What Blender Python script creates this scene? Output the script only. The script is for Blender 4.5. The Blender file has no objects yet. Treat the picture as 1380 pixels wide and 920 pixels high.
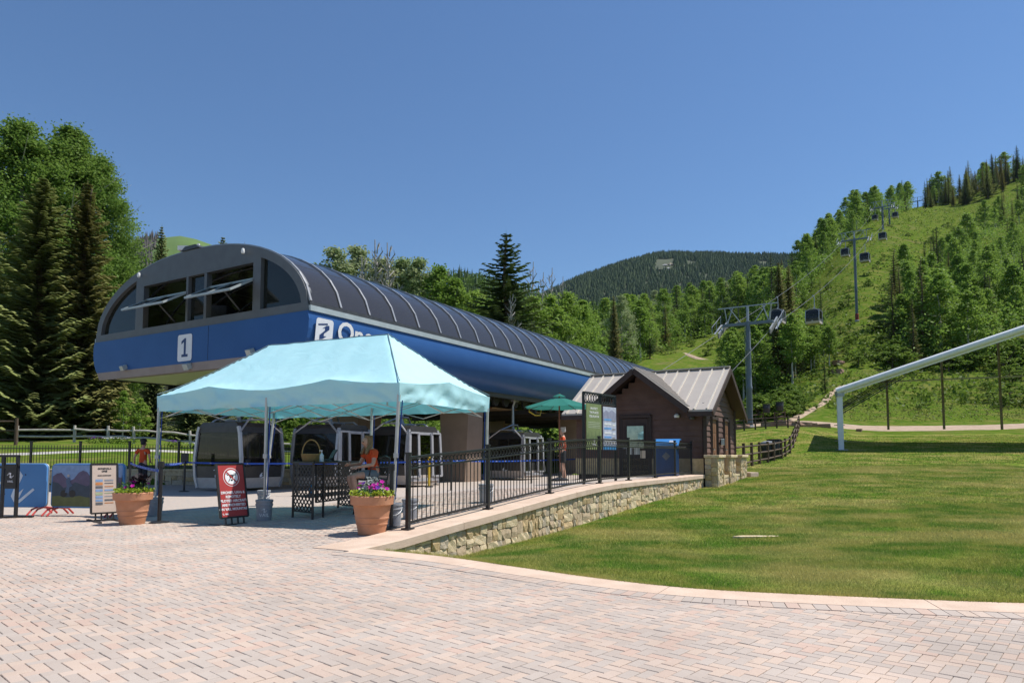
import bpy, bmesh, math, random
import numpy as np
from mathutils import Vector, Matrix, noise as mnoise
random.seed(7); rng = np.random.default_rng(7)
D = bpy.data; SC = bpy.context.scene; COL = SC.collection
R = math.radians
# ------------------------------------------------------------------ camera, sky, sun, exposure
FPX, CXP, HOR, CAMH, PITCH = 920.0, 690.0, 612.0, 1.25, R(3.8)
CYP = HOR - FPX*math.tan(PITCH)
cam = D.cameras.new('camera'); camo = D.objects.new('camera', cam); COL.objects.link(camo)
cam.sensor_width = 36; cam.lens = 36*FPX/1380; cam.shift_y = (CYP-460)/1380
cam.clip_start = .05; cam.clip_end = 12000
camo.location = (0, 0, CAMH); camo.rotation_euler = (R(90)+PITCH, 0, 0)
SC.camera = camo
SUN = Vector((1, .16, 1.85)).normalized()
W = D.worlds.new('World'); SC.world = W; W.use_nodes = True
wn = W.node_tree.nodes; wl = W.node_tree.links
sky = wn.new('ShaderNodeTexSky'); sky.sky_type = 'NISHITA'; sky.sun_disc = False
sky.sun_elevation = math.asin(SUN.z); sky.sun_rotation = math.atan2(SUN.x, SUN.y)
sky.altitude = 2500; sky.air_density = 1.7; sky.dust_density = 0.; sky.ozone_density = 10.0
wl.new(sky.outputs[0], wn['Background'].inputs[0]); wn['Background'].inputs[1].default_value = .096
sl = D.lights.new('sun', 'SUN'); slo = D.objects.new('sun', sl); COL.objects.link(slo)
sl.energy = 5.0; sl.angle = R(.53); sl.color = (1, .955, .89)
slo.rotation_euler = SUN.to_track_quat('Z', 'Y').to_euler(); slo.location = (60, 10, 110)
SC.view_settings.view_transform = 'Standard'; SC.view_settings.look = 'None'
SC.view_settings.exposure = 0.26; SC.view_settings.gamma = 1.0
# ------------------------------------------------------------------ helpers
def ray(px, py):
    u = (px-CXP)/FPX; v = (CYP-py)/FPX
    return Vector((u, math.cos(PITCH)-v*math.sin(PITCH), math.sin(PITCH)+v*math.cos(PITCH)))
def at(px, py, Y):
    d = ray(px, py); return Vector((0, 0, CAMH)) + d*(Y/d.y)
def gr(px, py, z=0.0):
    d = ray(px, py); return Vector((0, 0, CAMH)) + d*((z-CAMH)/d.z)
def ss(t):
    t = max(0., min(1., t)); return t*t*(3-2*t)
MATS = {}
def M(name, c1, c2=None, scale=6., rough=.7, metal=0., bump=0., bscale=None, spec=.5, detail=4., lo=.35, hi=.65, coat=0.):
    if name in MATS: return MATS[name]
    m = D.materials.new(name); m.use_nodes = True; n = m.node_tree.nodes; l = m.node_tree.links
    p = n['Principled BSDF']; p.inputs['Roughness'].default_value = rough; p.inputs['Metallic'].default_value = metal
    p.inputs['Specular IOR Level'].default_value = spec; p.inputs['Coat Weight'].default_value = coat
    c1 = tuple(c1)+(1,)
    if c2 is None: c2 = tuple(x*.82 for x in c1[:3])
    tc = n.new('ShaderNodeTexCoord')
    nz = n.new('ShaderNodeTexNoise'); nz.inputs['Scale'].default_value = scale; nz.inputs['Detail'].default_value = detail
    l.new(tc.outputs['Object'], nz.inputs['Vector'])
    mr = n.new('ShaderNodeMapRange'); mr.inputs[1].default_value = lo; mr.inputs[2].default_value = hi
    l.new(nz.outputs[0], mr.inputs[0])
    mx = n.new('ShaderNodeMix'); mx.data_type = 'RGBA'
    mx.inputs[6].default_value = c1; mx.inputs[7].default_value = tuple(c2)+(1,)
    l.new(mr.outputs[0], mx.inputs[0]); l.new(mx.outputs[2], p.inputs['Base Color'])
    if bump:
        nb = n.new('ShaderNodeTexNoise'); nb.inputs['Scale'].default_value = bscale or scale*6; nb.inputs['Detail'].default_value = 5
        l.new(tc.outputs['Object'], nb.inputs['Vector'])
        b = n.new('ShaderNodeBump'); b.inputs['Strength'].default_value = bump; b.inputs['Distance'].default_value = .02
        l.new(nb.outputs[0], b.inputs['Height']); l.new(b.outputs[0], p.inputs['Normal'])
    MATS[name] = m; return m
def leafmat(name, c1, c2, trans=.35, rough=.55, tcol=None):
    m = D.materials.new(name); m.use_nodes = True; n = m.node_tree.nodes; l = m.node_tree.links
    p = n['Principled BSDF']; p.inputs['Roughness'].default_value = rough; p.inputs['Specular IOR Level'].default_value = .12
    a = n.new('ShaderNodeAttribute'); a.attribute_name = 'Col'
    oi = n.new('ShaderNodeObjectInfo')
    ad = n.new('ShaderNodeMath'); ad.operation = 'MULTIPLY_ADD'; ad.inputs[1].default_value = .45; 
    l.new(oi.outputs['Random'], ad.inputs[0])
    m2 = n.new('ShaderNodeMath'); m2.operation = 'MULTIPLY'; m2.inputs[1].default_value = .6; l.new(a.outputs['Fac'], m2.inputs[0])
    l.new(m2.outputs[0], ad.inputs[2])
    mx = n.new('ShaderNodeMix'); mx.data_type = 'RGBA'; mx.inputs[6].default_value = tuple(c1)+(1,); mx.inputs[7].default_value = tuple(c2)+(1,)
    l.new(ad.outputs[0], mx.inputs[0]); l.new(mx.outputs[2], p.inputs['Base Color'])
    t = n.new('ShaderNodeBsdfTranslucent')
    if tcol: t.inputs[0].default_value = tuple(tcol)+(1,)
    else: l.new(mx.outputs[2], t.inputs[0])
    ms = n.new('ShaderNodeMixShader'); ms.inputs[0].default_value = trans
    l.new(p.outputs[0], ms.inputs[1]); l.new(t.outputs[0], ms.inputs[2]); l.new(ms.outputs[0], n['Material Output'].inputs[0])
    MATS[name] = m; return m
def glassmat(name, tint, rough=.05, alpha=.35):
    m = D.materials.new(name); m.use_nodes = True; n = m.node_tree.nodes; l = m.node_tree.links
    p = n['Principled BSDF']; p.inputs['Base Color'].default_value = tuple(tint)+(1,); p.inputs['Roughness'].default_value = rough
    p.inputs['Specular IOR Level'].default_value = .6
    t = n.new('ShaderNodeBsdfTransparent'); t.inputs[0].default_value = (.55, .55, .5, 1)
    ms = n.new('ShaderNodeMixShader'); ms.inputs[0].default_value = alpha
    l.new(p.outputs[0], ms.inputs[1]); l.new(t.outputs[0], ms.inputs[2]); l.new(ms.outputs[0], n['Material Output'].inputs[0])
    return m
ROOT = {}
def thing(name, label, cat, loc=(0, 0, 0), rz=0., group=None):
    o = D.objects.new(name, None); COL.objects.link(o); o.empty_display_size = .2
    o.location = loc; o.rotation_euler = (0, 0, rz); o['label'] = label; o['category'] = cat
    if group: o['group'] = group
    ROOT[o] = Matrix.Translation(Vector(loc)) @ Matrix.Rotation(rz, 4, 'Z')
    return o
def tag(o, label, cat, group=None):
    o['label'] = label; o['category'] = cat
    if group: o['group'] = group
    return o
def rootm(p):
    while p is not None and p not in ROOT: p = p.parent
    return ROOT.get(p, Matrix.Identity(4)) if p is not None else Matrix.Identity(4)
def link(name, me, parent=None, mw=None, world=True):
    o = D.objects.new(name, me); COL.objects.link(o)
    if parent is not None: o.parent = parent
    if mw is not None:
        if world and parent is not None: mw = rootm(parent).inverted() @ mw
        o.matrix_basis = mw
    return o
class MB:
    def __init__(s): s.v = []; s.f = []; s.mi = []; s.cm = 0
    def add(s, vs, fs):
        n = len(s.v); s.v += [tuple(x) for x in vs]
        for f in fs: s.f.append(tuple(i+n for i in f)); s.mi.append(s.cm)
        return s
    def box(s, c, sz, rot=None):
        c = Vector(c); h = Vector(sz)/2
        vs = [Vector((x*h.x, y*h.y, z*h.z)) for x in (-1, 1) for y in (-1, 1) for z in (-1, 1)]
        if rot is not None:
            rot = rot.to_3x3(); vs = [rot @ v for v in vs]
        return s.add([c+v for v in vs], [(0, 1, 3, 2), (4, 6, 7, 5), (0, 4, 5, 1), (2, 3, 7, 6), (0, 2, 6, 4), (1, 5, 7, 3)])
    def bar(s, a, b, w, h=None, up=(0, 0, 1)):
        a = Vector(a); b = Vector(b); h = h or w; d = (b-a); L = d.length
        if L < 1e-6: return s
        d /= L; u = Vector(up)
        if abs(d.dot(u)) > .98: u = Vector((0, 1, 0))
        x = d.cross(u).normalized(); z = x.cross(d)
        vs = []
        for p in (a, b):
            for i, j in ((-1, -1), (1, -1), (1, 1), (-1, 1)): vs.append(p + x*(i*w/2) + z*(j*h/2))
        return s.add(vs, [(0, 3, 2, 1), (4, 5, 6, 7), (0, 1, 5, 4), (1, 2, 6, 5), (2, 3, 7, 6), (3, 0, 4, 7)])
    def tube(s, pts, r, n=8, cap=True):
        pts = [Vector(p) for p in pts]; rs = r if isinstance(r, (list, tuple)) else [r]*len(pts)
        vs = []; fs = []; px = None
        for i, p in enumerate(pts):
            d = (pts[min(i+1, len(pts)-1)] - pts[max(i-1, 0)])
            if d.length < 1e-9: d = Vector((0, 0, 1))
            d.normalize()
            if px is None:
                u = Vector((0, 0, 1)) if abs(d.z) < .9 else Vector((1, 0, 0)); px = d.cross(u).normalized()
            else:
                px = (px - d*px.dot(d))
                px = px.normalized() if px.length > 1e-6 else d.orthogonal().normalized()
            py = d.cross(px)
            for k in range(n):
                a = 2*math.pi*k/n; vs.append(p + (px*math.cos(a)+py*math.sin(a))*rs[i])
        for i in range(len(pts)-1):
            for k in range(n):
                fs.append((i*n+k, i*n+(k+1) % n, (i+1)*n+(k+1) % n, (i+1)*n+k))
        if cap:
            fs.append(tuple(range(n-1, -1, -1))); fs.append(tuple((len(pts)-1)*n+k for k in range(n)))
        return s.add(vs, fs)
    def lathe(s, prof, n=20, c=(0, 0, 0), cap=True):
        c = Vector(c); vs = []; fs = []
        for (r, z) in prof:
            for k in range(n):
                a = 2*math.pi*k/n; vs.append(c+Vector((r*math.cos(a), r*math.sin(a), z)))
        for i in range(len(prof)-1):
            for k in range(n): fs.append((i*n+k, i*n+(k+1) % n, (i+1)*n+(k+1) % n, (i+1)*n+k))
        if cap:
            if prof[0][0] > 1e-4: fs.append(tuple(range(n-1, -1, -1)))
            if prof[-1][0] > 1e-4: fs.append(tuple((len(prof)-1)*n+k for k in range(n)))
        return s.add(vs, fs)
    def prism(s, poly, ext):
        """poly: list of 3D points (planar), ext: Vector offset"""
        poly = [Vector(p) for p in poly]; e = Vector(ext); n = len(poly)
        vs = poly + [p+e for p in poly]
        fs = [tuple(range(n-1, -1, -1)), tuple(range(n, 2*n))] + [(i, (i+1) % n, n+(i+1) % n, n+i) for i in range(n)]
        return s.add(vs, fs)
    def sheet(s, rows):
        n = len(rows[0]); vs = [p for r in rows for p in r]; fs = []
        for i in range(len(rows)-1):
            for k in range(n-1): fs.append((i*n+k, i*n+k+1, (i+1)*n+k+1, (i+1)*n+k))
        return s.add(vs, fs)
    def mesh(s, name, mat, smooth=False, inv=None):
        me = D.meshes.new(name); vs = s.v
        if inv is not None: vs = [tuple(inv @ Vector(v)) for v in vs]
        me.from_pydata(vs, [], s.f); 
        mats = mat if isinstance(mat, (list, tuple)) else [mat]
        for m in mats: me.materials.append(m)
        if len(mats) > 1: me.polygons.foreach_set('material_index', s.mi)
        bm = bmesh.new(); bm.from_mesh(me); bmesh.ops.recalc_face_normals(bm, faces=bm.faces); bm.to_mesh(me); bm.free()
        if smooth:
            me.polygons.foreach_set('use_smooth', [True]*len(me.polygons))
            try: me.set_sharp_from_angle(angle=R(38))
            except Exception: pass
        me.update(); return me
    def build(s, name, mat, parent=None, smooth=False, world=True, bevel=0.):
        inv = rootm(parent).inverted() if (parent is not None and world) else None
        o = link(name, s.mesh(name, mat, smooth, inv), parent)
        if bevel:
            b = o.modifiers.new('bevel', 'BEVEL'); b.width = bevel; b.segments = 2; b.limit_method = 'ANGLE'
        return o
def copy_tree(o, parent=None):
    c = o.copy(); COL.objects.link(c); c.parent = parent
    if o in ROOT: ROOT[c] = ROOT[o].copy()
    for ch in list(o.children): copy_tree(ch, c)
    return c
def place(o, loc, rz=0., sc=None):
    o.location = loc; o.rotation_euler = (0, 0, rz)
    if sc: o.scale = (sc, sc, sc) if not isinstance(sc, (tuple, list)) else sc
    return o
def tri_mesh(name, V, col, mat, smooth=False):
    """V: (N,k,3) polygons of k corners, col: (N,) values stored in the 'Col' attribute"""
    N, k, _ = V.shape; me = D.meshes.new(name)
    me.vertices.add(N*k); me.vertices.foreach_set('co', V.reshape(-1).astype(np.float32))
    me.loops.add(N*k); me.loops.foreach_set('vertex_index', np.arange(N*k, dtype=np.int32))
    me.polygons.add(N); me.polygons.foreach_set('loop_start', np.arange(0, N*k, k, dtype=np.int32))
    try: me.polygons.foreach_set('loop_total', np.full(N, k, dtype=np.int32))
    except Exception: pass
    a = me.attributes.new('Col', 'FLOAT', 'FACE'); a.data.foreach_set('value', col.astype(np.float32))
    me.materials.append(mat); me.update(calc_edges=True); me.validate(); return me
def text_mesh(txt, size, mat, name='lettering', align='CENTER', depth=.002, bold=0.):
    cu = D.curves.new('txt', 'FONT'); cu.body = txt; cu.size = size; cu.align_x = align; cu.align_y = 'CENTER'
    cu.extrude = depth; cu.resolution_u = 3; cu.offset = bold
    o = D.objects.new('txt', cu); COL.objects.link(o)
    dg = bpy.context.evaluated_depsgraph_get(); me = D.meshes.new_from_object(o.evaluated_get(dg))
    D.objects.remove(o); D.curves.remove(cu); me.materials.clear(); me.materials.append(mat); me.name = name
    return me
def frame(o, x, z):
    """matrix whose X and Y axes are x and z, placed at o (text/posters lie in their XY plane, facing X cross Y)"""
    x = Vector(x).normalized(); z = Vector(z); z = (z-x*z.dot(x)).normalized(); n = x.cross(z)
    m = Matrix.Identity(4)
    for i in range(3): m[i][0] = x[i]; m[i][1] = z[i]; m[i][2] = n[i]; m[i][3] = Vector(o)[i]
    return m
def flat(name, poly, mat, parent, fm, off=.002, th=.0015):
    b = MB(); b.prism([fm @ Vector((p[0], p[1], off)) for p in poly], (fm.to_3x3() @ Vector((0, 0, th))))
    return b.build(name, mat, parent)
def rrect(w, h, r, n=4, cx=0, cy=0):
    pts = []
    for (sx, sy, a0) in ((1, -1, -90), (1, 1, 0), (-1, 1, 90), (-1, -1, 180)):
        for k in range(n+1):
            a = R(a0+90*k/n); pts.append((cx+sx*(w/2-r)+r*math.cos(a), cy+sy*(h/2-r)+r*math.sin(a)))
    return pts
LOGO = [ [(-.13, .33), (.0, .46), (.13, .33), (.02, -.06), (.10, -.16), (.22, -.03), (.13, -.30), (.0, -.46), (-.13, -.30), (-.04, .10), (-.12, .18), (-.22, .04)],
         [(-.5, -.02), (-.09, .42), (-.16, .46), (-.56, .02)], [(.5, .02), (.09, -.42), (.16, -.46), (.56, -.02)] ]
def logo(parent, fm, size, mat, name='emblem'):
    b = MB()
    for poly in LOGO:
        b.prism([fm @ Vector((p[0]*size, p[1]*size, .003)) for p in poly], fm.to_3x3() @ Vector((0, 0, .002)))
    return b.build(name, mat, parent)
# ------------------------------------------------------------------ shared materials
BLACK = M('black_powder_coat', (.012, .012, .013), (.02, .02, .021), rough=.42, scale=20)
DGREY = M('dark_grey_metal', (.05, .052, .055), (.07, .07, .072), rough=.45, metal=.3)
STEEL = M('galvanised_steel', (.42, .43, .44), (.33, .34, .35), rough=.45, metal=.6, scale=9)
WHITEP = M('white_paint', (.78, .78, .77), (.7, .7, .69), rough=.5, scale=8)
STONE = [M('sandstone_%d' % i, c, c2, scale=7, rough=.9, bump=.8, bscale=16) for i, (c, c2) in enumerate((
    ((.62, .455, .25), (.47, .33, .165)), ((.68, .55, .35), (.54, .42, .245)), ((.56, .43, .28), (.43, .32, .2)), ((.70, .58, .39), (.57, .43, .24)), ((.54, .46, .35), (.43, .345, .24))))]
CONC = M('buff_concrete', (.62, .47, .36), (.53, .39, .29), scale=3, rough=.9, bump=.35, bscale=60)
MORTAR = M('mortar', (.20, .165, .12), (.15, .12, .085), rough=.95, bump=.4)
TERRA = M('terracotta', (.53, .25, .14), (.45, .20, .10), scale=5, rough=.75, bump=.15)
BELT = M('blue_belt', (.01, .08, .45), (.01, .06, .36), rough=.6)
# ------------------------------------------------------------------ ground shape
WA = Vector((-1.61, 10.65)); WD = Vector((.5, .866)); WN = Vector((.866, -.5))
def wl_(s, n): return WA + WD*s + WN*n
def sn(x, y): return ((x+1.61)*.5+(y-10.65)*.866, (x+1.61)*.866-(y-10.65)*.5)
def ssn(t): t = np.clip(t, 0, 1); return t*t*(3-2*t)
def zpv(x, y):
    s, n = sn(x, y); return .47*ssn((s+2.2)/10.5)*ssn((n+7.5)/6)
def zp(x, y): return float(zpv(np.array([x]), np.array([y]))[0])
CURB = [(-1.95, 9.15), (-.83, 8.46), (.08, 7.67), (.84, 7.02), (1.5, 6.57), (2.13, 6.32), (3.34, 6.02), (4.36, 5.81), (6, 5.62), (8, 5.6), (11, 5.9), (15, 6.8), (20, 9)]
def resample(P, step):
    P = [Vector(p) for p in P]; Q = []
    for i in range(len(P)-1):
        p0 = P[max(i-1, 0)]; p1 = P[i]; p2 = P[i+1]; p3 = P[min(i+2, len(P)-1)]
        k = max(1, int((p2-p1).length/step))
        for j in range(k):
            t = j/k
            Q.append(.5*((2*p1)+(p2-p0)*t+(2*p0-5*p1+4*p2-p3)*t*t+(3*p1-p0-3*p2+p3)*t**3))
    Q.append(P[-1]); return Q
CUR = resample(CURB, .2)
def offs(P, d):
    Q = []
    for i, p in enumerate(P):
        t = (P[min(i+1, len(P)-1)]-P[max(i-1, 0)]).normalized(); Q.append(p+Vector((t.y, -t.x))*d)
    return Q
CURI = offs(CUR, .40); CURM = offs(CUR, .2)
def poly_of(cur, n):
    return [(-30, -8), (-30, 28.6), (-13, 28.6), (9, 64), (14, 61), (3, 34), (6.1, 26.6)] + [tuple(wl_(s, n)) for s in (16.6, 10, 5, 0, -1.0)] + [tuple(p) for p in cur] + [(20, -8)]
PLO = poly_of(CUR, .45); PLM = poly_of(CURM, .15)
def inside(P, x, y):
    r = np.zeros(x.shape, bool); n = len(P)
    for i in range(n):
        x0, y0 = P[i][0], P[i][1]; x1, y1 = P[(i+1) % n][0], P[(i+1) % n][1]
        if y0 == y1: continue
        c = ((y0 > y) != (y1 > y)) & (x < (x1-x0)*(y-y0)/(y1-y0)+x0)
        r ^= c
    return r
TC = []
def tc(px, lst):
    for d, py in lst: TC.append(tuple(at(px, py, d)))
tc(1300, [(75, 576), (88, 553), (101, 527), (118, 497), (140, 462), (180, 415), (240, 355), (320, 308), (430, 276), (500, 262)])
tc(1380, [(75, 574), (88, 550), (101, 521), (118, 490), (140, 456), (180, 410), (240, 350), (330, 290), (430, 250), (500, 236)])
tc(1157, [(75, 577), (88, 554), (103, 520), (130, 468), (160, 431), (200, 385), (250, 340), (290, 312), (350, 295), (450, 284)])
tc(1215, [(75, 577), (100, 527), (130, 470), (200, 390), (290, 312), (360, 294), (450, 281)])
tc(1060, [(78, 572), (90, 550), (120, 512), (160, 480), (200, 440), (260, 398), (330, 378), (450, 362)])
tc(1000, [(78, 575), (95, 562), (130, 532), (170, 494), (230, 452), (300, 424), (400, 400)])
tc(900, [(45, 617), (75, 592), (110, 555), (150, 508), (200, 478), (300, 445), (400, 428)])
tc(750, [(48, 621), (70, 602), (100, 565), (150, 518), (250, 478), (400, 445)])
tc(600, [(45, 621), (70, 603), (100, 572), (150, 535), (300, 478), (500, 428)])
tc(400, [(40, 628), (70, 602), (110, 565), (300, 490), (600, 430)])
tc(200, [(29.5, 632), (50, 598), (75, 580), (120, 556), (300, 500)])
tc(0, [(29.5, 632), (50, 596), (75, 578), (120, 552), (300, 490)])
tc(-500, [(29, 632), (60, 600), (150, 545), (400, 480)])
tc(1900, [(50, 600), (75, 572), (120, 490), (250, 370), (450, 265)])
tc(2600, [(50, 598), (75, 568), (120, 490), (250, 400)])
tc(1136, [(50, 606.5), (61, 592)]); tc(1350, [(50, 601), (61, 590)]); tc(1240, [(50, 604), (63, 589)]); tc(1180, [(36, 624)]); tc(1320, [(36, 622)])
tc(1002, [(34.5, 630)]); tc(1043, [(42, 621)]); tc(1065, [(48.5, 611)]); tc(1077, [(67, 576)]); tc(1020, [(60, 588)])
for p in ((600, 10.0, -.32), (640, 11.6, -.40), (700, 14, -.42), (770, 16.5, -.33), (850, 18.7, -.16), (930, 23, .02), (1000, 26, .14), (560, 9.2, -.16)):
    q = at(p[0], 700, p[1]); TC.append((q.x, q.y, p[2]))
for p in ((0, 7.75, -.04), (1.5, 6.65, -.03), (3.3, 6.1, -.02), (6, 5.7, -.02), (11, 6, -.02), (15, 6.9, 0), (-.8, 8.6, -.06)): TC.append(p)
for p in ((3, 10, -.22), (6, 12, -.12), (5, 18, -.10), (10, 14, -.02), (12, 22, .16), (8.5, 22, .06), (18, 18, .14), (20, 10, .06), (14, 30, .48), (26, 30, .58), (22, 24, .34)): TC.append(p)
for p in ((-30, 20, -.4), (-15, 10, -.4), (0, 3, -.4), (-8, 20, -.4), (-10, 5, -.4)): TC.append(p)
for px, z in ((-500, 95), (0, 60), (400, 130), (750, 80), (1000, 105), (1157, 165), (1300, 190), (1900, 190)):
    q = at(px, 500, 950); TC.append((q.x, q.y, z))
TC = np.array(TC); 
def uv_(x, y): return np.stack([np.arctan2(x, y)*2.6, np.log(np.hypot(x, y))], -1)
TU = uv_(TC[:, 0], TC[:, 1]); TQ = TC[:, 2]/np.hypot(TC[:, 0], TC[:, 1])
def tpk(r2): return .5*r2*np.log(r2+1e-9)
_n = len(TU); _K = tpk(((TU[:, None]-TU[None])**2).sum(-1)) + np.eye(_n)*.004
_P = np.concatenate([np.ones((_n, 1)), TU], 1)
_A = np.block([[_K, _P], [_P.T, np.zeros((3, 3))]]); _S = np.linalg.solve(_A, np.concatenate([TQ, np.zeros(3)]))
def zTv(x, y):
    x = np.asarray(x, float); y = np.asarray(y, float); sh = x.shape; x = x.ravel(); y = y.ravel(); out = np.empty(len(x))
    for i in range(0, len(x), 20000):
        u = uv_(x[i:i+20000], y[i:i+20000]); k = tpk(((u[:, None]-TU[None])**2).sum(-1))
        out[i:i+20000] = k @ _S[:_n] + _S[_n] + u @ _S[_n+1:]
    return (out*np.hypot(x, y)).reshape(sh)
def zT(x, y): return float(zTv(np.array([x]), np.array([y]))[0])
def gpt(px, d):
    """point of the terrain seen at column px at depth d"""
    x = (px-CXP)/FPX*d
    for _ in range(3):
        z = zT(x, d); x = (px-CXP)/FPX*(d*math.cos(PITCH)+(z-CAMH)*math.sin(PITCH))
    return Vector((x, d, zT(x, d)))
# ------------------------------------------------------------------ grass material (colour by place)
def grassmat(name, dark, mid, dry, blade=False, drybias=0.):
    m = D.materials.new(name); m.use_nodes = True; n = m.node_tree.nodes; l = m.node_tree.links
    p = n['Principled BSDF']; p.inputs['Roughness'].default_value = .9; p.inputs['Specular IOR Level'].default_value = .15 if blade else 0.
    g = n.new('ShaderNodeNewGeometry')
    def nz(s, d=4, sc=(1, 1, 1)):
        mp = n.new('ShaderNodeMapping'); mp.inputs['Scale'].default_value = sc; l.new(g.outputs['Position'], mp.inputs[0])
        t = n.new('ShaderNodeTexNoise'); t.inputs['Scale'].default_value = s; t.inputs['Detail'].default_value = d; l.new(mp.outputs[0], t.inputs[0]); return t
    def mr(o, a, b, c=0, d=1):
        r = n.new('ShaderNodeMapRange'); r.inputs[1].default_value = a; r.inputs[2].default_value = b; r.inputs[3].default_value = c; r.inputs[4].default_value = d
        l.new(o, r.inputs[0]); return r.outputs[0]
    def mix(f, a, b):
        x = n.new('ShaderNodeMix'); x.data_type = 'RGBA'; l.new(f, x.inputs[0])
        for i, c in ((6, a), (7, b)):
            if isinstance(c, tuple): x.inputs[i].default_value = c+(1,)
            else: l.new(c, x.inputs[i])
        return x.outputs[2]
    big = nz(1.3, 8, (1, .9, 1)); fine = nz(26, 3); med = nz(.42, 7, (1, 1.0, 1))
    c = mix(mr(big.outputs[0], .44, .56), dark, mid)
    c = mix(mr(med.outputs[0], .50-drybias, .66-drybias, 0, .85), c, dry)
    c = mix(mr(fine.outputs[0], .3, .75, 0, .55), c, tuple(x*.45 for x in dark))
    if blade:
        a = n.new('ShaderNodeAttribute'); a.attribute_name = 'Col'
        c2 = mix(mr(big.outputs[0], .42, .58), dark, mid); c2 = mix(mr(med.outputs[0], .50-drybias, .66-drybias, 0, .85), c2, dry)
        c = mix(mr(a.outputs['Fac'], .55, 1.0, 0, .6), c2, tuple(x*1.35 for x in dry))
    l.new(c, p.inputs['Base Color'])
    if blade:
        t = n.new('ShaderNodeBsdfTranslucent'); l.new(c, t.inputs[0]); ms = n.new('ShaderNodeMixShader'); ms.inputs[0].default_value = .3
        l.new(p.outputs[0], ms.inputs[1]); l.new(t.outputs[0], ms.inputs[2]); l.new(ms.outputs[0], n['Material Output'].inputs[0])
    else:
        b = n.new('ShaderNodeBump'); b.inputs['Strength'].default_value = .6; b.inputs['Distance'].default_value = .05; l.new(fine.outputs[0], b.inputs['Height']); l.new(b.outputs[0], p.inputs['Normal'])
    return m
G_LAWN = grassmat('lawn_grass', (.10, .185, .02), (.235, .25, .055), (.35, .305, .105), drybias=.03)
G_BLADE = grassmat('lawn_blades', (.13, .25, .03), (.305, .33, .07), (.49, .43, .155), blade=True, drybias=.03)
def hillmat():
    m = grassmat('meadow_grass', (.082, .145, .018), (.135, .18, .03), (.20, .195, .055), drybias=.01); n = m.node_tree.nodes; l = m.node_tree.links
    p = n['Principled BSDF']; g = n.new('ShaderNodeNewGeometry')
    t = n.new('ShaderNodeTexNoise'); t.inputs['Scale'].default_value = .11; t.inputs['Detail'].default_value = 6; l.new(g.outputs['Position'], t.inputs[0])
    r = n.new('ShaderNodeMapRange'); r.inputs[1].default_value = .6; r.inputs[2].default_value = .72; r.inputs[4].default_value = .45; l.new(t.outputs[0], r.inputs[0])
    x = n.new('ShaderNodeMix'); x.data_type = 'RGBA'; l.new(r.outputs[0], x.inputs[0])
    l.new(p.inputs['Base Color'].links[0].from_socket, x.inputs[6]); x.inputs[7].default_value = (.19, .15, .08, 1)
    l.new(x.outputs[2], p.inputs['Base Color']); return m
G_HILL = hillmat()
def struct(o): o['kind'] = 'structure'; return o
def grid_obj(name, X, Y, Z, mat, keep=None, smooth=True):
    r, c = X.shape; V = np.stack([X, Y, Z], -1).reshape(-1, 3)
    i = np.arange(r*c).reshape(r, c); F = np.stack([i[:-1, :-1], i[:-1, 1:], i[1:, 1:], i[1:, :-1]], -1).reshape(-1, 4)
    if keep is not None: F = F[keep.ravel()]
    me = D.meshes.new(name); me.vertices.add(len(V)); me.vertices.foreach_set('co', V.ravel().astype(np.float32))
    me.loops.add(F.size); me.loops.foreach_set('vertex_index', F.ravel().astype(np.int32))
    me.polygons.add(len(F)); me.polygons.foreach_set('loop_start', np.arange(0, F.size, 4, dtype=np.int32))
    try: me.polygons.foreach_set('loop_total', np.full(len(F), 4, dtype=np.int32))
    except Exception: pass
    me.update(calc_edges=True); me.materials.append(mat)
    bm = bmesh.new(); bm.from_mesh(me); bmesh.ops.delete(bm, geom=[v for v in bm.verts if not v.link_faces], context='VERTS')
    bmesh.ops.recalc_face_normals(bm, faces=bm.faces)
    if sum(f.normal.z for f in bm.faces) < 0: bmesh.ops.reverse_faces(bm, faces=bm.faces)
    bm.to_mesh(me); bm.free()
    me.polygons.foreach_set('use_smooth', [smooth]*len(me.polygons)); return link(name, me)
# hillside terrain to the horizon
azs = np.radians(np.concatenate([np.arange(-80, -42, 2.), np.arange(-42, 48, .3), np.arange(48, 81, 2.)])); rs = np.exp(np.linspace(math.log(4.5), math.log(950), 210))
AZ, RR = np.meshgrid(azs, rs); X = RR*np.sin(AZ); Y = RR*np.cos(AZ); Z = zTv(X, Y)
nzv = np.array([mnoise.noise(Vector((x*.12, y*.12, 3))) + .6*mnoise.noise(Vector((x*.33, y*.33, 9))) for x, y in zip(X.ravel(), Y.ravel())]).reshape(X.shape)
Z += nzv*np.clip((RR-75)/120, 0, 1)*.9
Z[inside(PLO, X, Y)] -= .7
LAWN_R = (X > 0) & (X < 53) & (Y > 4.8) & (Y < 66.5)
Z = np.where(LAWN_R & ~inside(PLO, X, Y), Z-.35, Z)
struct(grid_obj('hillside', X, Y, Z, G_HILL))
# apron below the horizon on all other sides
b = MB(); b.box((0, -1250, -1.2), (5000, 2500, .1)); struct(b.build('ground', G_HILL))
# near lawn, finer
gx = np.concatenate([np.arange(-3, 12, .13), np.arange(12, 54.6, .3)]); gy = np.concatenate([np.arange(4.8, 26, .13), np.arange(26, 68, .3)]); X, Y = np.meshgrid(gx, gy); Z = zTv(X, Y) + .02
lf = np.array([mnoise.noise(Vector((x*1.1, y*1.1, 0))) for x, y in zip(X.ravel(), Y.ravel())]).reshape(X.shape)
Z = Z + lf*.018 - .018
cx = (X[:-1, :-1]+X[1:, 1:])/2; cy = (Y[:-1, :-1]+Y[1:, 1:])/2
LAWNPOLY_IN = inside(PLM, cx, cy)
lawn = struct(grid_obj('lawn', X, Y, Z, G_LAWN, keep=~LAWNPOLY_IN))
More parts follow.
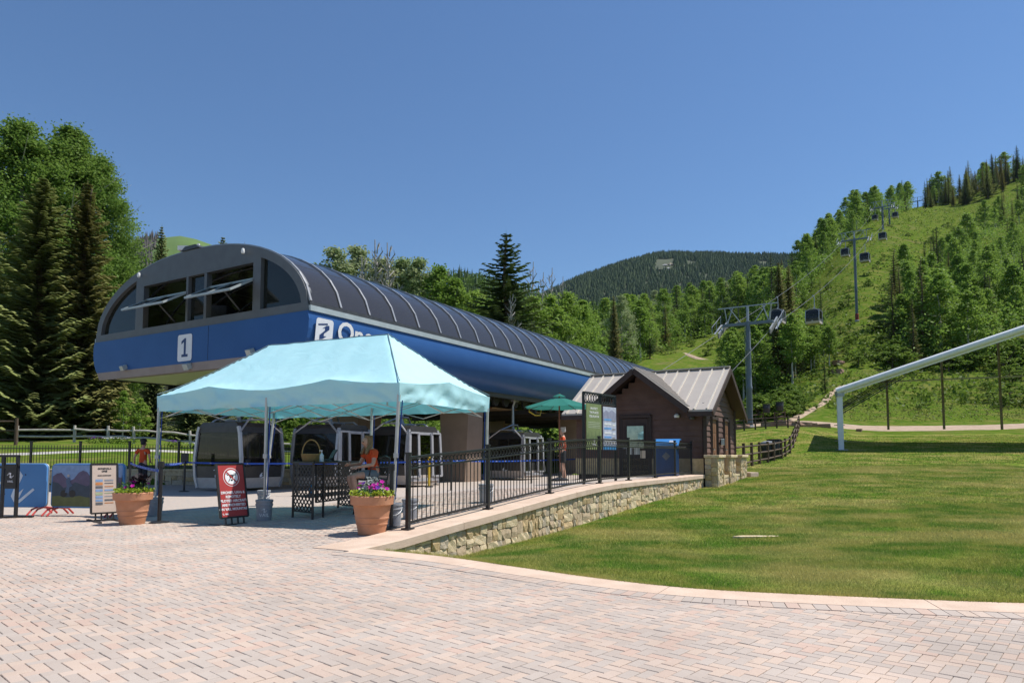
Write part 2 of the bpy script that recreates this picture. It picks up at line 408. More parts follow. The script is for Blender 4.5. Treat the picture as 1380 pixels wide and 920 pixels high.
# grass blades of the near lawn
def blades(n, x0, x1, y0, y1, h, w, seed):
    r = np.random.default_rng(seed); x = r.uniform(x0, x1, n); y = r.uniform(y0, y1, n)
    k = ~inside(PLO, x, y) & (np.abs(x/y) < 1.25); x = x[k]; y = y[k]; n = len(x)
    z = zTv(x, y) - .002
    a = r.uniform(0, 6.28, n); hh = h*r.uniform(.5, 1.25, n); ww = w*r.uniform(.7, 1.3, n); la = r.uniform(0, 6.28, n); ll = hh*r.uniform(.1, .9, n)
    P = np.empty((n, 3, 3)); P[:, 0] = np.stack([x-np.cos(a)*ww, y-np.sin(a)*ww, z], -1); P[:, 1] = np.stack([x+np.cos(a)*ww, y+np.sin(a)*ww, z], -1)
    P[:, 2] = np.stack([x+np.cos(la)*ll, y+np.sin(la)*ll, z+hh], -1); return P
def edge_blades(n, seed):
    r = np.random.default_rng(seed); i = r.integers(3, len(CUR)-1, n); t = r.random(n); C = np.array([tuple(p) for p in CUR]); A = C[i]*(1-t[:, None])+C[i-1]*t[:, None]; tg = C[i]-C[i-1]; tg /= np.linalg.norm(tg, axis=1)[:, None]; nn = np.stack([tg[:, 1], -tg[:, 0]], -1)
    base = A-nn*r.uniform(.0, .05, n)[:, None]; tip = base+nn*r.uniform(-.01, .055, n)[:, None]+tg*r.normal(0, .02, n)[:, None]; z = np.maximum(zTv(base[:, 0], base[:, 1]), -.06); P = np.empty((n, 3, 3))
    P[:, 0] = np.c_[base-tg*.004, z]; P[:, 1] = np.c_[base+tg*.004, z]; P[:, 2] = np.c_[tip, .012+r.uniform(0, .045, n)]; return P
P = np.concatenate([edge_blades(26000, 9), blades(430000, -1.5, 12.5, 5.3, 10.5, .034, .0032, 1), blades(330000, -1.5, 18, 10.5, 17, .040, .0055, 2), blades(240000, 0, 24, 17, 34, .05, .010, 3), blades(130000, 0, 52, 34, 66, .06, .022, 4)])
me = tri_mesh('grass', P, rng.random(len(P)), G_BLADE); o = link('lawn_grass', me); o['kind'] = 'stuff'; tag(o, 'short mown green grass covering the open lawn', 'grass')
# ------------------------------------------------------------------ plaza
SAND = M('joint_sand', (.40, .345, .29), (.30, .26, .215), scale=30, rough=.95)
gx = np.arange(-20, 20.01, .25); gy = np.arange(-7.75, 17.3, .25); X, Y = np.meshgrid(gx, gy); cx = (X[:-1, :-1]+X[1:, 1:])/2; cy = (Y[:-1, :-1]+Y[1:, 1:])/2
plaza = struct(grid_obj('plaza', X, Y, zpv(X, Y)-.008, SAND, keep=inside(PLM, cx, cy)))
def pavemat():
    m = D.materials.new('paver_faces'); m.use_nodes = True; n = m.node_tree.nodes; l = m.node_tree.links; p = n['Principled BSDF']
    p.inputs['Roughness'].default_value = .88; p.inputs['Specular IOR Level'].default_value = .3
    a = n.new('ShaderNodeAttribute'); a.attribute_name = 'Col'; g = n.new('ShaderNodeNewGeometry')
    cr = n.new('ShaderNodeValToRGB'); e = cr.color_ramp; e.interpolation = 'CONSTANT'
    cols = [(0, (.44, .37, .315)), (.16, (.45, .382, .327)), (.34, (.43, .36, .306)), (.55, (.50, .385, .31)), (.70, (.51, .40, .32)), (.85, (.50, .368, .295)), (.94, (.515, .41, .335))]
    e.elements[0].position = 0; e.elements[0].color = cols[0][1]+(1,); e.elements[1].position = .16; e.elements[1].color = cols[1][1]+(1,)
    for q, c in cols[2:]: k = e.elements.new(q); k.color = c+(1,)
    l.new(a.outputs['Fac'], cr.inputs[0])
    t = n.new('ShaderNodeTexNoise'); t.inputs['Scale'].default_value = 220; t.inputs['Detail'].default_value = 3; l.new(g.outputs['Position'], t.inputs[0])
    t2 = n.new('ShaderNodeTexNoise'); t2.inputs['Scale'].default_value = .8; t2.inputs['Detail'].default_value = 5; l.new(g.outputs['Position'], t2.inputs[0])
    def mr(o, a_, b_, c_, d_):
        r = n.new('ShaderNodeMapRange'); r.inputs[1].default_value = a_; r.inputs[2].default_value = b_; r.inputs[3].default_value = c_; r.inputs[4].default_value = d_; l.new(o, r.inputs[0]); return r.outputs[0]
    f = n.new('ShaderNodeMath'); f.operation = 'MULTIPLY'; l.new(mr(t.outputs[0], .25, .75, .86, 1.12), f.inputs[0]); l.new(mr(t2.outputs[0], .3, .7, .86, 1.08), f.inputs[1])
    t3 = n.new('ShaderNodeTexNoise'); t3.inputs['Scale'].default_value = 7; t3.inputs['Detail'].default_value = 3; l.new(g.outputs['Position'], t3.inputs[0])
    f2 = n.new('ShaderNodeMath'); f2.operation = 'MULTIPLY'; l.new(f.outputs[0], f2.inputs[0]); l.new(mr(t3.outputs[0], .66, .74, 1., .82), f2.inputs[1]); f = f2
    v = n.new('ShaderNodeVectorMath'); v.operation = 'SCALE'; l.new(cr.outputs[0], v.inputs[0]); l.new(f.outputs[0], v.inputs['Scale']); l.new(v.outputs[0], p.inputs['Base Color'])
    b = n.new('ShaderNodeBump'); b.inputs['Strength'].default_value = .25; b.inputs['Distance'].default_value = .004; l.new(t.outputs[0], b.inputs['Height']); l.new(b.outputs[0], p.inputs['Normal'])
    return m
PAVE = pavemat()
PW = .075; th = R(-42); N_ = 350
ii, jj = np.meshgrid(np.arange(-N_, N_), np.arange(-N_, N_)); c4 = (ii-jj) % 4
H = c4 == 0; Vv = c4 == 3
cu = np.concatenate([(ii[H]+1), (ii[Vv]+.5)])*PW; cv = np.concatenate([(jj[H]+.5), (jj[Vv]+1)])*PW
ang = np.concatenate([np.full(H.sum(), th), np.full(Vv.sum(), th+math.pi/2)])
ci, si = math.cos(th), math.sin(th); bx = cu*ci-cv*si; by = cu*si+cv*ci + 6
SOLD = offs(CUR, .52)
SPOLY = poly_of(SOLD, -.1)
rad = np.hypot(bx, by); k = inside(SPOLY, bx, by) & (rad < 17) & (by > -1) & (np.abs(bx) < np.maximum(5, by*1.02+1)); bx, by, ang = bx[k], by[k], ang[k]
# individual pavers: the 300 that show largest in view
pyv = HOR + FPX*CAMH/np.maximum(by, .1); pxv = CXP+FPX*bx/np.maximum(by, .1)
vis = (by > 3) & (pxv > 4) & (pxv < 1376) & (pyv < 918); order = np.where(vis)[0][np.argsort(by[vis])][:300]
ind = np.zeros(len(bx), bool); ind[order] = True
def paver_verts(x, y, a, z, hl, hw, ch=.003):
    """top with a small chamfer and sides, quads (5 faces + 4 chamfers)"""
    n = len(x); ca, sa = np.cos(a), np.sin(a)
    def P(u, v, w): return np.stack([x+u*ca-v*sa, y+u*sa+v*ca, z+w], -1)
    cs = [(-1, -1), (1, -1), (1, 1), (-1, 1)]
    top = [P(s*(hl-ch), t*(hw-ch), 0) for s, t in cs]; mid = [P(s*hl, t*hw, -ch) for s, t in cs]; bot = [P(s*hl, t*hw, -.03) for s, t in cs]
    Q = [np.stack(top, 1)]
    for i in range(4):
        j = (i+1) % 4; Q.append(np.stack([mid[i], mid[j], top[j], top[i]], 1)); Q.append(np.stack([bot[i], bot[j], mid[j], mid[i]], 1))
    return np.concatenate(Q), 9
r0 = rng.random(len(bx))
# tone alternates loosely from course to course
tone = np.where(rng.random(len(bx)) < .5, r0, (r0*.5 + .55*((np.floor((bx*ci+by*si)/(2*PW))+np.floor((-bx*si+by*ci)/(PW))) % 2)))
k = ~ind; zz = zpv(bx, by) + rng.normal(0, .0012, len(bx))
aj = ang + rng.normal(0, .006, len(bx))
hl = PW-.0017; hw = PW/2-.0017
Q, m_ = paver_verts(bx[k], by[k], aj[k], zz[k], hl, hw)
me = tri_mesh('pavers', Q, np.tile(tone[k], m_), PAVE); o = link('paver_field', me, plaza); o['kind'] = 'stuff'
PM = []
for q in range(9):
    Q, m_ = paver_verts(np.zeros(1), np.zeros(1), np.zeros(1), np.zeros(1), hl, hw); PM.append(tri_mesh('paver', Q, np.full(m_, (q+.5)/9), PAVE))
for i in order: link('paver', PM[min(8, int(tone[i]*9))], plaza, Matrix.Translation((bx[i], by[i], zz[i])) @ Matrix.Rotation(aj[i], 4, 'Z') )
# soldier course along the kerb
S0 = offs(CUR, .405); S1 = offs(CUR, .605); Q = []; cl = []
L = 0
for i in range(len(S0)-1):
    seg = (S0[i+1]-S0[i]).length; k = max(1, round(seg/.093))
    for j in range(k):
        t0 = (j+.03)/k; t1 = (j+.97)/k
        a, b_ = S0[i].lerp(S0[i+1], t0), S0[i].lerp(S0[i+1], t1); c, d = S1[i].lerp(S1[i+1], t0), S1[i].lerp(S1[i+1], t1)
        z = zp(a.x, a.y)+.0045+random.gauss(0, .0006); T = lambda p, w: (p.x, p.y, z+w)
        tn = random.random()
        for q in ([T(a, 0), T(b_, 0), T(d, 0), T(c, 0)], [T(a, 0), T(c, 0), T(c, -.03), T(a, -.03)], [T(b_, 0), T(d, 0), T(d, -.03), T(b_, -.03)], [T(c, 0), T(d, 0), T(d, -.03), T(c, -.03)]):
            Q.append(q); cl.append(tn)
o = link('soldier_course', tri_mesh('soldier_course', np.array(Q), np.array(cl), PAVE), plaza); o['kind'] = 'stuff'
# paving beyond: courses too small to tell apart
def farpave():
    m = D.materials.new('far_paving'); m.use_nodes = True; n = m.node_tree.nodes; l = m.node_tree.links; p = n['Principled BSDF']; p.inputs['Roughness'].default_value = .9
    g = n.new('ShaderNodeNewGeometry'); mp = n.new('ShaderNodeMapping'); mp.inputs['Rotation'].default_value = (0, 0, -th); mp.inputs['Scale'].default_value = (1, 1, 1); l.new(g.outputs['Position'], mp.inputs[0])
    b = n.new('ShaderNodeTexBrick'); b.inputs['Scale'].default_value = 1/.17; b.inputs['Color1'].default_value = (.40, .355, .31, 1); b.inputs['Color2'].default_value = (.47, .38, .315, 1); b.inputs['Mortar'].default_value = (.3, .27, .24, 1); b.inputs['Mortar Size'].default_value = .012
    l.new(mp.outputs[0], b.inputs[0]); l.new(b.outputs[0], p.inputs['Base Color']); return m
gx = np.arange(-30, 20.01, .25); gy = np.arange(-7.75, 64, .25); X, Y = np.meshgrid(gx, gy); cx = (X[:-1, :-1]+X[1:, 1:])/2; cy = (Y[:-1, :-1]+Y[1:, 1:])/2
keep = inside(PLM, cx, cy) & ((np.hypot(cx, cy) > 16.7) | (cy < -.9) | (np.abs(cx) > np.maximum(4.7, cy*1.02+.7)))
o = struct(grid_obj('plaza_paving', X, Y, zpv(X, Y)-.004, farpave(), keep=keep))
# concrete edging of the paving
edging = thing('paving_edging', 'buff concrete edging band curving between brick paving and lawn', 'edging', (2, 6.5, 0))
i0 = 0; cut = [0, 9, 20, 30, 40, 52, 64, 78, len(CUR)-1]
cut = sorted(set(min(c, len(CUR)-1) for c in cut))
for a, c in zip(cut[:-1], cut[1:]):
    rows = []
    for j in range(a, c+1):
        f = .004 if j in (a, c) else 0
        p, q = CUR[j], CURI[j]; t = (CUR[min(j+1, c)]-CUR[max(j-1, a)]).normalized()*(f if j == a else -f)
        z = zp(q.x, q.y)+.006
        rows.append([(p.x+t.x, p.y+t.y, z-.35), (p.x+t.x, p.y+t.y, z-.012), (p.x*.97+q.x*.03+t.x, p.y*.97+q.y*.03+t.y, z), (q.x+t.x, q.y+t.y, z), (q.x+t.x, q.y+t.y, z-.05)])
    b = MB(); b.sheet(rows); n5 = len(rows)
    b.f.append((0, 1, 2, 3, 4)); b.mi.append(0); b.f.append(tuple((n5-1)*5+k for k in (4, 3, 2, 1, 0))); b.mi.append(0)
    b.build('edging_section', CONC, edging)
# ------------------------------------------------------------------ stone meshes
def stone_mesh(seed, mat):
    r = random.Random(seed); bm = bmesh.new(); bmesh.ops.create_cube(bm, size=1); bmesh.ops.subdivide_edges(bm, edges=bm.edges, cuts=1, use_grid_fill=True)
    for v in bm.verts:
        k = abs(v.co.x) + abs(v.co.z)
        v.co.x *= 1-.05*r.random() if abs(v.co.x) > .4 else 1; v.co.z *= 1-.06*r.random() if abs(v.co.z) > .4 else 1
        v.co.x += r.uniform(-.03, .03); v.co.z += r.uniform(-.03, .03)
        v.co.y += r.uniform(-.07, .07) - (.05 if k < .6 and v.co.y < 0 else 0) + (.07 if (k > .7 and v.co.y < 0) else 0)
    me = D.meshes.new('stone'); bm.to_mesh(me); bm.free(); me.materials.append(mat); return me
STM = [stone_mesh(i, STONE[i % 5]) for i in range(15)]
def stone_face(parent, p0, dirv, length, zlo, zhi, outn, seed, sw=(.2, .46), sh=(.13, .26), depth=.16):
    """lay stones over a vertical face: p0 start (2D), zlo/zhi functions of distance"""
    r = random.Random(seed); dv = Vector((dirv[0], dirv[1], 0)); on = Vector((outn[0], outn[1], 0)); n = 0
    zs = {}
    s = 0
    while s < length-.03:
        w = min(r.uniform(*sw), length-s); 
        if length-s-w < .08: w = length-s
        z0 = zlo(s+w/2); z1 = zhi(s+w/2); z = z0
        while z < z1-.02:
            h = r.uniform(*sh)
            if z+h > z1-.06: h = z1-z
            # split wide stones at times
            parts = [(s, w)] if (w < .24 or r.random() < .45) else [(s, w*.5), (s+w*.5, w*.5)]
            for (sa, wa) in parts:
                c = Vector((p0[0], p0[1], 0)) + dv*(sa+wa/2) + Vector((0, 0, z+h/2)) - on*(depth/2-.03+r.uniform(-.012, .012))
                m = Matrix.Identity(4)
                for i in range(3): m[i][0] = dv[i]*(wa-.004); m[i][1] = -on[i]*depth; m[i][2] = (h-.004) if i == 2 else 0; m[i][3] = c[i]
                link('stone', r.choice(STM), parent, m); n += 1
            z += h
        s += w
    return n
def slope_slab(name, parent, s0, s1, n0, n1, zt, th, mat, ov=.004):
    b = MB(); k = max(1, int((s1-s0)/.5)); rows = []
    for i in range(k+1):
        s = s0+ov+(s1-s0-2*ov)*i/k; a = wl_(s, n0); c = wl_(s, n1); z = zt(s)
        rows.append([(a.x, a.y, z-th), (a.x, a.y, z), (c.x-WN.x*.015, c.y-WN.y*.015, z), (c.x, c.y, z-.015), (c.x, c.y, z-th), (a.x, a.y, z-th)])
    b.sheet(rows)
    for base in (0, k*6): b.f.append(tuple(base+j for j in range(5))); b.mi.append(0)
    return b.build(name, mat, parent)
zcop = lambda s: zp(*wl_(s, 0)) + .008 + .05*ss((s+1.3)/2.2)
wall = thing('retaining_wall', 'low sandstone retaining wall with buff concrete coping above lawn', 'stone wall', (wl_(8, .2).x, wl_(8, .2).y, -.2))
cuts = [-1.75, .9, 2.9, 5.3, 8.0, 10.9, 13.6, 16.25]
for a, c in zip(cuts[:-1], cuts[1:]): slope_slab('coping', wall, a, c, -.22, .44, zcop, .125, CONC)
def wz(s): 
    p = wl_(s, .5); return min(zT(p.x, p.y)-.06, zcop(s)-.17)
nst = stone_face(wall, wl_(-1.35, .36), WD, 17.6, lambda s: wz(s-1.35), lambda s: zcop(s-1.35)-.127, WN, 5)
b = MB(); rows = []
for i in range(37):
    s = -1.35+17.6*i/36; a = wl_(s, .325); c = wl_(s, -.15); rows.append([(a.x, a.y, wz(s)-.2), (a.x, a.y, zcop(s)-.127), (c.x, c.y, zcop(s)-.127), (c.x, c.y, wz(s)-.2)])
b.sheet(rows); b.build('wall_core', MORTAR, wall)
print('wall stones', nst)
# ------------------------------------------------------------------ dirt road, path, rocks
DIRT = M('dirt', (.42, .31, .22), (.33, .24, .16), scale=1.5, rough=.95, bump=.5, bscale=8)
def strip(name, pts, wd, mat, dz=.05, step=1.0):
    P = resample([Vector((p.x, p.y)) for p in pts], step); rows = []
    for i, p in enumerate(P):
        t = (P[min(i+1, len(P)-1)]-P[max(i-1, 0)]).normalized(); nn = Vector((t.y, -t.x)); w = wd(i/(len(P)-1)) if callable(wd) else wd
        w *= 1+.18*mnoise.noise(Vector((p.x*.35, p.y*.35, 2)))
        rows.append([(q.x, q.y, zT(q.x, q.y)+(dz if abs(j) < 2 else -.12)) for j in (-2, -1, 0, 1, 2) for q in [p+nn*(w/2*j/2)]])
    b = MB(); b.sheet(rows); o = b.build(name, mat, smooth=True); return struct(o)
road = strip('dirt_road', [gpt(px, d) for px, d in ((985, 81), (1040, 79), (1100, 77), (1180, 75), (1260, 74.5), (1340, 74.5), (1420, 75), (1550, 78), (1750, 84))], 7.0, DIRT, .09)
path = strip('path', [gpt(px, d) for px, d in ((1056, 79), (1078, 84), (1098, 89), (1112, 94), (1117, 98), (1126, 101), (1136, 104))], lambda t: 1.5-.4*t, DIRT, .12)
p2 = strip('hill_path', [gpt(px, d) for px, d in ((922, 205), (945, 190), (968, 185), (985, 186))], 2.0, DIRT, .2)
# ------------------------------------------------------------------ gondola station
SA = Vector((.515, .857, 0)); SB = Vector((-.857, .515, 0)); ST0 = Vector((-6.32, 21.0, 0)); SW = 12.2; SL = 42.; ZB = 5.72; RZ = 2.85; HALF = SW/2
def st(l, t, z): return ST0 + SB*l + SA*t + Vector((0, 0, z))
ST_GREY = M('station_grey_cladding', (.115, .122, .13), (.10, .105, .112), scale=3, rough=.5, metal=.1)
ST_BLUE = M('station_blue_cladding', (.035, .105, .285), (.031, .096, .265), scale=1.2, rough=.36, spec=.15)
ST_TRIM = M('station_light_trim', (.42, .47, .47), (.36, .41, .41), scale=3, rough=.45, metal=.2)
ST_TAUPE = M('station_taupe_panel', (.30, .24, .21), (.26, .205, .18), scale=2, rough=.6)
ST_SOFF = M('station_soffit', (.46, .43, .34), (.36, .36, .25), scale=.5, rough=.3, metal=.25, detail=2)
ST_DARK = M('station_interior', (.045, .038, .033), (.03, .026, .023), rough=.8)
RIB = M('roof_rib', (.40, .40, .40), (.33, .33, .33), rough=.35, metal=.5)
SMOKE = glassmat('smoked_glass', (.042, .039, .038), .13, .05)
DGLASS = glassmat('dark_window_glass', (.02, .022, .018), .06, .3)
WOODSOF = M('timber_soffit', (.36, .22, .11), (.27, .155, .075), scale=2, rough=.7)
station = thing('gondola_station', 'long blue gondola lift station with arched smoked glass roof', 'lift station', tuple(st(HALF, SL/2, 0)))
def arc(l, off=0.):
    a = HALF-off; u = min(1., abs(l-HALF)/a); return ZB + (RZ-off)*max(0., 1-u**2.25)**(1/2.1)
def arcpts(l0, l1, n, off=0.): return [(l0+(l1-l0)*i/n, arc(l0+(l1-l0)*i/n, off)) for i in range(n+1)]
def face(b, pts, t, th):   # plate of the front face: pts (l,z)
    b.prism([st(l, t, z) for l, z in pts], SA*th)
b = MB(); HD = 7.62; SILL = 6.0; T0 = -.02
# headers above the openings, rim beside the quarter windows, mullions, sill
def head(l0, l1, zl): face(b, [(l0, zl)] + arcpts(l0, l1, 14) + [(l1, zl)], T0, .22)
head(2.40, 9.32, HD)
for (l0, l1) in ((2.40, 2.66), (5.12, 5.26), (6.18, 6.30), (8.94, 9.32)): face(b, [(l0, SILL), (l0, HD), (l1, HD), (l1, SILL)], T0+.003, .21)
face(b, [(.15, ZB)] + [(l, min(SILL, arc(l)-.02)) for l in (.15, .25, .45)] + [(SW-.45, SILL), (SW-.25, min(SILL, arc(.25)-.02)), (SW-.15, min(SILL, arc(.15)-.02)), (SW-.15, ZB)], T0+.001, .218)
def rim(l0, l1, flip):
    o = arcpts(l0, l1, 18); i = arcpts(l0, l1, 18, .30)
    for k in range(18):
        a, c = o[k], o[k+1]; d, e = i[k], i[k+1]
        zi0 = max(SILL-.02, d[1]) if not (d[0] < .36 or d[0] > SW-.36) else ZB; zi1 = max(SILL-.02, e[1]) if not (e[0] < .36 or e[0] > SW-.36) else ZB
        if a[1] < zi0+.01 and c[1] < zi1+.01: continue
        face(b, [(a[0], min(zi0, a[1]-.001)), (a[0], a[1]), (c[0], c[1]), (c[0], min(zi1, c[1]-.001))], T0, .22)
rim(0.0, 2.40, 0); rim(9.32, SW, 1)
for (l0, l1) in ((2.28, 2.42), (9.30, 9.44)): face(b, [(l0, SILL), (l0, arc(l0)-.05), (l1, arc(l1)-.05), (l1, SILL)], T0+.002, .21)
b.build('facade', ST_GREY, station)
def quarter(l0, l1):
    pts = [(l, max(SILL+.02, arc(l, .30))) for l in [l0+(l1-l0)*i/14 for i in range(15)]]
    bb = MB(); face(bb, [(l0, SILL)] + pts + [(l1, SILL)], .12, .02); bb.build('window_pane', DGLASS, station)
quarter(.42, 2.28); quarter(9.44, SW-.42)
bb = MB(); face(bb, [(5.24, SILL), (5.24, HD), (6.2, HD), (6.2, SILL)], .12, .02); bb.build('window_pane', DGLASS, station)
for (l0, l1) in ((2.72, 5.08), (6.36, 8.88)):      # propped-open awning sashes
    hz = 6.85; pit = R(60); Ls = 1.1
    out = -SA*math.sin(pit)*1 + Vector((0, 0, -math.cos(pit)))
    A = st(l0, .1, hz+.25) ; B_ = st(l1, .1, hz+.25)
    bb = MB()
    for p, q in ((A, B_), (A+out*Ls, B_+out*Ls), (A, A+out*Ls), (B_, B_+out*Ls), (A.lerp(B_, .5), A.lerp(B_, .5)+out*Ls)): bb.bar(p, q, .07, .07)
    sash = bb.build('awning_sash', ST_TRIM, station)
    bb = MB(); bb.prism([A, B_, B_+out*Ls, A+out*Ls], Vector((0, 0, .012))); bb.build('sash_glass', DGLASS, sash)
    bb = MB(); m = A.lerp(B_, .32); bb.tube([m+out*Ls*.7, st(l0+(l1-l0)*.32, .15, SILL+.1)], .03, 6); bb.build('stay', DGREY, sash)
# interior behind the openings
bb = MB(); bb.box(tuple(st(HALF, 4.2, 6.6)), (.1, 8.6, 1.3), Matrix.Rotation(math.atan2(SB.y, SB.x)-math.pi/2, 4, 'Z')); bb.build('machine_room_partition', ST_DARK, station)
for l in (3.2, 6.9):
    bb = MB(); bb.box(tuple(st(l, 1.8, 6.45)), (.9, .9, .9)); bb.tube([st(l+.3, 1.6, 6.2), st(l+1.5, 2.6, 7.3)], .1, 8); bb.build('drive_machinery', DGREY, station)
# lower shell profile (l,z) right side, mirrored left
LOW = [(0, ZB), (-.06, ZB-.25), (-.05, ZB-.55), (.02, ZB-.85), (.16, ZB-1.12), (.40, ZB-1.36), (.75, ZB-1.52), (1.15, ZB-1.58)]
b = MB(); zl = ZB-1.24
pts = [p for p in LOW if p[1] > zl] + [(.26, zl)]
ring = pts + [(SW-l, z) for l, z in reversed(pts)]
face(b, [(l, z-.002) for l, z in ring], -.05, .12); b.build('front_fascia', ST_BLUE, station)
bb = MB(); bb.bar(st(4.9-.004, -.053, ZB-.02), st(4.9-.004, -.053, zl+.02), .012, .004, up=tuple(SB)); bb.build('panel_seam', ST_DARK, station)
b = MB(); face(b, [(.262, zl-.002), (.45, zl-.30), (SW-.45, zl-.30), (SW-.262, zl-.002)], -.047, .12); b.build('lower_band', ST_TAUPE, station)
# blue side panels: one sheet per panel, right and left
jt = [0, 3.8, 10.2, 16.8, 23.4, 30, 36.4, SL]
for side in (0, 1):
    for a, c in zip(jt[:-1], jt[1:]):
        b = MB(); rows = []
        for t in (a+.006, c-.006):
            rows.append([st(l if side == 0 else SW-l, t, z) for l, z in LOW])
        rows2 = [[Vector(p)+(SB if side == 0 else -SB)*.03 + Vector((0, 0, .005)) for p in r] for r in rows]
        b.sheet(rows); b.sheet(rows2); b.build('side_panel', ST_BLUE, station, smooth=True)
for l0 in (-.07, SW-.11):
    b = MB(); b.prism([st(l0, 0, ZB), st(l0, 0, ZB+.17), st(l0+.18, 0, ZB+.17), st(l0+.18, 0, ZB)], SA*SL); b.build('eaves_beam', ST_TRIM, station)
for l0 in (-.03, SW-.12):
    b = MB(); b.prism([st(l0, .02, ZB+.172), st(l0, .02, ZB+.30), st(l0+.15, .02, ZB+.30), st(l0+.15, .02, ZB+.172)], SA*(SL-.04)); b.build('gutter', DGREY, station)
# soffit, bullwheel and underside rails
b = MB(); b.prism([st(.9, .2, zl-.30), st(SW-.9, .2, zl-.30), st(SW-.9, SL, zl-.30), st(.9, SL, zl-.30)], Vector((0, 0, .04))); b.build('soffit', ST_SOFF, station)
bc = st(HALF-.8, 4.2, zl-.62)
b = MB(); b.lathe([(2.35, .02), (2.5, .06), (2.5, .2), (2.3, .24), (2.2, .12), (.5, .12), (.4, 0), (0, 0)], 40, bc); b.build('bullwheel', M('bullwheel_yellow', (.42, .36, .28), (.3, .24, .17), rough=.5), station, smooth=True)
for l in (1.0, 2.6, SW-2.6, SW-1.0):
    b = MB(); b.prism([st(l, 3, zl-.52), st(l+.16, 3, zl-.52), st(l+.16, 3, zl-.30), st(l, 3, zl-.30)], SA*(SL-4)); b.build('guide_rail', DGREY, station)
for i in range(30):      # conveyor tyres
    b = MB(); c = st(1.7, 4+i*.95, zl-.62); q = Matrix.Rotation(math.atan2(SB.y, SB.x), 4, 'Z')
    if i == 0:
        w = MB(); w.tube([(-.06, 0, 0), (.06, 0, 0)], .24, 14); TY = w.mesh('conveyor_tyre', M('rubber', (.02, .02, .02)))
    link('conveyor_tyre', TY, station, Matrix.Translation(c) @ q)
# glass roof: ribs and panes
NB = 31; bay = SL/NB; NP = 12
TH = [math.pi*.5*i/NP for i in range(NP+1)]
def rp(side, k, t, off=0.):
    l = HALF - (HALF-.0)*(1-(k/NP)**1.35)      # eave -> ridge
    z = arc(l) + off if l > 0 else ZB+off
    z = max(z, ZB+.30+off)
    if side: l = SW-l
    return st(l, t, z)
for side in (0, 1):
    for i in range(NB):
        b = MB(); rows = [[rp(side, k, i*bay+.03+(bay-.06)*j, 0) for k in range(NP+1)] for j in (0, .5, 1)]
        b.sheet(rows); b.build('roof_pane', SMOKE, station, smooth=True)
    for i in range(NB+1):
        b = MB()
        for k in range(NP):
            t = min(max(i*bay, .06), SL-.04)
            b.bar(rp(side, k, t, .015), rp(side, k+1, t, .015), .075, .07)
        b.build('roof_rib', RIB, station)
for side in (0, 1):
    for k in (3, 7):
        b = MB(); b.bar(rp(side, k, 0, -.02), rp(side, k, SL, -.02), .03, .03); b.build('purlin', DGREY, station)
b = MB(); b.prism([st(HALF-.55, -.05, arc(HALF-.5)+.03), st(HALF+.55, -.05, arc(HALF)+.03), st(HALF+.3, -.05, arc(HALF)+.17), st(HALF-.3, -.05, arc(HALF)+.17)], SA*(SL+.1)); b.build('ridge_cap', DGREY, station)
# far end wall
b = MB(); face(b, [(0, ZB)] + arcpts(0, SW, 30) + [(SW, ZB)], SL-.06, .1); face(b, ring, SL-.06, .1); b.build('rear_wall', ST_GREY, station)
# inner floor of the roof space keeps the vault dark
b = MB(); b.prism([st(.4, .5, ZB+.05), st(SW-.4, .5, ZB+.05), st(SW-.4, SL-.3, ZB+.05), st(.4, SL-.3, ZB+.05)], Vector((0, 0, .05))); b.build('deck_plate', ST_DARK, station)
# number plate, side emblem, lettering
NAVY = M('navy_print', (.01, .035, .13), (.012, .04, .15), rough=.5)
PLATE = M('sign_white', (.74, .75, .78), (.7, .71, .74), rough=.45)
fm = frame(st(6.2, -.058, ZB-.68), -SB, (0, 0, 1))
pl = flat('number_plate', rrect(.82, .96, .09), PLATE, station, fm, .0, .012)
flat('number', [(-.17, -.33), (.19, -.33), (.19, -.235), (.075, -.235), (.075, .34), (-.01, .34), (-.19, .24), (-.19, .13), (-.045, .21), (-.045, -.235), (-.17, -.235)], NAVY, pl, fm, .0135, .002)
fm2 = frame(st(-.075, .55, ZB-.62), SA, SB*(-.10)+Vector((0, 0, 1)))
pl = flat('emblem_plate', rrect(.72, .86, .1), PLATE, station, fm2, .02, .012); logo(pl, fm2 @ Matrix.Translation((0, 0, .032)) @ Matrix.Rotation(R(-38), 4, 'Z'), .66, NAVY)
me = text_mesh('One', .92, WHITEP, 'lettering', align='LEFT', bold=.02); link('lettering', me, station, frame(st(-.085, 1.12, ZB-.52), SA, SB*(-.10)+Vector((0, 0, 1))) @ Matrix.Translation((0, 0, .02)))
# floodlights on the front
for l, z, s in ((9.9, zl+.08, .22), (5.9, zl-.14, .26), (2.55, zl+.12, .24)):
    b = MB(); c = st(l, -.14, z); b.box(tuple(c), (s, .2, s*.8), Matrix.Rotation(math.atan2(-SB.y, -SB.x), 4, 'Z') @ Matrix.Rotation(R(25), 4, 'X')); b.bar(c, st(l, -.02, z), .05)
    b.build('floodlight', ST_TRIM, station, bevel=.01)
for l in (9.1, 3.05):
    b = MB(); b.lathe([(0, -.08), (.05, -.06), (.065, 0), (.045, .1), (0, .12)], 10, st(l, -.14, arc(l)-.25)); b.build('camera_dome', WHITEP, station, smooth=True)
b = MB(); c = st(HALF+.6, .2, arc(HALF)+.12)
b.box(tuple(c+Vector((0, 0, .08))), (.5, .3, .16)); b.tube([c+Vector((.4, .1, 0)), c+Vector((.4, .1, .3))], .05, 8); b.build('roof_beacon', WHITEP, station)
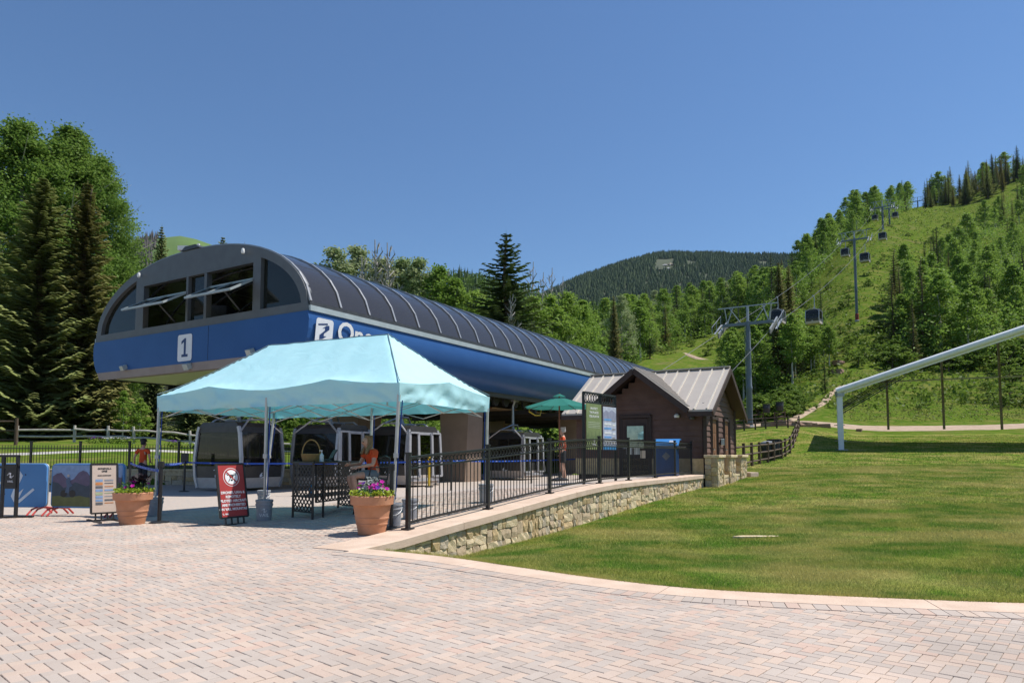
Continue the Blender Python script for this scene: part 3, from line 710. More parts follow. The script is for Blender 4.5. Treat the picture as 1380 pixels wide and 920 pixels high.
# supports
COLM = M('column_render', (.29, .21, .155), (.25, .18, .13), scale=2, rough=.85)
for (l, t, wb, wt) in ((2.3, 11.5, 1.3, 1.7), (SW-3.0, 11.5, 1.5, 2.6), (3.0, 25.5, 1.4, 2.2), (SW-3.0, 25.5, 1.4, 2.2), (3.0, 37, 1.4, 2.2)):
    b = MB(); z1 = zl-.35
    lo = [st(l-wb*.5, t-wb/2, -.3), st(l+wb*.5, t-wb/2, -.3), st(l+wb*.5, t+wb/2, -.3), st(l-wb*.5, t+wb/2, -.3)]
    hi = [st(l-wt/2, t-wt/2*.7, z1), st(l+wt/2, t-wt/2*.7, z1), st(l+wt/2, t+wt/2*.7, z1), st(l-wt/2, t+wt/2*.7, z1)]
    b.add(lo+hi, [(3, 2, 1, 0), (4, 5, 6, 7), (0, 1, 5, 4), (1, 2, 6, 5), (2, 3, 7, 6), (3, 0, 4, 7)]); b.build('support_column', COLM, station)
b = MB(); b.prism([st(2.2, 14, 3.55), st(SW-2.2, 14, 3.55), st(SW-2.2, SL+2, 3.55), st(2.2, SL+2, 3.55)], Vector((0, 0, .06))); b.build('timber_ceiling', WOODSOF, station)
for t in (16, 19, 22, 25, 28, 31, 34):
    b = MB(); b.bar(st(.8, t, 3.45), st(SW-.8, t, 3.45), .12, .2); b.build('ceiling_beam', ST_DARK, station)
YEL = M('yellow_paint', (.62, .42, .02), (.55, .36, .02), rough=.5)
for t in (7.5, 15.5):
    b = MB(); b.tube([st(.9, t, 3.75), st(.7, t-.4, 3.4), st(.75, t+.3, 3.25), st(1.0, t+1.3, 3.3), st(1.1, t+1.6, 3.6)], .035, 7); b.build('safety_rail', YEL, station, smooth=True)
# ------------------------------------------------------------------ ticket hut
HG = Vector((.5, .866, 0)); HE = Vector((-.866, .5, 0)); HC = Vector((6.98, 24.68, 0)); HWD = 4.9; HLN = 5.1; HF = .48; HEV = 3.12; HRG = 4.62
def ht(e, g, z): return HC + HE*e + HG*g + Vector((0, 0, z))
BROWN = M('brown_siding', (.135, .076, .058), (.105, .058, .045), scale=3, rough=.75, bump=.3, bscale=30)
BROWN2 = M('brown_trim', (.05, .028, .022), (.04, .022, .018), rough=.65)
DOORB = M('tan_door', (.21, .10, .05), (.18, .085, .042), rough=.6)
ROOFM = M('tan_standing_seam', (.47, .42, .36), (.44, .39, .335), scale=2, rough=.45, metal=.1)
hut = thing('ticket_hut', 'brown timber hut with tan metal roof and stone base', 'hut', tuple(ht(HLN/2, HWD/2, HF)))
b = MB(); b.prism([ht(.06, .06, HF-.6), ht(HLN-.06, .06, HF-.6), ht(HLN-.06, HWD-.06, HF-.6), ht(.06, HWD-.06, HF-.6)], Vector((0, 0, HEV+.62-HF)))
gp = [ht(.06, .06, HEV), ht(.06, HWD/2, HRG-.22), ht(.06, HWD-.06, HEV)]; b.prism(gp, HE*(HLN-.12)); b.build('wall_core', BROWN2, hut)
# lap siding boards, front and gable side
bh = .205; z = HF+.02; i = 0
CGm, CGh, CGz = 2.45, 1.72, 4.45         # cross gable: centre along the front, half width, apex height
def lap(p, q, z0, z1, nrm, name='siding_board'):
    b = MB(); nrm = Vector(nrm); 
    b.add([p+Vector((0, 0, z0))+nrm*.045, q+Vector((0, 0, z0))+nrm*.045, q+Vector((0, 0, z1))+nrm*.012, p+Vector((0, 0, z1))+nrm*.012, p+Vector((0, 0, z0)), q+Vector((0, 0, z0)), q+Vector((0, 0, z1)), p+Vector((0, 0, z1))],
          [(0, 1, 2, 3), (4, 7, 6, 5), (0, 4, 5, 1), (3, 2, 6, 7), (0, 3, 7, 4), (1, 5, 6, 2)])
    return b.build(name, BROWN, hut)
FN = -HG; GN = -HE
z = HF+.01
while z < CGz-.3:
    z1 = z+bh+.012
    if z < HEV: lap(ht(.05, .05, 0), ht(HLN, .05, 0), z, z1, FN)
    else:
        hw = CGh*(CGz-z1-.12)/(CGz-HEV)
        if hw > .15: lap(ht(CGm-hw, .05, 0), ht(CGm+hw, .05, 0), z, z1, FN)
    z += bh
z = HF+.01; DW = ((.95, 1.75), (2.95, 3.75)); DT = HF+2.08
while z < HRG-.3:
    z1 = z+bh+.012
    if z < DT:
        segs = [(0.05, DW[0][0]-.1), (DW[0][1]+.1, DW[1][0]-.1), (DW[1][1]+.1, HWD-.02)]
        for a, c in segs: lap(ht(.05, a, 0), ht(.05, c, 0), z, min(z1, z1), GN)
    elif z < HEV-.1: lap(ht(.05, .05, 0), ht(.05, HWD-.02, 0), z, z1, GN)
    else:
        hw = (HWD/2)*(HRG-z1-.2)/(HRG-HEV)
        if hw > .1: lap(ht(.05, HWD/2-hw, 0), ht(.05, HWD/2+hw, 0), z, z1, GN)
    z += bh
for a, c in DW:
    b = MB(); b.prism([ht(.045, a, HF), ht(.045, c, HF), ht(.045, c, DT), ht(.045, a, DT)], GN*.03); dr = b.build('door', DOORB, hut)
    for (u0, u1) in ((.12, .38), (.44, .70)):
        for (v0, v1) in ((.25, .85), (1.0, 1.5), (1.6, 1.92)):
            b = MB(); b.prism([ht(.015, a+u0, HF+v0), ht(.015, a+u1, HF+v0), ht(.015, a+u1, HF+v1), ht(.015, a+u0, HF+v1)], GN*.012); b.build('door_panel', DOORB, dr)
    b = MB(); b.bar(ht(.03, a+.1, HF+.95), ht(-.06, a+.1, HF+.95), .04); b.bar(ht(-.05, a+.08, HF+.95), ht(-.05, a+.24, HF+.95), .03); b.build('handle', STEEL, dr)
    b = MB()
    for p, q in (((a-.05, HF), (a-.05, DT+.1)), ((c+.05, HF), (c+.05, DT+.1)), ((a-.1, DT+.05), (c+.1, DT+.05))): b.bar(ht(0, p[0], p[1]), ht(0, q[0], q[1]), .1, .1)
    b.build('door_frame', BROWN2, hut)
for e in (.02,): 
    b = MB(); b.bar(ht(e, .0, HF), ht(e, .0, HEV), .13, .13); b.build('corner_board', BROWN2, hut)
b = MB(); b.bar(ht(.02, HWD, HF), ht(.02, HWD, HEV), .12, .12); b.build('corner_board', BROWN2, hut)
b = MB(); b.box(tuple(ht(-.05, 2.35, HF+1.25)), (.14, .22, .26)); b.build('meter_box', STEEL, hut, bevel=.02)
b = MB(); c = ht(-.12, .75, HEV-.05); b.lathe([(0, -.16), (.08, -.12), (.09, .05), (.03, .12), (0, .12)], 10, c); b.bar(c+Vector((0, 0, .08)), ht(.05, .75, HEV+.05), .04); b.build('wall_lantern', DGREY, hut)
# front door, window, fixtures
b = MB(); b.prism([ht(2.12, 0, HF), ht(3.14, 0, HF), ht(3.14, 0, HF+2.12), ht(2.12, 0, HF+2.12)], FN*.06); fd = b.build('front_door', BROWN2, hut)
b = MB(); b.prism([ht(2.28, -.06, HF+1.0), ht(2.96, -.06, HF+1.0), ht(2.96, -.06, HF+1.85), ht(2.28, -.06, HF+1.85)], FN*.02); b.build('window_pane', M('window_mirror', (.30, .36, .36), (.2, .26, .27), rough=.04, metal=.9), fd)
b = MB()
for p, q in (((2.24, HF+.98), (3.0, HF+.98)), ((2.24, HF+1.87), (3.0, HF+1.87)), ((2.26, HF+.98), (2.26, HF+1.87)), ((2.98, HF+.98), (2.98, HF+1.87)), ((2.26, HF+1.3), (2.98, HF+1.3))): b.bar(ht(p[0], -.085, p[1]), ht(q[0], -.085, q[1]), .05, .05)
b.build('window_frame', BROWN2, fd)
b = MB(); b.bar(ht(3.06, -.06, HF+1.0), ht(3.06, -.16, HF+1.0), .04); b.bar(ht(3.06, -.15, HF+1.0), ht(2.9, -.15, HF+1.0), .03); b.build('handle', STEEL, fd)
b = MB()
for p, q in (((2.06, HF), (2.06, HF+2.2)), ((3.2, HF), (3.2, HF+2.2)), ((2.0, HF+2.2), (3.26, HF+2.2))): b.bar(ht(p[0], -.05, p[1]), ht(q[0], -.05, q[1]), .12, .1)
b.build('door_frame', BROWN2, hut)
for e, z in ((1.0, HEV-.52), (.45, HEV-.6)):
    b = MB(); c = ht(e, -.1, z); b.lathe([(0, 0), (.1, 0), (.11, .08), (.05, .14), (0, .15)], 12, c); b.build('security_camera', WHITEP if e == 1.0 else DGREY, hut, smooth=True)
# roof: main ridge along the front, cross gable to the front
OH, OE = .40, .50; RT = .07
rs_ = (HRG-HEV)/(HWD/2); ez = HEV - OE*rs_
def roof_plane(name, pts, mat=ROOFM): 
    b = MB(); b.prism([p+Vector((0, 0, -RT-.006)) for p in pts], Vector((0, 0, -.02))); b.build('soffit', BROWN2, hut); b = MB(); b.prism(pts, Vector((0, 0, -RT))); return b.build(name, mat, hut)
RZt = HRG+.02
# where the cross gable ridge meets the main slope
cs = (CGz-HEV)/CGh; gv = (CGz-ez)/rs_ - OE
CE = CGh+OE*.55; cez = CGz - cs*CE
def onmain(e, g): return ht(e, g, ez+(g+OE)*rs_+.03)
vr = onmain(CGm-CE, (cez-ez)/rs_-OE); vl = onmain(CGm+CE, (cez-ez)/rs_-OE); va = onmain(CGm, gv)
g0 = (cez-ez)/rs_-OE
# front slope, split around the cross gable
roof_plane('roof_slope', [onmain(-OH, -OE), onmain(CGm-CE, -OE) if g0 > -OE else onmain(CGm-CE, -OE), vr, va, onmain(CGm, HWD/2), onmain(-OH, HWD/2)])
roof_plane('roof_slope', [onmain(HLN+OH, -OE), onmain(HLN+OH, HWD/2), onmain(CGm, HWD/2), va, vl, onmain(CGm+CE, -OE)])
bk = lambda e, g: ht(e, g, ez+(HWD-g+OE)*rs_+.03)
roof_plane('roof_slope', [bk(-OH, HWD+OE), bk(HLN+OH, HWD+OE), bk(HLN+OH, HWD/2), bk(-OH, HWD/2)])
CF = -OE-.18
cg = lambda e, g: ht(e, g, CGz-cs*abs(e-CGm)+.045)
roof_plane('cross_gable_slope', [cg(CGm, CF), cg(CGm-CE, CF), cg(CGm-CE, g0+.02), cg(CGm, gv+.06)])
roof_plane('cross_gable_slope', [cg(CGm, CF), cg(CGm, gv+.06), cg(CGm+CE, g0+.02), cg(CGm+CE, CF)])
LSEAM = M('roof_seam_light', (.58, .53, .45), (.54, .49, .41), rough=.4, metal=.1)
def seam(p, q, up, mat=LSEAM, w=.05): b = MB(); b.bar(p+Vector((0, 0, .02)), q+Vector((0, 0, .02)), w, .05); b.build('roof_seam', mat, hut)
for e in [-.2+.46*i for i in range(14)]:
    if e > HLN+OH-.05: break
    ga, gb = -OE+.01, HWD/2-.02
    dd = abs(e-CGm)
    if dd < CE: 
        zc_ = CGz-cs*dd; ga = (zc_-ez)/rs_-OE + .02
    if gb-ga > .2: seam(onmain(e, ga), onmain(e, gb), None)
for g in [CF+.12+.2*i for i in range(12)]:
    for sgn in (-1, 1):
        # the standing seams of the cross gable run down its slope, up to the valley
        e_end = CE
        for q in range(30):
            e_t = CE*(1-q/30.); zc_ = CGz-cs*e_t; gm = (zc_-ez)/rs_-OE
            e_end = e_t
            if g <= gm+.001: break
        if e_end > .15: pass
        zmax = CGz-cs*.03
        # part of the slope in front of the valley
        pts = [k/20.*CE for k in range(21) if g <= ((CGz-cs*(k/20.*CE))-ez)/rs_-OE+.01]
        if len(pts) > 1: seam(cg(CGm+sgn*pts[0], g), cg(CGm+sgn*pts[-1], g), None, ROOFM, .03)
b = MB(); b.bar(onmain(-OH, HWD/2)+Vector((0, 0, .03)), onmain(HLN+OH, HWD/2)+Vector((0, 0, .03)), .22, .05); b.build('ridge_cap', ROOFM, hut)
b = MB()
for p, q in ((onmain(-OH-.02, -OE-.04), onmain(-OH-.02, HWD/2)), (bk(-OH-.02, HWD+OE+.04), bk(-OH-.02, HWD/2)), (cg(CGm, CF-.02), cg(CGm-CE-.03, CF-.02)), (cg(CGm, CF-.02), cg(CGm+CE+.03, CF-.02))):
    b.bar(p+Vector((0, 0, -.14)), q+Vector((0, 0, -.14)), .05, .2)
b.build('barge_board', BROWN2, hut)
for e0, e1 in ((-OH, CGm-CE+.03), (CGm+CE, HLN+OH)):
    b = MB(); b.bar(onmain(e0, -OE-.02)-Vector((0, 0, .15)), onmain(e1, -OE-.02)-Vector((0, 0, .15)), .04, .15); b.build('fascia_board', BROWN2, hut)
# stone base of the gable side: three piers with caps, low walls between, steps
def pier(g0_, g1_, zt, out=.42):
    stp = ht(-.0, g0_, 0)+GN*out
    n = stone_face(hut, (stp.x, stp.y), (HG.x, HG.y), g1_-g0_, lambda s: -.05, lambda s: zt, (GN.x, GN.y), int(g0_*100), sw=(.14, .3), depth=.16)
    f = ht(0, g0_, 0)+GN*out
    stone_face(hut, (f.x, f.y), (HE.x, HE.y), out, lambda s: -.05, lambda s: zt, (FN.x, FN.y), int(g0_*77)+3, sw=(.16, .3), depth=.16)
    b = MB(); b.prism([ht(.03, g0_+.05, -.2), ht(.03, g1_-.02, -.2), ht(.03, g1_-.02, -.2)+GN*(out-.04), ht(.03, g0_+.05, -.2)+GN*(out-.04)], Vector((0, 0, zt+.2))); b.build('pier_core', MORTAR, hut)
    b = MB(); b.prism([ht(.03, g0_-.06, zt), ht(.03, g1_+.06, zt), ht(0, g1_+.06, zt)+GN*(out+.1), ht(0, g0_-.06, zt)+GN*(out+.1)], Vector((0, 0, .1))); b.build('pier_cap', STONE[3], hut, bevel=.015)
pier(-.1, .85, 1.13); pier(1.85, 2.85, 1.13); pier(3.85, HWD+.1, 1.13)
for a, c in DW:
    stp = ht(0, a-.1, 0)+GN*.36
    stone_face(hut, (stp.x, stp.y), (HG.x, HG.y), c-a+.2, lambda s: -.05, lambda s: HF-.09, (GN.x, GN.y), int(a*30), sw=(.16, .3))
    b = MB(); b.prism([ht(0, a-.1, HF-.09), ht(0, c+.1, HF-.09), ht(0, c+.1, HF-.09)+GN*.40, ht(0, a-.1, HF-.09)+GN*.40], Vector((0, 0, .085))); b.build('door_sill', STONE[1], hut)
b = MB(); b.box(tuple(ht(-.5, HWD+.45, .22)), (.5, .5, .55), Matrix.Rotation(R(30), 4, 'Z')); b.build('plinth_stone', CONC, hut, bevel=.02)
b = MB(); b.prism([ht(0, 0, HF), ht(HLN, 0, HF), ht(HLN, 0, HF+.62), ht(0, 0, HF+.62)], FN*.06); b.build('front_plinth', STONE[0], hut)
# ------------------------------------------------------------------ gondola cabins
CAB_FR = M('cabin_silver_frame', (.50, .50, .52), (.44, .44, .46), rough=.35, metal=.35)
CAB_DK = M('cabin_dark_panel', (.035, .033, .033), (.05, .047, .045), rough=.35)
CAB_BT = M('cabin_beige_skirt', (.55, .48, .42), (.48, .41, .36), rough=.55)
CGLASS = glassmat('cabin_glass', (.018, .016, .014), .06, .28)
SEATM = M('cabin_seat', (.16, .08, .04), (.12, .06, .03), rough=.8)
def make_cabin(name, open_doors, hang):
    """origin under the cabin centre at its base; long side along X, doors on the +Y side, hung from (0,0,top)"""
    t = D.objects.new(name, None); COL.objects.link(t); ROOT[t] = Matrix.Identity(4); t.empty_display_size = .3
    L, Wd, Hh = 2.1, 2.0, 2.25
    def ring(z):   # bulge of the shell with height
        k = {0.0: .86, .35: .96, .75: 1.0, 1.0: 1.0, 1.9: .90, 2.1: .84, 2.25: .70}[z]; return (L/2*k, Wd/2*(.92+.08*k))
    def pt(sx, sy, z, o=0.): a, b = ring(z); return Vector((sx*(a+o), sy*(b+o), z+.12))
    b = MB(); zs = [0.0, .35, .75]
    rows = [[pt(-1, -1, z), pt(1, -1, z), pt(1, 1, z), pt(-1, 1, z), pt(-1, -1, z)] for z in zs]
    b.sheet(rows[:2]); b.add([pt(-1, -1, 0.), pt(1, -1, 0.), pt(1, 1, 0.), pt(-1, 1, 0.)], [(0, 1, 2, 3)]); b.build('skirt', CAB_BT, t)
    b = MB(); b.sheet(rows[1:]); b.build('lower_panel', CAB_DK, t)
    # glazing: four panes
    for (a, c) in (((-1, -1), (1, -1)), ((1, -1), (1, 1)), ((1, 1), (-1, 1)), ((-1, 1), (-1, -1))):
        if open_doors and a == (1, 1):
            for s in (-1, 1):
                b = MB(); e0 = pt(s, 1, .75); e1 = pt(s, 1, 1.9); m0 = Vector((s*.42, e0.y, e0.z)); m1 = Vector((s*.42, e1.y, e1.z)); b.add([e0, m0, m1, e1], [(0, 1, 2, 3)]); b.build('window_pane', CGLASS, t)
            continue
        b = MB(); b.sheet([[pt(*a, .75, -.015), pt(*c, .75, -.015)], [pt(*a, 1.0, -.015), pt(*c, 1.0, -.015)], [pt(*a, 1.9, -.015), pt(*c, 1.9, -.015)]]); b.build('window_pane', CGLASS, t)
    for sx in (-1, 1):
        for sy in (-1, 1):
            b = MB(); P = [pt(sx, sy, z) for z in (0., .35, .75, 1.0, 1.9, 2.1)]
            for p, q in zip(P[:-1], P[1:]): b.bar(p, q, .10, .09)
            b.build('corner_post', CAB_FR, t)
    b = MB(); rr = [[pt(-1, -1, z, .01), pt(1, -1, z, .01), pt(1, 1, z, .01), pt(-1, 1, z, .01), pt(-1, -1, z, .01)] for z in (1.9, 2.1, 2.25)]
    b.sheet(rr); b.add([pt(-1, -1, 2.25), pt(1, -1, 2.25), pt(1, 1, 2.25), pt(-1, 1, 2.25)], [(0, 1, 2, 3)]); b.build('roof', CAB_DK, t)
    b = MB()
    for sx in (-1, 1): b.tube([pt(sx, -1, 1.9, .03), pt(sx, -.4, 2.25, .03)+Vector((0, 0, .12)), pt(sx, .4, 2.25, .03)+Vector((0, 0, .12)), pt(sx, 1, 1.9, .03)], .035, 6)
    b.tube([pt(-1, 0, 2.25, 0)+Vector((0, 0, .1)), pt(1, 0, 2.25, 0)+Vector((0, 0, .1))], .035, 6); b.build('roof_frame', CAB_FR, t)
    for sx in (-1, 1):
        b = MB(); b.box((sx*.62, 0, .55), (.42, 1.7, .1)); b.box((sx*.85, 0, .85), (.08, 1.7, .6)); b.build('bench', SEATM, t)
    for sx in (-1, 1):     # end-face bumpers
        b = MB(); q = pt(sx, 0, .75); b.box((q.x, -.75, .98), (.16, .22, .26)); b.build('bumper', BLACK, t, bevel=.04)
        b = MB(); q = pt(sx, 0, .75); b.box((q.x, .75, .98), (.16, .22, .26)); b.build('bumper', BLACK, t, bevel=.04)
        fm = frame(Vector((sx*(ring(.35)[0]+.012), 0, .62)), (0, 1 if sx > 0 else -1, 0), (sx*.03, 0, 1)); logo(t, fm @ Matrix.Rotation(R(-35), 4, 'Z'), .38, PLATE)
    fm = frame(Vector((0, -Wd/2-.012, .62)), (1, 0, 0), (0, -.03, 1)); logo(t, fm @ Matrix.Rotation(R(-35), 4, 'Z'), .36, PLATE)
    if open_doors:
        for s in (-1, 1):
            b = MB(); y = Wd/2+.13; x0 = s*.42; x1 = s*1.0
            P = [(x0, y, .42), (x1, y, .42), (x1*.93, y-.06, 2.1), (x0, y-.06, 2.1)]
            P = [Vector(p) for p in P]
            for i in range(4): b.bar(P[i], P[(i+1) % 4], .12, .07)
            dr = b.build('door', CAB_FR, t); b = MB(); b.add(P, [(0, 1, 2, 3)]); b.build('door_glass', CGLASS, dr)
        b = MB(); b.box((0, Wd/2-.02, 2.08), (1.9, .12, .1)); b.build('door_track', CAB_FR, t)
        b = MB(); b.box((0, Wd/2+.1, .3), (1.7, .1, .12)); b.build('door_step', CAB_FR, t)
    else:
        b = MB()
        for x in (-.62, 0, .62): b.bar((x, Wd/2-.02, .5), (x*.95, Wd/2*.985-.03, 2.0), .05, .05)
        b.build('door_frame', CAB_FR, t)
    b = MB(); b.tube([(0, 0, 2.3), (0, -.12, 2.6), (0, -.12, hang-.3), (0, 0, hang)], [.09, .07, .06, .06], 8); b.box((0, 0, hang+.02), (.55, .16, .16)); b.build('hanger_arm', STEEL, t)
    b = MB(); b.tube([(-.8, -.3, 2.5), (-.25, 0, 2.75), (.25, 0, 2.75), (.8, -.3, 2.5)], .04, 6); b.build('suspension_yoke', STEEL, t)
    return t
cabS = make_cabin('gondola_cabin', True, 4.0); cabH = make_cabin('gondola_cabin', False, 4.6)
def setcab(o, label, loc, rz, group=None, sc=1.):
    tag(o, label, 'gondola cabin', group); place(o, loc, rz, sc); ROOT[o] = Matrix.Translation(Vector(loc)) @ Matrix.Rotation(rz, 4, 'Z'); return o
AXA = math.atan2(SA.y, SA.x)
def cab_at(px, d, z=.12): p = at(px, 600, d); return (p.x, p.y, z)
setcab(cabS, 'open-doored gondola cabin behind the seated woman and the tall tent pole', (-4.32, 27.3, -.02), AXA+math.pi)
o = copy_tree(cabS); setcab(o, 'open-doored gondola cabin beside the tapered column, left of green umbrella', (.15, 34.6, -.02), AXA+math.pi)
o = copy_tree(cabS); setcab(o, 'gondola cabin with bright open doors behind black counter and basket', tuple(st(2.9, 3.9, -.02)), AXA+math.pi+R(8))
cabT = copy_tree(cabH); setcab(cabT, 'closed dark gondola cabin turning behind the red no-drone sign', tuple(st(4.55, 1.1, -.02)), R(-23))
# ------------------------------------------------------------------ lift towers and ropes
TOWC = M('tower_blue_grey', (.17, .20, .225), (.145, .17, .195), rough=.5, metal=.25, scale=2)
CONCG = M('grey_concrete', (.42, .40, .37), (.35, .33, .30), rough=.9, bump=.3)
REDP = M('red_padding', (.35, .025, .02), (.28, .02, .018), rough=.7)
LD = Vector((.53, .848, 0)).normalized(); LS = Vector((.848, -.53, 0)).normalized()
def tower(label, base, H, sc=1., pad=False, arm=2.9, rises=.5):
    t = thing('lift_tower', label, 'lift tower', tuple(base)); B = Vector(base); up = Vector((0, 0, 1))
    b = MB(); r = .31*sc
    b.tube([B-up*1.5, B+up*H*.33, B+up*H*.34, B+up*H*.36, B+up*H*.37, B+up*H*.67, B+up*H*.68, B+up*H*.7, B+up*H*.71, B+up*H*.94], [r, r*.96, r*1.12, r*1.12, r*.94, r*.88, r*1.02, r*1.02, r*.85, r*.78], 16); b.build('pole', TOWC, t, smooth=True)
    b = MB(); b.lathe([(r*1.9, -.6), (r*1.9, .12), (r*1.5, .2), (0, .2)], 14, B); b.build('footing', CONCG, t)
    b = MB(); b.lathe([(r*1.35, .2), (r*1.35, .3), (r, .34)], 14, B); b.build('base_flange', TOWC, t)
    if pad: b = MB(); b.lathe([(r*1.25, .2), (r*1.3, 1.6), (r*1.1, 1.75), (r*.9, 1.75)], 14, B); b.build('safety_pad', REDP, t)
    A = B+up*H*.92; a = arm*sc
    b = MB(); b.bar(A-LS*a, A+LS*a, .3*sc, .34*sc); b.build('crossarm', TOWC, t)
    Tp = A+up*2.0*sc
    b = MB(); b.bar(Tp-LS*(a+.6*sc), Tp+LS*(a+.6*sc), .12*sc, .12*sc); b.build('lifting_frame_beam', STEEL, t)
    b = MB(); b.tube([A, Tp], .16*sc, 8); b.build('lifting_frame_post', STEEL, t)
    for s in (-1, 1):
        b = MB(); b.bar(A+LS*s*a*.25, Tp+LS*s*a*.75, .09*sc); b.bar(A+LS*s*a*.85, Tp+LS*s*(a*.6), .1*sc); b.bar(A+LS*s*a*.85+LD*.3, Tp+LS*s*(a*.95), .1*sc); b.build('brace', STEEL, t)
        c = A+LS*s*a*1.02-up*.25*sc; sl_ = (LD+up*rises).normalized()
        b = MB(); b.bar(c-sl_*2.3*sc, c+sl_*2.3*sc, .14*sc, .22*sc); b.bar(c, A+LS*s*a, .2*sc); sh = b.build('sheave_beam', STEEL, t)
        w = MB(); w.tube([LS*-.07*sc, LS*.07*sc], .24*sc, 12); wm = w.mesh('sheave', M('sheave_grey', (.2, .2, .2), (.1, .1, .1), rough=.6))
        for k in range(8): link('sheave', wm, sh, Matrix.Translation(c+sl_*(-2.1+.6*k)*sc-up*.3*sc))
        b = MB(); wk = c+LS*s*.55*sc-up*.1
        b.bar(wk-sl_*1.8*sc, wk+sl_*1.8*sc, .22*sc, .04*sc); b.bar(wk-sl_*2.2*sc+LS*s*.2*sc+up*.9*sc, wk+sl_*2.2*sc+LS*s*.2*sc+up*.9*sc, .05*sc)
        for k in (-1, 0, 1): b.bar(wk+sl_*2.1*k*sc+LS*s*.2*sc, wk+sl_*2.1*k*sc+LS*s*.2*sc+up*.9*sc, .05*sc)
        b.build('catwalk', STEEL, t)
    b = MB()
    for k in range(int(H*.9/.45)): b.bar(B+LS*(-.24)*sc-LD*(r+.12)+up*(.6+k*.45), B+LS*.24*sc-LD*(r+.12)+up*(.6+k*.45), .03*sc)
    for s in (-1, 1): b.bar(B+LS*s*.24*sc-LD*(r+.12)+up*.4, B+LS*s*.24*sc-LD*(r+.12)+up*H*.92, .04*sc)
    b.build('ladder', TOWC, t)
    return [A+LS*s*a*1.02-up*.5*sc for s in (-1, 1)]
def tow(label, px, d, pytop, **k):
    g = gpt(px, d); g.z -= .1; top = at(px, pytop, d).z; return tower(label, g, (top-g.z)/.92, **k)
T1 = tow('grey lift tower standing behind the hut, nearest the wooden fence', 1011, 76, 436, arm=2.7)
T2 = tow('grey lift tower with red pad at its foot on the open ski run', 1155, 160, 323, sc=1.0, pad=True, arm=2.9)
T3 = tow('lift tower on the skyline above the ski run', 1190, 290, 279, sc=1.35, arm=2.6)
T4 = tow('second lift tower on the skyline right beside its neighbour', 1199, 305, 281, sc=1.2, arm=2.2)
T5 = tow('small far lift tower on the ridge below the spruces', 1237, 440, 271, sc=1.3, arm=2.3)
ROPE = M('steel_rope', (.20, .20, .20), (.15, .15, .15), rough=.5, metal=.5)
SR = [st(1.0, SL-1, 3.9), st(SW-1.0, SL-1, 3.9)]; SR = [SR[1], SR[0]]
def sag(a, b, s, n=14): return [a.lerp(b, i/n) - Vector((0, 0, s*4*(i/n)*(1-i/n))) for i in range(n+1)]
ROPES = {}
for k in (0, 1):
    pts = [SR[k], T1[k], T2[k], T3[k], T5[k]]; b = MB(); allp = []
    for a, c, s in zip(pts[:-1], pts[1:], (.25, 1.2, 1.8, 1.5)): allp += sag(a, c, s)[:-1]
    allp.append(pts[-1]); ROPES[k] = allp
    b.tube(allp, .027, 6); tag(b.build('haul_rope', ROPE), ['steel haul rope on the far side of the lift towers', 'steel haul rope on the near side, passing over the hut roof'][k], 'cable')
USED = []
def cab_on(k, px, label, sc=1.):
    best = None; P = ROPES[k]
    for a, c in zip(P[:-1], P[1:]):
        for i in range(12):
            q = a.lerp(c, i/12); d = q.y*math.cos(PITCH)+(q.z-CAMH)*math.sin(PITCH); x = CXP+FPX*q.x/d
            if best is None or abs(x-px) < best[0]: best = (abs(x-px), q)
    q = best[1]; o = cabH if not USED else copy_tree(cabH); USED.append(1); setcab(o, label, (q.x, q.y, q.z-4.6*sc), math.atan2(LD.y, LD.x)+R(-6), None, sc); return o
cab_on(1, 1096, 'dark hanging gondola cabin left of the red-footed tower, in front of spruces', .9)
cab_on(0, 1047, 'dark hanging gondola cabin just right of the tower behind the hut', .9)
cab_on(0, 1139, 'gondola cabin hanging left of the red-footed tower pole', .9)
cab_on(1, 1165, 'gondola cabin hanging right of the red-footed tower pole', .9)
cab_on(1, 1189, 'gondola cabin low over the run below the skyline tower', 1.05)
cab_on(0, 1179, 'gondola cabin left of the skyline tower', 1.05)
cab_on(1, 1206, 'gondola cabin right of the skyline tower, against trees', 1.1)
# ------------------------------------------------------------------ black railing on the wall
RAILH = 1.1
rail = thing('iron_railing', 'black iron railing with ring frieze along the stone wall coping', 'railing', (WA.x, WA.y, zcop(0)))
posts = [0, 2.33, 4.85, 7.62, 9.7, 12.0, 14.1, 16.1]
def rpnt(s, z, n=0.): p = wl_(s, n); return Vector((p.x, p.y, zcop(s)+z))
pm = MB(); pm.box((0, 0, RAILH/2+.03), (.06, .06, RAILH+.06)); pm.box((0, 0, RAILH+.075), (.08, .08, .03)); pm.box((0, 0, .012), (.15, .15, .024)); pm = pm.mesh('post', BLACK)
km = MB(); km.tube([(0, 0, 0), (0, 0, RAILH-.28)], .009, 5); km = km.mesh('picket', BLACK)
rm = MB(); N = 10
rm.tube([(math.cos(2*math.pi*k/N)*.052, 0, math.sin(2*math.pi*k/N)*.052) for k in range(N+1)], .009, 5, cap=False); rm = rm.mesh('frieze_ring', BLACK)
qz = Matrix.Rotation(math.atan2(WD.y, WD.x), 4, 'Z')
for s in posts: link('post', pm, rail, Matrix.Translation(rpnt(s, 0)) @ qz)
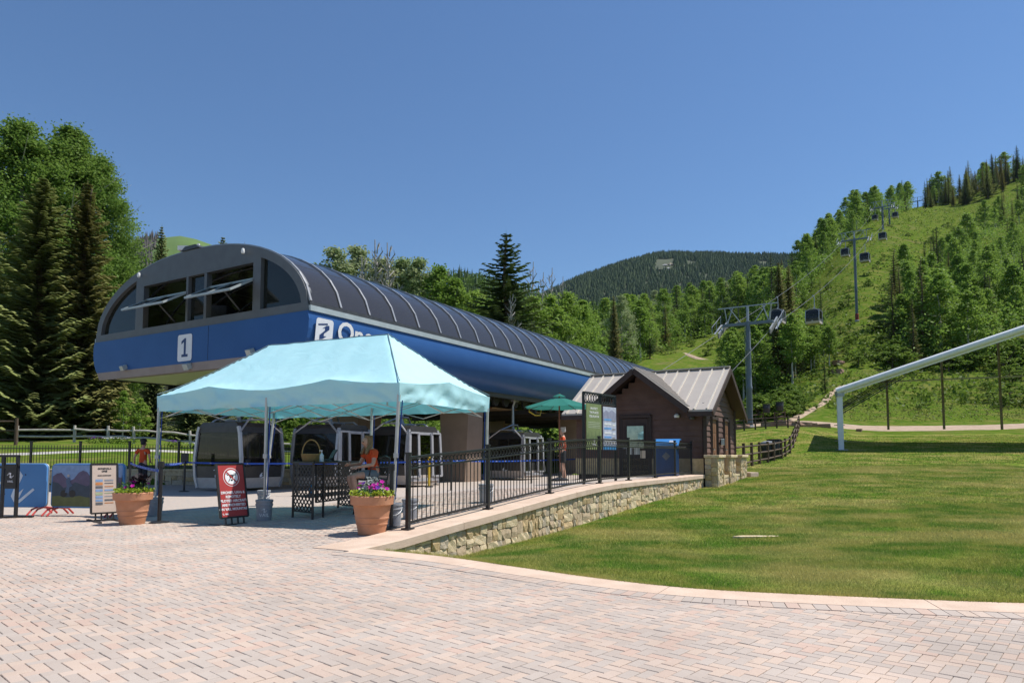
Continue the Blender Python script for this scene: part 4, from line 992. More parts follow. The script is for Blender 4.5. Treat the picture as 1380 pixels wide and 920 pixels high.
for a, c in zip(posts[:-1], posts[1:]):
    for z, w, h in ((.10, .04, .035), (RAILH-.17, .04, .03), (RAILH, .055, .04)):
        b = MB(); k = 6
        for i in range(k): b.bar(rpnt(a+(c-a)*i/k, z), rpnt(a+(c-a)*(i+1)/k, z), w, h)
        b.build('rail', BLACK, rail)
    n = round((c-a)/.118)
    for i in range(1, n):
        s = a+(c-a)*i/n; link('picket', km, rail, Matrix.Translation(rpnt(s, .10)))
    n = round((c-a)/.112)
    for i in range(n): link('frieze_ring', rm, rail, Matrix.Translation(rpnt(a+(c-a)*(i+.5)/n, RAILH-.085)) @ qz)
# ------------------------------------------------------------------ white event pavilion frame
PAVW = M('white_aluminium', (.80, .81, .82), (.74, .75, .76), rough=.4, scale=3)
VINYL = M('white_vinyl_roof', (.78, .77, .74), (.72, .70, .66), rough=.6)
POSTB = M('weathered_post', (.20, .17, .13), (.16, .13, .10), rough=.7)
PX = Vector((.904, -.427, 0)); PY = Vector((.427, .904, .088)); P0 = at(1134, 607, 50); P0.z = zT(P0.x, P0.y)
pav = thing('event_pavilion', 'white framed event pavilion with low pitched roof on the lawn', 'pavilion', tuple(P0)); PH = 4.22; PWd = 26.4; PLn = 13.; PRs = 8.52
def pv(x, y, z): return P0 + PX*x + PY*y + Vector((0, 0, z))
zpv0 = lambda x, y: zT(*(pv(x, y, 0)).xy) - P0.z
for y in (0, PLn/3, PLn*2/3, PLn):
    for x in (0, PWd):
        b = MB(); b.bar(pv(x, y, zpv0(x, y)-.2), pv(x, y, PH), .36, .22, up=tuple(PY)); b.build('column', PAVW, pav); b = MB(); b.box(tuple(pv(x, y, zpv0(x, y)+.03)), (.7, .6, .06)); b.build('base_plate', STEEL, pav); b = MB(); b.box(tuple(pv(x, y, PH-.12)), (.5, .4, .3)); b.build('bracket', STEEL, pav)
    b = MB(); b.bar(pv(-.12, y, PH-.06), pv(PWd/2, y, PRs), .16, .30); b.bar(pv(PWd+.12, y, PH-.06), pv(PWd/2, y, PRs), .16, .30); b.build('rafter', PAVW, pav)
    if y == 0:
        for x0 in (-.2, PWd+.2): b = MB(); b.tube([pv(x0, -.12, PH+.12), pv(PWd/2, -.12, PRs+.22)], .23, 14); b.build('gable_beam', PAVW, pav, smooth=True)
    for x0, s in ((0, 1), (PWd, -1)):
        b = MB(); 
        for o_ in (0, .25): b.tube([pv(x0, y+.05, PH-1.25-o_*1.4), pv(x0+s*(3.6+o_*2.8), y+.05, PH+.86+o_*.7)], .04, 6)
        b.build('knee_brace', DGREY, pav)
for s in (0, 1):
    b = MB(); e = lambda x: x if s == 0 else PWd-x
    b.prism([pv(e(-.25), -.1, PH+.1), pv(e(PWd/2), -.1, PRs+.19), pv(e(PWd/2), PLn+.1, PRs+.19), pv(e(-.25), PLn+.1, PH+.1)], Vector((0, 0, .05))); b.build('roof_panel', VINYL, pav)
b = MB()
for x in (3.9, 8.1, 12.2, 16.5, 21):
    q = MB(); zt_ = PH+(PRs-PH)*(1-abs(x-PWd/2)/(PWd/2))-.1; q.bar(pv(x, PLn+.3, zpv0(x, PLn)-.2), pv(x, PLn+.3, zt_), .14, .14); q.build('gable_post', POSTB, pav)
b.bar(pv(2.0, PLn+.3, PH+.76), pv(PWd-2, PLn+.3, PH+.76), .09, .13); b.build('gable_rail', STEEL, pav)
for y in (0, PLn):
    b = MB(); b.bar(pv(0, .1, PH-.12), pv(0, PLn-.1, PH-.12), .1, .12) if y == 0 else b.bar(pv(PWd, .1, PH-.12), pv(PWd, PLn-.1, PH-.12), .1, .12); b.build('eaves_purlin', PAVW, pav)
# ------------------------------------------------------------------ wooden fences
LOG = M('brown_fence_timber', (.10, .065, .04), (.07, .045, .028), scale=6, rough=.85, bump=.4)
GREYLOG = M('silver_split_rail', (.50, .46, .40), (.36, .33, .29), scale=5, rough=.9, bump=.5)
def wood_fence(name, label, pts, h, nr, mat, pr=.07, rr=.045, wob=.0, group=None, cat='fence'):
    t = thing(name, label, cat, tuple(pts[0]), group=group); r = random.Random(len(pts)+int(h*100))
    for p in pts:
        b = MB(); b.tube([p-Vector((0, 0, .3)), p+Vector((0, 0, h*.6)), p+Vector((r.uniform(-wob, wob), r.uniform(-wob, wob), h+.08))], [pr, pr, pr*.92], 8); b.build('post', mat, t)
    for a, c in zip(pts[:-1], pts[1:]):
        for k in range(nr):
            z = h*(.92-.36*k) if nr == 3 else h*(.8-.45*k)
            b = MB(); m = a.lerp(c, .5); b.tube([a+Vector((0, 0, z+r.uniform(-wob, wob))), m+Vector((0, 0, z+r.uniform(-wob, wob)*1.5)), c+Vector((0, 0, z+r.uniform(-wob, wob)))], [rr, rr*1.1, rr*.85], 7); b.build('fence_rail', mat, t)
    return t
fd_ = [(988, 33.2), (1002.7, 34.5), (1013.4, 36), (1023.7, 38), (1035, 40), (1043, 42), (1053.4, 44), (1058.4, 46), (1064.8, 48.5), (1069, 52), (1072, 56), (1074.5, 60), (1076, 63.5), (1077, 67), (1062, 68), (1047, 68.5), (1032, 69), (1018, 69.5), (1003, 70), (988, 70.5), (970, 71)]
wood_fence('rail_fence', 'dark brown three-rail fence curving round the lift tower', [gpt(*q) for q in fd_], 1.15, 3, LOG, .085, .05)
wood_fence('rail_fence', 'short dark rail fence section behind tower fence, by hanging barrel', [gpt(1044, 80), gpt(1058, 80.5)], 1.2, 3, LOG, .08, .05)
wood_fence('rail_fence', 'short dark rail fence end left of the barrels, past tower', [gpt(1012, 80), gpt(1029, 80.5)], 1.2, 3, LOG, .08, .05)
wood_fence('split_rail_fence', 'silver weathered split-rail fence in front of the big spruces', [gpt(q, 50+.0*q) for q in (22, 100, 145, 180, 214, 256, 300, 345, 395, 450)], 1.15, 2, GREYLOG, .10, .075, .05)
wood_fence('rail_fence', 'brown three-rail fence beside the silver split-rail fence', [gpt(q, 46.5) for q in (-60, -18, 21)], 1.75, 3, LOG, .11, .06)
wood_fence('rail_fence', 'dark rail fence seen below the station behind the seated woman', [gpt(q, 60) for q in (420, 458, 505, 550, 600, 650, 700)], 1.5, 3, LOG, .09, .05)
wood_fence('rail_fence', 'dark rail fence behind umbrella, seen left of hut', [gpt(q, 52) for q in (700, 725, 745, 766, 786, 806, 830)], 1.5, 3, LOG, .09, .05)
# low stone wall and black fence on the left
lw = thing('garden_wall', 'low stone garden wall below the black picket fence', 'stone wall', (-16, 28.6, 0))
stone_face(lw, (-24.5, 28.45), (1, 0), 16.0, lambda s: -.05, lambda s: .56, (0, -1), 99, sw=(.25, .6), sh=(.13, .26), depth=.2)
b = MB(); b.box((-16.5, 28.72, .25), (16, .42, .62)); b.build('wall_core', MORTAR, lw)
b = MB(); b.box((-16.5, 28.66, .60), (16.1, .6, .08)); b.build('coping', STONE[3], lw)
pf = thing('picket_fence', 'black metal picket fence standing on the low garden wall', 'fence', (-16.5, 28.8, .6))
km2 = MB(); km2.tube([(0, 0, 0), (0, 0, 1.0)], .014, 4); km2 = km2.mesh('picket', BLACK); pm2 = MB(); pm2.box((0, 0, .56), (.08, .08, 1.16)); pm2.box((0, 0, 1.15), (.1, .1, .04)); pm2 = pm2.mesh('post', BLACK)
for i in range(130):
    x = -24.4+i*.122
    link('post' if i % 17 == 0 else 'picket', pm2 if i % 17 == 0 else km2, pf, Matrix.Translation((x, 28.8, .64)))
for z in (.74, 1.5):
    b = MB(); b.bar((-24.4, 28.8, z), (-8.7, 28.8, z), .045, .045); b.build('rail', BLACK, pf)
# paved walk on the bank behind the fence
wk = strip('footpath', [gpt(q, d) for q, d in ((-140, 36), (-60, 36.5), (20, 37.5), (90, 39), (160, 41), (230, 43), (300, 44.5), (380, 46))], 1.9, CONCG, .06, .7)
# ------------------------------------------------------------------ building behind the trees on the left
STUC = M('tan_stucco', (.52, .43, .31), (.45, .37, .26), scale=1, rough=.9)
bd = thing('lodge', 'tan stucco and stone lodge hidden behind the left trees', 'building', tuple(gpt(190, 84)))
B0 = gpt(190, 84); bb_ = lambda x, y, z: B0+Vector((x, y, z))
b = MB(); b.box(tuple(bb_(-3, 4, 3.2)), (19, 8, 8)); b.build('wall', STUC, bd)
b = MB(); b.prism([bb_(-13.5, -1.2, 7.0), bb_(7.5, -1.2, 7.0), bb_(7.5, 4, 10), bb_(-13.5, 4, 10)], (0, 0, .3)); b.prism([bb_(-13.5, 9.2, 7.0), bb_(-13.5, 4, 10), bb_(7.5, 4, 10), bb_(7.5, 9.2, 7.0)], (0, 0, .3)); b.build('roof', BROWN2, bd)
for x in (-10, -6.5, -3, .5, 4):
    for z in (1.6, 5.0):
        b = MB(); b.box(tuple(bb_(x, -.02, z)), (1.3, .1, 1.5)); w = b.build('window', DGLASS, bd); b = MB()
        for p, q in (((-.7, -.8), (.7, -.8)), ((-.7, .8), (.7, .8)), ((-.7, -.8), (-.7, .8)), ((.7, -.8), (.7, .8))): b.bar(bb_(x+p[0], -.08, z+p[1]), bb_(x+q[0], -.08, z+q[1]), .12)
        b.build('window_frame', BROWN2, w)
for x in (-8, 2.2): b = MB(); b.box(tuple(bb_(x, -.4, 2.6)), (1.2, .9, 7)); b.build('stone_pier', STONE[1], bd)
# ------------------------------------------------------------------ pop-up tent
TU_ = Vector((.899, -.438, 0)); TV_ = Vector((.438, .899, 0)); TB = Vector((-1.87, 11.3, 0)); TL, TWd = 6.0, 3.2; TZ1, TZ0, TPK = 2.47, 2.13, 3.62
def tp(p, q, z): return TB - TU_*p + TV_*q + Vector((0, 0, z))     # p from B towards A, q towards the back
def canopymat():
    m = D.materials.new('cyan_canopy_fabric'); m.use_nodes = True; n = m.node_tree.nodes; l = m.node_tree.links
    d = n['Principled BSDF']; d.inputs['Roughness'].default_value = .6; d.inputs['Specular IOR Level'].default_value = .3
    tcn = n.new('ShaderNodeTexCoord'); nz = n.new('ShaderNodeTexNoise'); nz.inputs['Scale'].default_value = 2.2; nz.inputs['Detail'].default_value = 5; nz.inputs['Distortion'].default_value = .8
    l.new(tcn.outputs['Object'], nz.inputs[0])
    mx = n.new('ShaderNodeMix'); mx.data_type = 'RGBA'; mx.inputs[6].default_value = (.57, .86, .90, 1); mx.inputs[7].default_value = (.49, .82, .87, 1); l.new(nz.outputs[0], mx.inputs[0]); l.new(mx.outputs[2], d.inputs['Base Color'])
    b = n.new('ShaderNodeBump'); b.inputs['Strength'].default_value = .28; b.inputs['Distance'].default_value = .06; l.new(nz.outputs[0], b.inputs['Height']); l.new(b.outputs[0], d.inputs['Normal'])
    t = n.new('ShaderNodeBsdfTranslucent'); t.inputs[0].default_value = (.05, .50, .60, 1)
    ms = n.new('ShaderNodeMixShader'); ms.inputs[0].default_value = .22; l.new(d.outputs[0], ms.inputs[1]); l.new(t.outputs[0], ms.inputs[2]); l.new(ms.outputs[0], n['Material Output'].inputs[0]); return m
CAN = canopymat(); ALU = M('tent_steel', (.50, .50, .49), (.42, .42, .41), rough=.4, metal=.4)
STRAP = M('blue_strap', (.015, .06, .30), (.012, .05, .24), rough=.7)
tent = thing('popup_tent', 'light blue pop-up canopy tent over the black counter', 'tent', tuple(tp(TL/2, TWd/2, 0)))
nu, nv = 73, 41
def tent_h(p, q):
    f = min(p/1.42, (TL-p)/1.42, q/(TWd/2), (TWd-q)/(TWd/2)); f = max(0, min(1, f)); h = TZ1 + (TPK-TZ1)*(f**1.13)
    h += .014*mnoise.noise(Vector((p*1.7, q*1.7, 1)))*min(1, f*6+.2) + .012*mnoise.noise(Vector((p*4, q*1.5, 4)))
    return h
def edge_bump(s, L, n):   # trusses lift the edge between the legs
    x = (s/L*n) % 1; return max(0, 1-abs(x-.5)/.5)
b = MB(); rows = []
for j in range(nv):
    q = TWd*j/(nv-1); row = []
    for i in range(nu):
        p = TL*i/(nu-1); z = tent_h(p, q); f = min(p/1.42, (TL-p)/1.42, q/1.6, (TWd-q)/1.6)
        w = max(0, 1-f*5)
        lift = (edge_bump(p, TL, 2)**1.6*.13 if min(q, TWd-q) < min(p, TL-p) else edge_bump(q, TWd, 1)**1.6*.15)
        row.append(tp(p, q, z+w*(lift-.03)))
    rows.append(row)
b.sheet(rows); canopy = b.build('canopy', CAN, tent, smooth=True)
def skirt(fn, L, n, sub, nm):
    rows = []; k = int(L/.06)
    for r in range(9):
        v = r/8; row = []
        for i in range(k+1):
            s = L*i/k; lift = edge_bump(s, L, sub)**1.6*(.13 if sub == 2 else .15)-.03
            z = (TZ1+lift)*(1-v) + TZ0*v
            ed = min(1, min(s, L-s)/.3)
            o_ = (.06*mnoise.noise(Vector((s*2.3, v*1.6, n*7.))) + .04*mnoise.noise(Vector((s*6+v*2.5, v*2.4, n*3.+2))) + .05*math.sin(v*math.pi)*mnoise.noise(Vector((s*1.1, 5, n))))*ed*(.25+v) - .02*v
            row.append(fn(s, o_, z-(.012*mnoise.noise(Vector((s*3, 2, n)))*v)))
        rows.append(row)
    b = MB(); b.sheet(rows); return b.build('valance', CAN, tent, smooth=True)
skirt(lambda s, o_, z: tp(s, -o_-.005, z), TL, 1, 2, 'front'); skirt(lambda s, o_, z: tp(s, TWd+o_+.005, z), TL, 2, 2, 'back')
skirt(lambda s, o_, z: tp(-o_-.005, s, z), TWd, 3, 1, 'right'); skirt(lambda s, o_, z: tp(TL+o_+.005, s, z), TWd, 4, 1, 'left')
SEAMG = M('seam_tape', (.20, .28, .30), (.16, .22, .24), rough=.8)
def hem(pts, r=.009): b = MB(); b.tube(pts, r, 5); b.build('seam_tape', SEAMG, tent)
hem([tp(1.42+(TL-2.84)*i/20, TWd/2, tent_h(1.42+(TL-2.84)*i/20, TWd/2)+.006) for i in range(21)])
for (p0, q0) in ((0, 0), (0, TWd), (TL, 0), (TL, TWd)):
    P = []
    for i in range(15):
        t = i/14; p = p0+(1.42 if p0 == 0 else -1.42)*t; q = q0+(TWd/2 if q0 == 0 else -TWd/2)*t; P.append(tp(p, q, max(tent_h(p, q), TZ1-.02)+.006))
    hem(P)
legs = {'A': (TL, 0), 'M': (TL/2, 0), 'B': (0, 0), 'C': (0, TWd), 'N': (TL/2, TWd), 'E': (TL, TWd)}
lean = {'A': (.02, 0), 'M': (0, 0), 'B': (.10, .0), 'C': (.02, -.02), 'N': (.03, 0), 'E': (.18, -.1)}
FEET = {}
for k, (p, q) in legs.items():
    pi_ = min(max(p, .03), TL-.03); qi = min(max(q, .03), TWd-.03); top = tp(pi_, qi, 2.3)
    foot = tp(pi_+lean[k][0], qi+lean[k][1], 0); foot.z = zp(foot.x, foot.y); FEET[k] = foot
    b = MB(); mid = foot.lerp(top, .52); b.bar(mid, top, .042, .042, up=tuple(TU_)); b.bar(foot+Vector((0, 0, .02)), mid+Vector((0, 0, .1)), .032, .032, up=tuple(TU_)); b.box(tuple(mid), (.07, .07, .08)); b.build('leg', ALU, tent)
    sx = .055 if k != 'C' else -.055
    b = MB(); b.bar(top+Vector((sx, .02, -.15)), foot+Vector((sx*.8, .02, .55)), .02, .005, up=(0, 1, 0)); b.tube([foot+Vector((sx*.8, .02, .55)), foot+Vector((sx*.9, 0, .47)), foot+Vector((sx*.6, 0, .42))], .008, 5); b.build('tie_strap', STRAP, tent)
def scissor(a, c, n):
    for i in range(n):
        p = a.lerp(c, i/n); q = a.lerp(c, (i+1)/n)
        for z0, z1 in ((2.36, 2.02), (2.02, 2.36)):
            b = MB(); b.bar(Vector((p.x, p.y, z0)), Vector((q.x, q.y, z1)), .03, .014); b.build('truss_bar', ALU, tent)
for a, c, n in (('A', 'M', 2), ('M', 'B', 2), ('B', 'C', 2), ('C', 'N', 2), ('N', 'E', 2), ('E', 'A', 2), ('M', 'N', 2)):
    pa, qa = legs[a]; pc, qc = legs[c]; scissor(tp(min(max(pa, .12), TL-.12), min(max(qa, .12), TWd-.12), 0), tp(min(max(pc, .12), TL-.12), min(max(qc, .12), TWd-.12), 0), n)
for p in (1.42, TL-1.42):
    b = MB(); b.tube([tp(p, TWd/2, 2.2), tp(p, TWd/2, TPK-.03)], .02, 6); b.build('peak_pole', ALU, tent)
# ------------------------------------------------------------------ buckets
BUCK = M('grey_pail', (.30, .31, .33), (.26, .27, .29), rough=.5)
def facing(p, dx=0): return math.atan2(-p[0], p[1])+dx       # turn a thing's -Y side to the viewer's place
def bucket(loc, label, letters=True, sc=1.):
    rz = math.atan2(loc[0], -loc[1])+math.pi*0; t = thing('bucket', label, 'bucket', loc, 0)
    b = MB(); b.lathe([(.0, .005), (.128*sc, .005), (.13*sc, .02), (.148*sc, .33*sc), (.158*sc, .335*sc), (.158*sc, .37*sc), (.150*sc, .375*sc), (.142*sc, .36*sc), (.135*sc, .30*sc), (0, .30*sc)], 24); b.build('pail', BUCK, t, smooth=True, world=False)
    b = MB(); b.lathe([(.147*sc, .27*sc), (.156*sc, .275*sc), (.156*sc, .285*sc), (.147*sc, .29*sc)], 24); b.build('rib', BUCK, t, world=False)
    d = Vector((-loc[0], -loc[1], 0)).normalized(); x = Vector((0, 0, 1)).cross(d)
    b = MB(); hp = [x*(.152*sc*math.cos(a))+Vector((0, 0, .30*sc))+d*(.155*sc*math.sin(a)*1.0)-Vector((0, 0, .12*sc*math.sin(a))) for a in [math.pi*i/10 for i in range(11)]]; b.tube(hp, .005, 5); b.build('handle', STEEL, t, world=False)
    if letters:
        fm = frame(Vector(loc)+d*.148*sc+Vector((0, 0, .10*sc)), x, (0, 0, 1)); me = text_mesh('VAIL', .085*sc, WHITEP); link('lettering', me, t, fm)
        fm = frame(Vector(loc)+d*.150*sc+Vector((0, 0, .185*sc)), x, (0, 0, 1)); logo(t, fm, .085*sc, WHITEP)
    return t
bucket(tuple(FEET['A']), 'grey pail at the tent pole beside the left flower pot', False)
bucket(tuple(FEET['M']), 'grey lettered pail at tent pole beside the red sign, in shadow')
bucket(tuple(FEET['B']), 'grey pail at tent pole between flower pot and railing', False)
bucket(tuple(FEET['C']), 'grey pail seen through railing at far right tent pole', False)
bucket(tuple(FEET['E']), 'sunlit grey lettered pail just behind the red sign')
bucket(tuple(FEET['N']), 'grey pail behind the black counter at back tent pole', False)
p = gr(545, 706, .03); bucket((p.x+.08, p.y+.12, zp(p.x, p.y)), 'second grey pail tucked against the first railing post', False, .95)
# ------------------------------------------------------------------ flower pots
LEAFY = leafmat('sweet_potato_vine', (.34, .40, .03), (.22, .32, .03), .3)
LEAFG = leafmat('petunia_leaf', (.05, .12, .03), (.09, .16, .05), .3); LEAFS = leafmat('dusty_miller', (.34, .38, .36), (.45, .48, .46), .2)
PETM = [leafmat('petal_magenta', (.55, .02, .35), (.42, .02, .30), .3), leafmat('petal_purple', (.16, .03, .35), (.22, .05, .42), .3), leafmat('petal_white', (.75, .72, .78), (.65, .6, .7), .3)]
def leaf_cloud(n, cen, rad, size, seed, zmin=None, flat_=.5):
    r = np.random.default_rng(seed); d = r.normal(size=(n, 3)); d /= np.linalg.norm(d, axis=1)[:, None]; c = np.array(cen)+d*np.array(rad)*(r.random((n, 1))**(1/2.2))
    return leaf_quads(c, size*r.uniform(.6, 1.3, n), r, flat_)
def leaf_quads(c, size, r, flat_=.5):
    n = len(c); nrm = r.normal(size=(n, 3)); nrm[:, 2] = np.abs(nrm[:, 2])+flat_; nrm /= np.linalg.norm(nrm, axis=1)[:, None]
    t = r.normal(size=(n, 3)); t -= nrm*(t*nrm).sum(1)[:, None]; t /= np.linalg.norm(t, axis=1)[:, None]; u = np.cross(nrm, t); s = np.asarray(size)[:, None]
    return np.stack([c-t*s*.9, c-u*s*.5, c+t*s*.9, c+u*s*.5], 1)
def pot(loc, label, sc, seed, kind):
    t = thing('flower_pot', label, 'flower pot', loc); k = sc
    b = MB(); b.lathe([(0, 0), (.205*k, 0), (.21*k, .02), (.232*k, .14*k), (.240*k, .145*k), (.243*k, .165*k), (.238*k, .17*k), (.252*k, .23*k), (.260*k, .235*k), (.262*k, .255*k), (.257*k, .26*k), (.285*k, .43*k), (.288*k, .44*k), (.325*k, .45*k), (.33*k, .53*k), (.335*k, .57*k), (.325*k, .585*k), (.30*k, .585*k), (.285*k, .53*k), (0, .53*k)], 40); b.build('pot', TERRA, t, smooth=True, world=False)
    r = np.random.default_rng(seed)
    def ring(n, r0, r1, z0, z1, size, mat, nm, fl=.4):
        a = r.uniform(0, 6.28, n); rr = r.uniform(r0, r1, n)*k; c = np.stack([np.cos(a)*rr, np.sin(a)*rr, r.uniform(z0, z1, n)*k], -1)
        o = link(nm, tri_mesh(nm, leaf_quads(c, size*r.uniform(.6, 1.3, n), r, fl), r.random(n), mat), t); o['kind'] = 'stuff'; return o
    ring(420, .20, .345, .56, .66, .030, LEAFY, 'trailing_foliage'); ring(300, 0, .26, .55, .76, .030, LEAFG, 'green_foliage'); ring(160, 0, .14, .66, .86 if kind else .74, .028, LEAFS if kind else LEAFG, 'crown_foliage', .1)
    fl = MB(); 
    for i in range(18 if kind else 10):
        a = r.uniform(0, 6.28); rr = r.uniform(.05, .27)*k; c = Vector((math.cos(a)*rr, math.sin(a)*rr, r.uniform(.68, .80)*k)); q = MB(); s = .042
        nrm = Vector((math.cos(a)*.6, math.sin(a)*.6-.5, 1)).normalized(); x = nrm.orthogonal().normalized(); y = nrm.cross(x); V = [c-nrm*.012]
        for j in range(10): V.append(c+(x*math.cos(j*.628)+y*math.sin(j*.628))*s*(1 if j % 2 else .72))
        q.add(V, [(0, j+1, (j+1) % 10+1) for j in range(10)]); q.build('flower', PETM[0 if i % 5 in (0, 1, 2) else (1 if i % 5 == 3 else 2)], t, world=False)
    return t
p = gr(501, 719.5, .03); pot((p.x, p.y, zp(p.x, p.y)), 'big terracotta pot of petunias beside the railing end', 1.0, 5, True)
p = gr(178, 706); pot((p.x, p.y, 0), 'big terracotta pot of flowers beside the map sign board', .98, 6, False)
DARKL = leafmat('dark_coleus', (.012, .008, .012), (.03, .02, .025), .1)
p = gr(186, 706); o = link('dark_foliage', tri_mesh('dark_foliage', leaf_cloud(120, (p.x, p.y+.02, .80), (.17, .15, .10), .06, 3), rng.random(120), DARKL), [x for x in D.objects if x.get('label', '').startswith('big terracotta pot of flowers')][0]); o['kind'] = 'stuff'
o.matrix_basis = rootm(o.parent).inverted()
# ------------------------------------------------------------------ stanchions and blue belts
SM = MB(); SM.lathe([(.0, 0), (.17, 0), (.17, .012), (.12, .03), (.035, .04), (.033, .05), (.033, .96), (.042, .965), (.042, 1.03), (0, 1.035)], 18); 
def stanchion(p, label, h=1.):
    t = thing('belt_stanchion', label, 'stanchion', tuple(p)); b = MB(); b.lathe([(0, 0), (.17, 0), (.17, .014), (.11, .03), (.034, .042)], 18); b.build('base', BLACK, t, world=False)
    b = MB(); b.tube([(0, 0, .03), (0, 0, .95*h)], .034, 12); b.build('pole', BLACK, t, world=False); b = MB(); b.box((0, 0, .98*h), (.09, .09, .11)); b.build('belt_head', BLACK, t, world=False, bevel=.01); return Vector(p)+Vector((0, 0, .98*h))
def gp(px, py, z0=0.):
    p = gr(px, py, z0)
    for _ in range(4): p = gr(px, py, zp(p.x, p.y))
    return p
def belt(a, c, label, z=0.):
    b = MB(); P = sag(a, c, .025, 8)
    for p, q in zip(P[:-1], P[1:]): b.bar(p, q, .004, .055)
    o = b.build('retractable_belt', BELT); tag(o, label, 'belt')
    d = (c-a); L = d.length; d.normalize(); nn = Vector((d.y, -d.x, 0)); nn = nn if nn.dot(Vector((-a.x, -a.y, 0))) > 0 else -nn
    k = int(L/.75)
    for i in range(k):
        m = a.lerp(c, (i+.5)/k)-Vector((0, 0, .1*((i+.5)/k)*(1-(i+.5)/k))); me = text_mesh('VAIL', .045, WHITEP, depth=.001); link('lettering', me, o, frame(m+nn*.004, d if nn.cross(d).z < 0 or True else -d, (0, 0, 1)) if (Vector((0, 0, 1)).cross(nn)).dot(d) > 0 else frame(m+nn*.004, -d, (0, 0, 1)))
    return o
s1 = stanchion(gp(214.5, 704), 'black belt stanchion beside the tent pole and left pot', 1.08)
s2 = stanchion(gp(527, 712), 'black belt stanchion squeezed between terracotta pot and pail', 1.0)
s3 = stanchion(gp(608, 662), 'black belt stanchion on the deck behind the railing, in front of cabin')
s4 = stanchion(gp(248, 662), 'black belt stanchion with small sign before the low garden wall', 1.0)
s5 = stanchion(gp(174, 668), 'black belt stanchion between photo barrier and man in orange', 1.0)
s6 = stanchion(gp(587, 653), 'black belt stanchion behind railing beside yellow door post', 1.0)
s7 = stanchion(gp(716, 652), 'black belt stanchion behind railing under green umbrella edge', 1.0)
s8 = stanchion(gp(812, 646), 'black belt stanchion behind the poster frame', 1.0)
belt(s5, s1+Vector((0, 0, -.12)), 'blue belt between the photo barrier and left tent pole'); 
s9 = stanchion(gp(400, 668), 'black belt stanchion half hidden by the black counter', 1.0)
belt(s4, s9, 'long blue belt crossing in front of the dark turning cabin'); belt(s1, s4, 'blue belt running from the left tent pole to the small sign stanchion')
belt(s9, s3, 'blue belt behind the seated woman and the tent pole'); belt(s3, s7, 'blue belt seen through the railing pickets'); belt(s7, s8, 'blue belt behind railing beneath the green umbrella')
b = MB(); b.box(tuple(s4+Vector((0, -.02, .16))), (.26, .03, .3)); tag(b.build('sign_plate', BLACK), 'small black sign plate on top of a belt stanchion', 'sign')
# ------------------------------------------------------------------ crowd barriers with banners
BANB = M('blue_banner', (.085, .25, .52), (.075, .22, .47), scale=2, rough=.65, bump=.2, bscale=3)
REDF = M('red_barrier_foot', (.50, .05, .04), (.42, .04, .035), rough=.5)
def barrier(p0, p1, label, picture):
    p0 = Vector(p0); p1 = Vector(p1); d = (p1-p0); L = d.length; d.normalize(); t = thing('crowd_barrier', label, 'barrier', tuple((p0+p1)/2))
    nn = Vector((d.y, -d.x, 0)); nn = nn if nn.y < 0 else -nn
    Z = Vector((0, 0, 1)); fm = frame((p0+p1)/2+Z*.61+nn*.02, d, Z)
    b = MB(); b.prism([fm @ Vector((x, y, 0)) for x, y in rrect(L, .90, .09, 5)], nn*.05); bn = b.build('banner', BANB, t, bevel=.012)
    b = MB()
    b.tube([fm @ Vector((x, y, -.025)) for x, y in rrect(L-.04, .88, .09, 5)+[rrect(L-.04, .88, .09, 5)[0]]], .02, 7); b.build('tube_frame', STEEL, t)
    for s in (.12, L-.12):
        c = p0+d*s
        for q in (-.06, .06):
            b = MB(); b.tube([c+d*q+nn*.34+Z*.015, c+d*q+nn*.2+Z*.13, c+d*q+Z*.17, c+d*q-nn*.2+Z*.13, c+d*q-nn*.34+Z*.015], .019, 7); b.build('foot', REDF, t)
    return t, fm @ Matrix.Translation((0, 0, .05)), L, bn
t, fm, L, bn = barrier((-12.5, 14.5, 0), (-9.62, 14.25, 0), 'blue banner crowd barrier with white emblem and red feet', False)
logo(bn, fm @ Matrix.Translation((.80, -.02, 0)) @ Matrix.Rotation(R(-8), 4, 'Z'), .72, M('banner_white_print', (.62, .70, .78), (.58, .66, .74), rough=.7))
b = MB()
for x, y in ((.55, .22), (.98, .22), (.68, .0), (.53, -.18), (.5, -.19), (-.5, .2)): q = MB(); q.prism([fm @ Vector((x+dx*.02, y+dy*.022, .002)) for dx, dy in ((-1, 0), (0, -1), (1, 0), (0, 1))], fm.to_3x3() @ Vector((0, 0, .002))); q.build('vent_slit', NAVY, bn)
t, fm, L, bn = barrier((-9.48, 14.2, 0), (-7.85, 13.95, 0), 'crowd barrier banner printed with mountain view and two cyclists', True)
def pmat(n, c): return M('print_'+n, c, tuple(x*.8 for x in c), scale=9, rough=.6)
X0, X1 = -L/2+.03, L/2-.03
flat('print_sky', [(X0, .42), (X0, -.1), (X1, -.1), (X1, .42)], pmat('sky', (.22, .34, .55)), bn, fm, .001, .001)
r_ = random.Random(4); rid = [(X0+(X1-X0)*i/16, .20+.08*math.sin(i*1.1)+r_.uniform(-.03, .05)) for i in range(17)]
flat('print_ridge', [(X0, -.15)] + rid + [(X1, -.15)], pmat('ridge', (.12, .10, .17)), bn, fm, .0025, .001)
rid = [(X0+(X1-X0)*i/12, .02+.05*math.sin(i*1.7+1)+r_.uniform(-.03, .03)) for i in range(13)]
flat('print_slope', [(X0, -.3)] + rid + [(X1, -.3)], pmat('slope', (.045, .07, .10)), bn, fm, .004, .001)
rid = [(X0+(X1-X0)*i/10, -.22+.02*math.sin(i*2.)) for i in range(11)]
flat('print_meadow', [(X0, -.42)] + rid + [(X1, -.42)], pmat('meadow', (.13, .15, .05)), bn, fm, .0055, .001)
